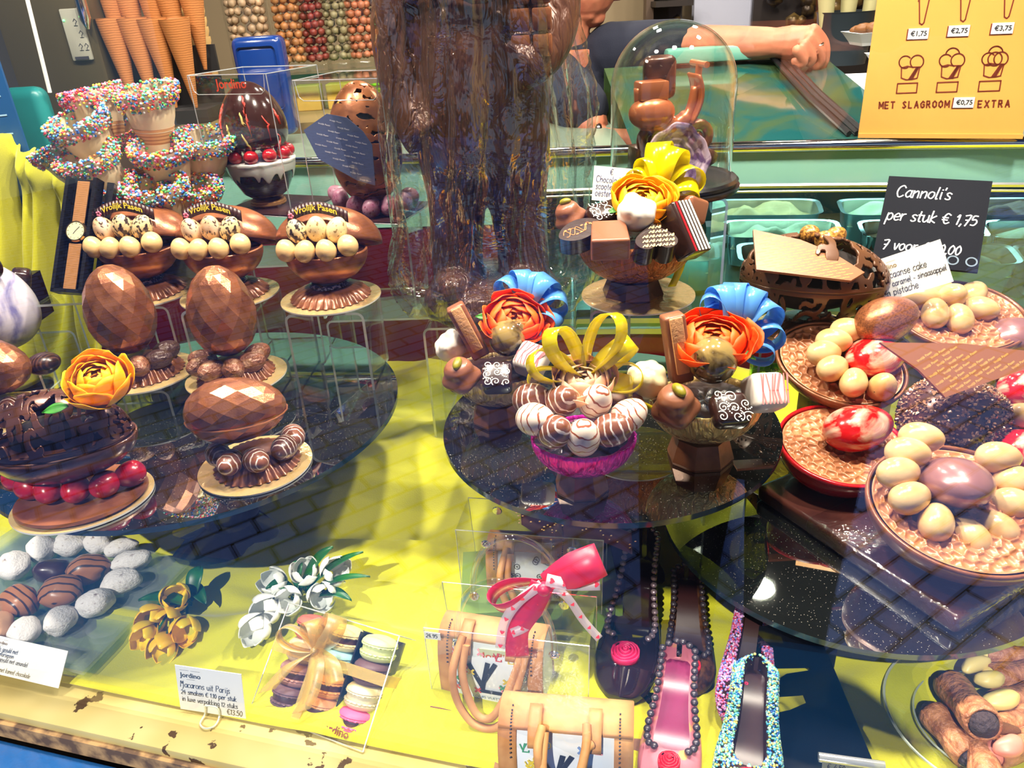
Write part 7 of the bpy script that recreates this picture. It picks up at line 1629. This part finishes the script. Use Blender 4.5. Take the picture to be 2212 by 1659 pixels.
# ---------------------------------------------------------------- chocolate shoes
def shoe(heel, toe, wmax, wheel, hh, label, m, inner, cat='chocolate shoe', trim=None, trimr=.0042, coat=None, rose=None, openk=.66, side=.020, rimf=.80, seed=0):
    """pump from heel to toe points on its bottom line; hh = heel height"""
    d = V(toe.x - heel.x, toe.y - heel.y, 0); L = d.length; ang = math.atan2(d.y, d.x)
    t = thing('chocolate_shoe', label, cat, (heel.x, heel.y, min(toe.z, heel.z)), 'chocolate ladies shoes', (0, 0, math.degrees(ang)))
    hw = lambda s: ((wheel / 2) * min(1, ((s + .002) / .06)) ** .5 + (wmax / 2 - wheel / 2) * (1 / (1 + math.exp(-(s - .48) * 14)))) * (1 if s < .74 else max(.0, 1 - ((s - .74) / .26) ** 2.2) ** .5)
    bot = lambda s: hh * (1 / (1 + math.exp((s - .40) * 12)))
    topz = lambda s: bot(s) + side * (1 + .25 * math.exp(-s / .06)) * (1 - .35 * max(0, s - .5) - (.45 * max(0, (s - .86) / .14)))
    n = 84
    iw = lambda s: hw(s) * rimf * max(0, 1 - max(0, (s - openk * .72) / (openk * .28)) ** 2.4) ** .5 if s < openk else 0
    def outer(s, v):       # v 0..1 from one bottom edge over to the other
        w = hw(s); zb, zt = bot(s), topz(s); a = (v - .5) * 2; k = abs(a); sd = 1 if a > 0 else -1; i_ = iw(s); x = s * L
        cl_ = 1 - i_ / max(1e-6, w * rimf); hump = 1 + .38 * cl_
        if k > .62: q = (1 - k) / .38; return (x, sd * w * (1 + .08 * math.sin(q * 3.1)), zb + (zt - zb) * q * .82)
        if k > .26: q = (.62 - k) / .36; y = w + (i_ - w) * q; return (x, sd * y, zb + (zt - zb) * (.82 + (.18 + .38 * cl_) * math.sin(q * 1.571)))
        q = (.26 - k) / .26; dep = min(1, i_ / (.25 * w + 1e-6)) if w > 1e-5 else 0; ze = zb + (zt - zb) * hump
        return (x, sd * i_ * (1 - max(0, q - .35) / .65), ze - (ze - zb - .005) * dep * min(1, q / .35))
    b = MB(); b.grid(outer, n, 45); b.grid(lambda s, v: (s * L, hw(s) * (v * 2 - 1), bot(s)), n, 5); b.build('upper', m, t, 60)
    if hh > .03: b = MB(); b.tube([(.012, 0, bot(0) + .002), (.012, 0, 0)], [.010, .0045], 12); b.build('heel', m, t)
    b = MB(); b.grid(lambda s, v: (L * (.03 + s * (openk - .03)), iw(.03 + s * (openk - .03)) * .98 * (v * 2 - 1), bot(.03 + s * (openk - .03)) + .0055), 30, 5); b.build('insole', inner, t, 180)
    # opening line
    rim_ = []; N = 260
    for i in range(N + 1):
        q = i / N; s = openk * (1 - (1 - q) ** 1.7) * .999
        rim_.append((s * L, (iw(s) + hw(s)) * .5 if rimf > .7 else iw(s), topz(s) + (.002 + side * .30 * (1 - iw(s) / max(1e-6, hw(s) * rimf)))))
    path = rim_ + [(x, -y, z) for x, y, z in rim_[::-1]]
    pts = [Vector(path[0])]
    for i in range(1, len(path)):
        if (Vector(path[i]) - pts[-1]).length > trimr * 1.9: pts.append(Vector(path[i]))
    if trim:
        b = MB()
        for p in pts: b.ball(p, trimr, 2, None, 0, (1, 1, .8))
        tb = b.build('bead_trim', trim, t, 180)
    if coat:
        b = MB(); rn = random.Random(seed)
        for i in range(4200):
            s, v = rn.random(), rn.random()
            if iw(s) > .001 and .385 < v < .615: continue
            p = Vector(outer(s, v)); c_ = V(L * s, 0, bot(s) + side * .4); nrm = (p - c_); nrm = nrm.normalized() if nrm.length > 0 else V(0, 0, 1); p = p + nrm * .0008
            b.ball(p, rn.uniform(.0014, .0019), 1, None, 0, (1, 1, 1), rn.choice(coat))
        tag(b.build('nonpareil_coat', sprm, t, 180), kind='stuff')
    if rose:
        sx, rr, cm = rose; b = MB(); c_ = V(sx * L, 0, topz(sx) + side * .40)
        for k in range(5):
            P_ = []
            for q in range(30): a = q * .42 + k * 1.3; r = rr * (.10 + .19 * k) * (1 + .02 * q * 0); P_.append((c_.x + r * math.cos(a) * (1 + .08 * math.sin(a * 2 + k)), c_.y + r * math.sin(a), c_.z + .006 - .0016 * k))
            b.strip(P_[:16 + (k % 2)], [V(0, 0, .0045)] * len(P_[:16 + (k % 2)]))
        b.ball(c_ + V(0, 0, -.002), rr * .86, 2, None, 0, (1, 1, .35)); solid(b.build('rose', cm, t, 180), .0018)
    return t
pinkrose = pm('pink_rose', lin((206, 28, 92)), .45); redrose = pm('red_rose', lin((214, 20, 46)), .4)
beadm = pm('silvered_bead', lin((150, 130, 140)), .22, .5, coat=.4, bump=(300, .5)); beadb = pm('dark_bead', lin((56, 48, 58)), .35, .1, coat=.3)
navychoc = pm('dark_glossy_chocolate', lin((36, 22, 30)), .10, 0, coat=.8)
shoe(A(1392, 1178, LZ + .07), A(1338, 1524, LZ + .012), .078, .046, .055, 'large dark glossy chocolate shoe with beaded rim and pink rose', navychoc, navychoc, trim=beadm, trimr=.0046, rose=(.80, .020, pinkrose), openk=.68, side=.030)
brsh = pm('bronze_glitter_chocolate', lin((112, 72, 48)), .35, .3, bump=(300, .5), mix=(lin((60, 34, 26)), 90, .4, .6)); pinksh = pm('pink_gold_flake', lin((196, 120, 132)), .4, mix=(lin((206, 160, 100)), 40, .56, .62))
inr = pm('dark_insole', lin((50, 24, 26)), .3); plum = pm('plum_insole', lin((120, 26, 76)), .3)
shoe(A(1482, 1250, LZ + .06), A(1492, 1505, LZ + .012), .060, .040, .045, 'bronze chocolate shoe with dark bead rim behind the pink shoe', brsh, inr, trim=beadb, trimr=.0042, rose=(.86, .013, redrose), openk=.74, side=.022)
shoe(A(1466, 1428, LZ + .045), A(1438, 1735, LZ + .012), .066, .044, .035, 'pink gold flecked chocolate shoe with dark bead rim and plum insole', pinksh, plum, trim=beadb, trimr=.0046, rose=(.84, .013, redrose), openk=.74, side=.024)
LIL = [lin(c_) for c_ in ((190, 120, 190), (206, 150, 206), (226, 200, 226), (196, 40, 70), (110, 120, 206), (214, 110, 160))]; TEA = [lin(c_) for c_ in ((60, 150, 190), (110, 206, 206), (190, 226, 206), (226, 206, 110), (40, 90, 170), (120, 190, 140))]
shoe(A(1632, 1292, LZ + .06), A(1600, 1585, LZ + .029), .060, .040, .045, 'lilac sprinkle coated chocolate shoe with pink rose behind the turquoise shoe', darkc, inr, coat=LIL, rimf=.56, rose=(.80, .016, pinkrose), openk=.72, side=.022, seed=3)
shoe(A(1630, 1462, LZ + .058), A(1608, 1775, LZ + .029), .066, .046, .035, 'turquoise sprinkle coated chocolate shoe with dark insole', darkc, inr, coat=TEA, rimf=.58, rose=(.84, .013, redrose), openk=.74, side=.024, seed=4)
P = A(1430, 1470, LZ); b = MB(); b.box((.0, .0, .010), (.055, .06, .018)); o = b.build('gold_stand', pm('gold_clear', lin((150, 140, 30)), .15, .3, coat=.5), None, 0, (P.x - .002, P.y + .05, LZ + .006)); tag(o, 'small olive gold block between the large dark shoe and bronze shoe', 'block')
# ---------------------------------------------------------------- cannoli in a glass dish
P = A(2120, 1585, LZ + .006)
t = thing('glass_dish', 'shallow clear glass dish holding the cannoli', 'dish', P); dishg = clear('dish_glass', (.93, .95, .95), .08, .02, k=2.0)
b = MB(); b.lathe([(0, 0), (.045, 0), (.05, .004), (.075, .016), (.105, .026), (.108, .028), (.105, .030), (.074, .020), (.048, .008), (0, .005)], 64); b.build('dish', dishg, t, 50)
b = MB(); b.tube([(.107 * math.cos(a * .0982), .107 * math.sin(a * .0982), .028) for a in range(64)], .0016, 6, closed=True); b.tube([(.074 * math.cos(a * .0982), .074 * math.sin(a * .0982), .018) for a in range(64)], .0012, 6, closed=True); b.build('rim', acredge, t)
fried = pm('fried_pastry', lin((196, 134, 90)), .5, 0, mix=(lin((140, 84, 50)), 70, .4, .65), bump=(110, .9, 3, .006)); crumb = pm('dark_crumb', lin((60, 46, 50)), .8, bump=(160, 1, 4, .006)); custard = pm('custard', lin((232, 212, 130)), .4); pinkc = pm('pink_cream', lin((226, 140, 120)), .4)
def cannolo(u, v, dz, rz, L, r, fm_, label, tilt=0):
    t = thing('cannolo', label, 'pastry', A(u, v, LZ + .03 + dz), 'cannoli in the glass dish', (0, tilt, rz))
    b = MB()
    def f(a, k): an = 2 * math.pi * a * 1.08; rr_ = r * (1 + .06 * an / 6.28 + .08 * math.sin(k * 9)) ; return ((k - .5) * L, rr_ * math.cos(an), rr_ * math.sin(an))
    b.grid(f, 30, 14); solid(b.build('shell', fried, t, 180), .003)
    b = MB(); b.ball((-L * .46, 0, 0), r * .92, 3, None, 0, (1.1, 1, 1)); b.ball((L * .46, 0, 0), r * .92, 3, None, 0, (1.1, 1, 1)); b.warp(lambda q: q + V(0, 0, 1) * .1 * r * mnoise.noise(q * 120)); b.build('filling', fm_, t, 180); return t
for j, (u, v, dz, rz, L, r, fm_, lb, tl) in enumerate(((2088, 1520, .032, 80, .088, .0165, crumb, 'upright cannolo with dark crumb ends at the dish rim', 22), (2052, 1585, .004, 100, .06, .014, crumb, 'cannolo with dark crumb end low in the dish', 0), (2195, 1418, .012, -14, .07, .012, custard, 'long pale cannolo at the top of the dish', 0), (2200, 1455, .016, 4, .07, .013, custard, 'cannolo below the long pale one', 0),
        (2205, 1510, .018, 12, .07, .014, custard, 'cannolo in the middle of the heap', 0), (2185, 1560, .02, 24, .07, .012, custard, 'slim cannolo below the middle of the heap', 8), (2200, 1612, .02, 10, .06, .014, pinkc, 'cannolo with pink cream end', 0), (2125, 1640, .014, 66, .06, .014, crumb, 'crumb coated cannolo at the lower picture border', 0))):
    cannolo(u, v, dz, rz, L, r, fm_, lb, tl)
for j, (u, v, dz, rz, L, W_, m_, lb) in enumerate(((2106, 1434, .026, -70, .042, .019, custard, 'pale yellow banana shaped sweet at the top of the heap'), (2140, 1468, .03, 95, .036, .020, custard, 'cut pale yellow sweet below the top one'), (2165, 1512, .036, 100, .046, .022, custard, 'fat yellow sweet in the middle of the heap'), (2150, 1572, .036, 75, .05, .015, fried, 'slim brown pastry stick under the fat yellow sweet'), (2182, 1612, .036, 110, .036, .022, pinkc, 'pink rounded sweet low in the heap'))):
    b = MB(); b.egg(1, 1, .05, 24, 16); b.warp(lambda q: V(q.x + .5 * q.z * q.z, q.y, q.z) * (1 + .10 * mnoise.noise(q * 3))); o = b.build('small_sweet', m_, None, 180, A(u, v, LZ + .03 + dz)); o.scale = (W_, W_, L); o.rotation_euler = (math.radians(90), 0, math.radians(rz)); tag(o, lb + ' in the glass dish', 'sweet', 'small sweets in the glass dish')
t, W, H = card('price_card', 'small price tag in clear holder at the lower picture border', 'price card', A(1775, 1672, LZ + .034), A(1900, 1690, LZ + .034), B(1776, 1644, A(1775, 1672, LZ + .034).y + .006), white, .001, 'white price cards')
b = MB(); scribe(b, '\u20ac 4.50 per stuk', H * .3, H * .04, None, .08 * W, .45 * H, 0, .1, .0006); b.build('handwriting', pm('blue_ink', lin((30, 40, 110)), .5), t, 0)
b = MB(); b.tube([(-.004, H + .004, 0), (W + .004, H + .004, 0)], .005, 10); b.build('holder', pvcedge, t)
# ---------------------------------------------------------------- the photographer outside, seen only as a reflection
pz = thing('person', 'person in dark clothes standing outside holding a phone, mirrored in the glass', 'person', (0, -.24, 0))
b = MB()
def lm(pts, rad): limb(b, [V(*p) for p in pts], rad, 14)
lm([(-.10, 0, .92), (-.11, .02, .50), (-.11, 0, .09)], [.095, .07, .05]); lm([(.10, 0, .92), (.11, .02, .50), (.12, 0, .09)], [.095, .07, .05])
b.tube([(0, 0, .86), (0, .01, 1.05), (0, 0, 1.30), (0, -.01, 1.46)], [.15, .14, .17, .10], 20); lm([(0, -.01, 1.44), (0, .0, 1.54)], [.06, .055])
b.ball((0, .02, 1.64), .1, 3, None, 0, (.82, 1, 1.2)); b.ball((0, .115, 1.62), .018, 2); b.ball((0, .10, 1.575), .03, 2)
for s_ in (-1, 1):
    lm([(s_ * .19, -.01, 1.40), (s_ * .24, .03, 1.20), (s_ * .10, .17, 1.38)], [.055, .045, .035])
    lm([(s_ * .10, .17, 1.38), (s_ * .075, .19, 1.44)], [.035, .03])
    for q in range(4): lm([(s_ * .075, .19, 1.43 + .018 * q), (s_ * .045, .20, 1.435 + .018 * q)], [.010, .008])
    lm([(s_ * .085, .18, 1.42), (s_ * .06, .165, 1.47)], [.011, .009])
remesh(b.build('body', skin, pz, 180), .009, 3)
b = MB()
lm([(-.10, 0, .94), (-.11, .02, .50), (-.11, 0, .12)], [.115, .085, .07]); lm([(.10, 0, .94), (.11, .02, .50), (.12, 0, .12)], [.115, .085, .07]); b.tube([(0, 0, .84), (0, 0, .98)], [.15, .16], 20); remesh(b.build('trousers', pm('dark_denim', lin((22, 30, 52)), .9), pz, 180), .011, 3)
b = MB(); b.tube([(0, 0, .82), (0, .01, 1.02), (0, 0, 1.30), (0, -.01, 1.45)], [.19, .18, .21, .12], 24)
for s_ in (-1, 1): lm([(s_ * .19, -.01, 1.39), (s_ * .245, .03, 1.20), (s_ * .12, .155, 1.36)], [.08, .065, .05])
remesh(b.build('jacket', pm('black_jacket', lin((18, 20, 28)), .8), pz, 180), .012, 3)
b = MB(); b.ball((0, -.01, 1.67), .108, 3, None, 0, (.86, .95, 1.15)); b.build('hair', pm('dark_hair', lin((40, 30, 26)), .7), pz, 180)
for s_ in (-1, 1):
    b = MB(); b.ball((s_ * .115, .06, .045), .06, 3, None, 0, (.8, 2.0, .75)); b.build('shoe', pm('blue_shoe', lin((40, 90, 150)), .6), pz, 180)
b = MB(); b.box((0, 0, 0), (.155, .008, .075), None, .003); o = b.build('mobile_phone', black, None, 30, (0, -.028, 1.535)); o.rotation_euler[0] = math.radians(-27); tag(o, 'black mobile phone held up by the person outside', 'phone')
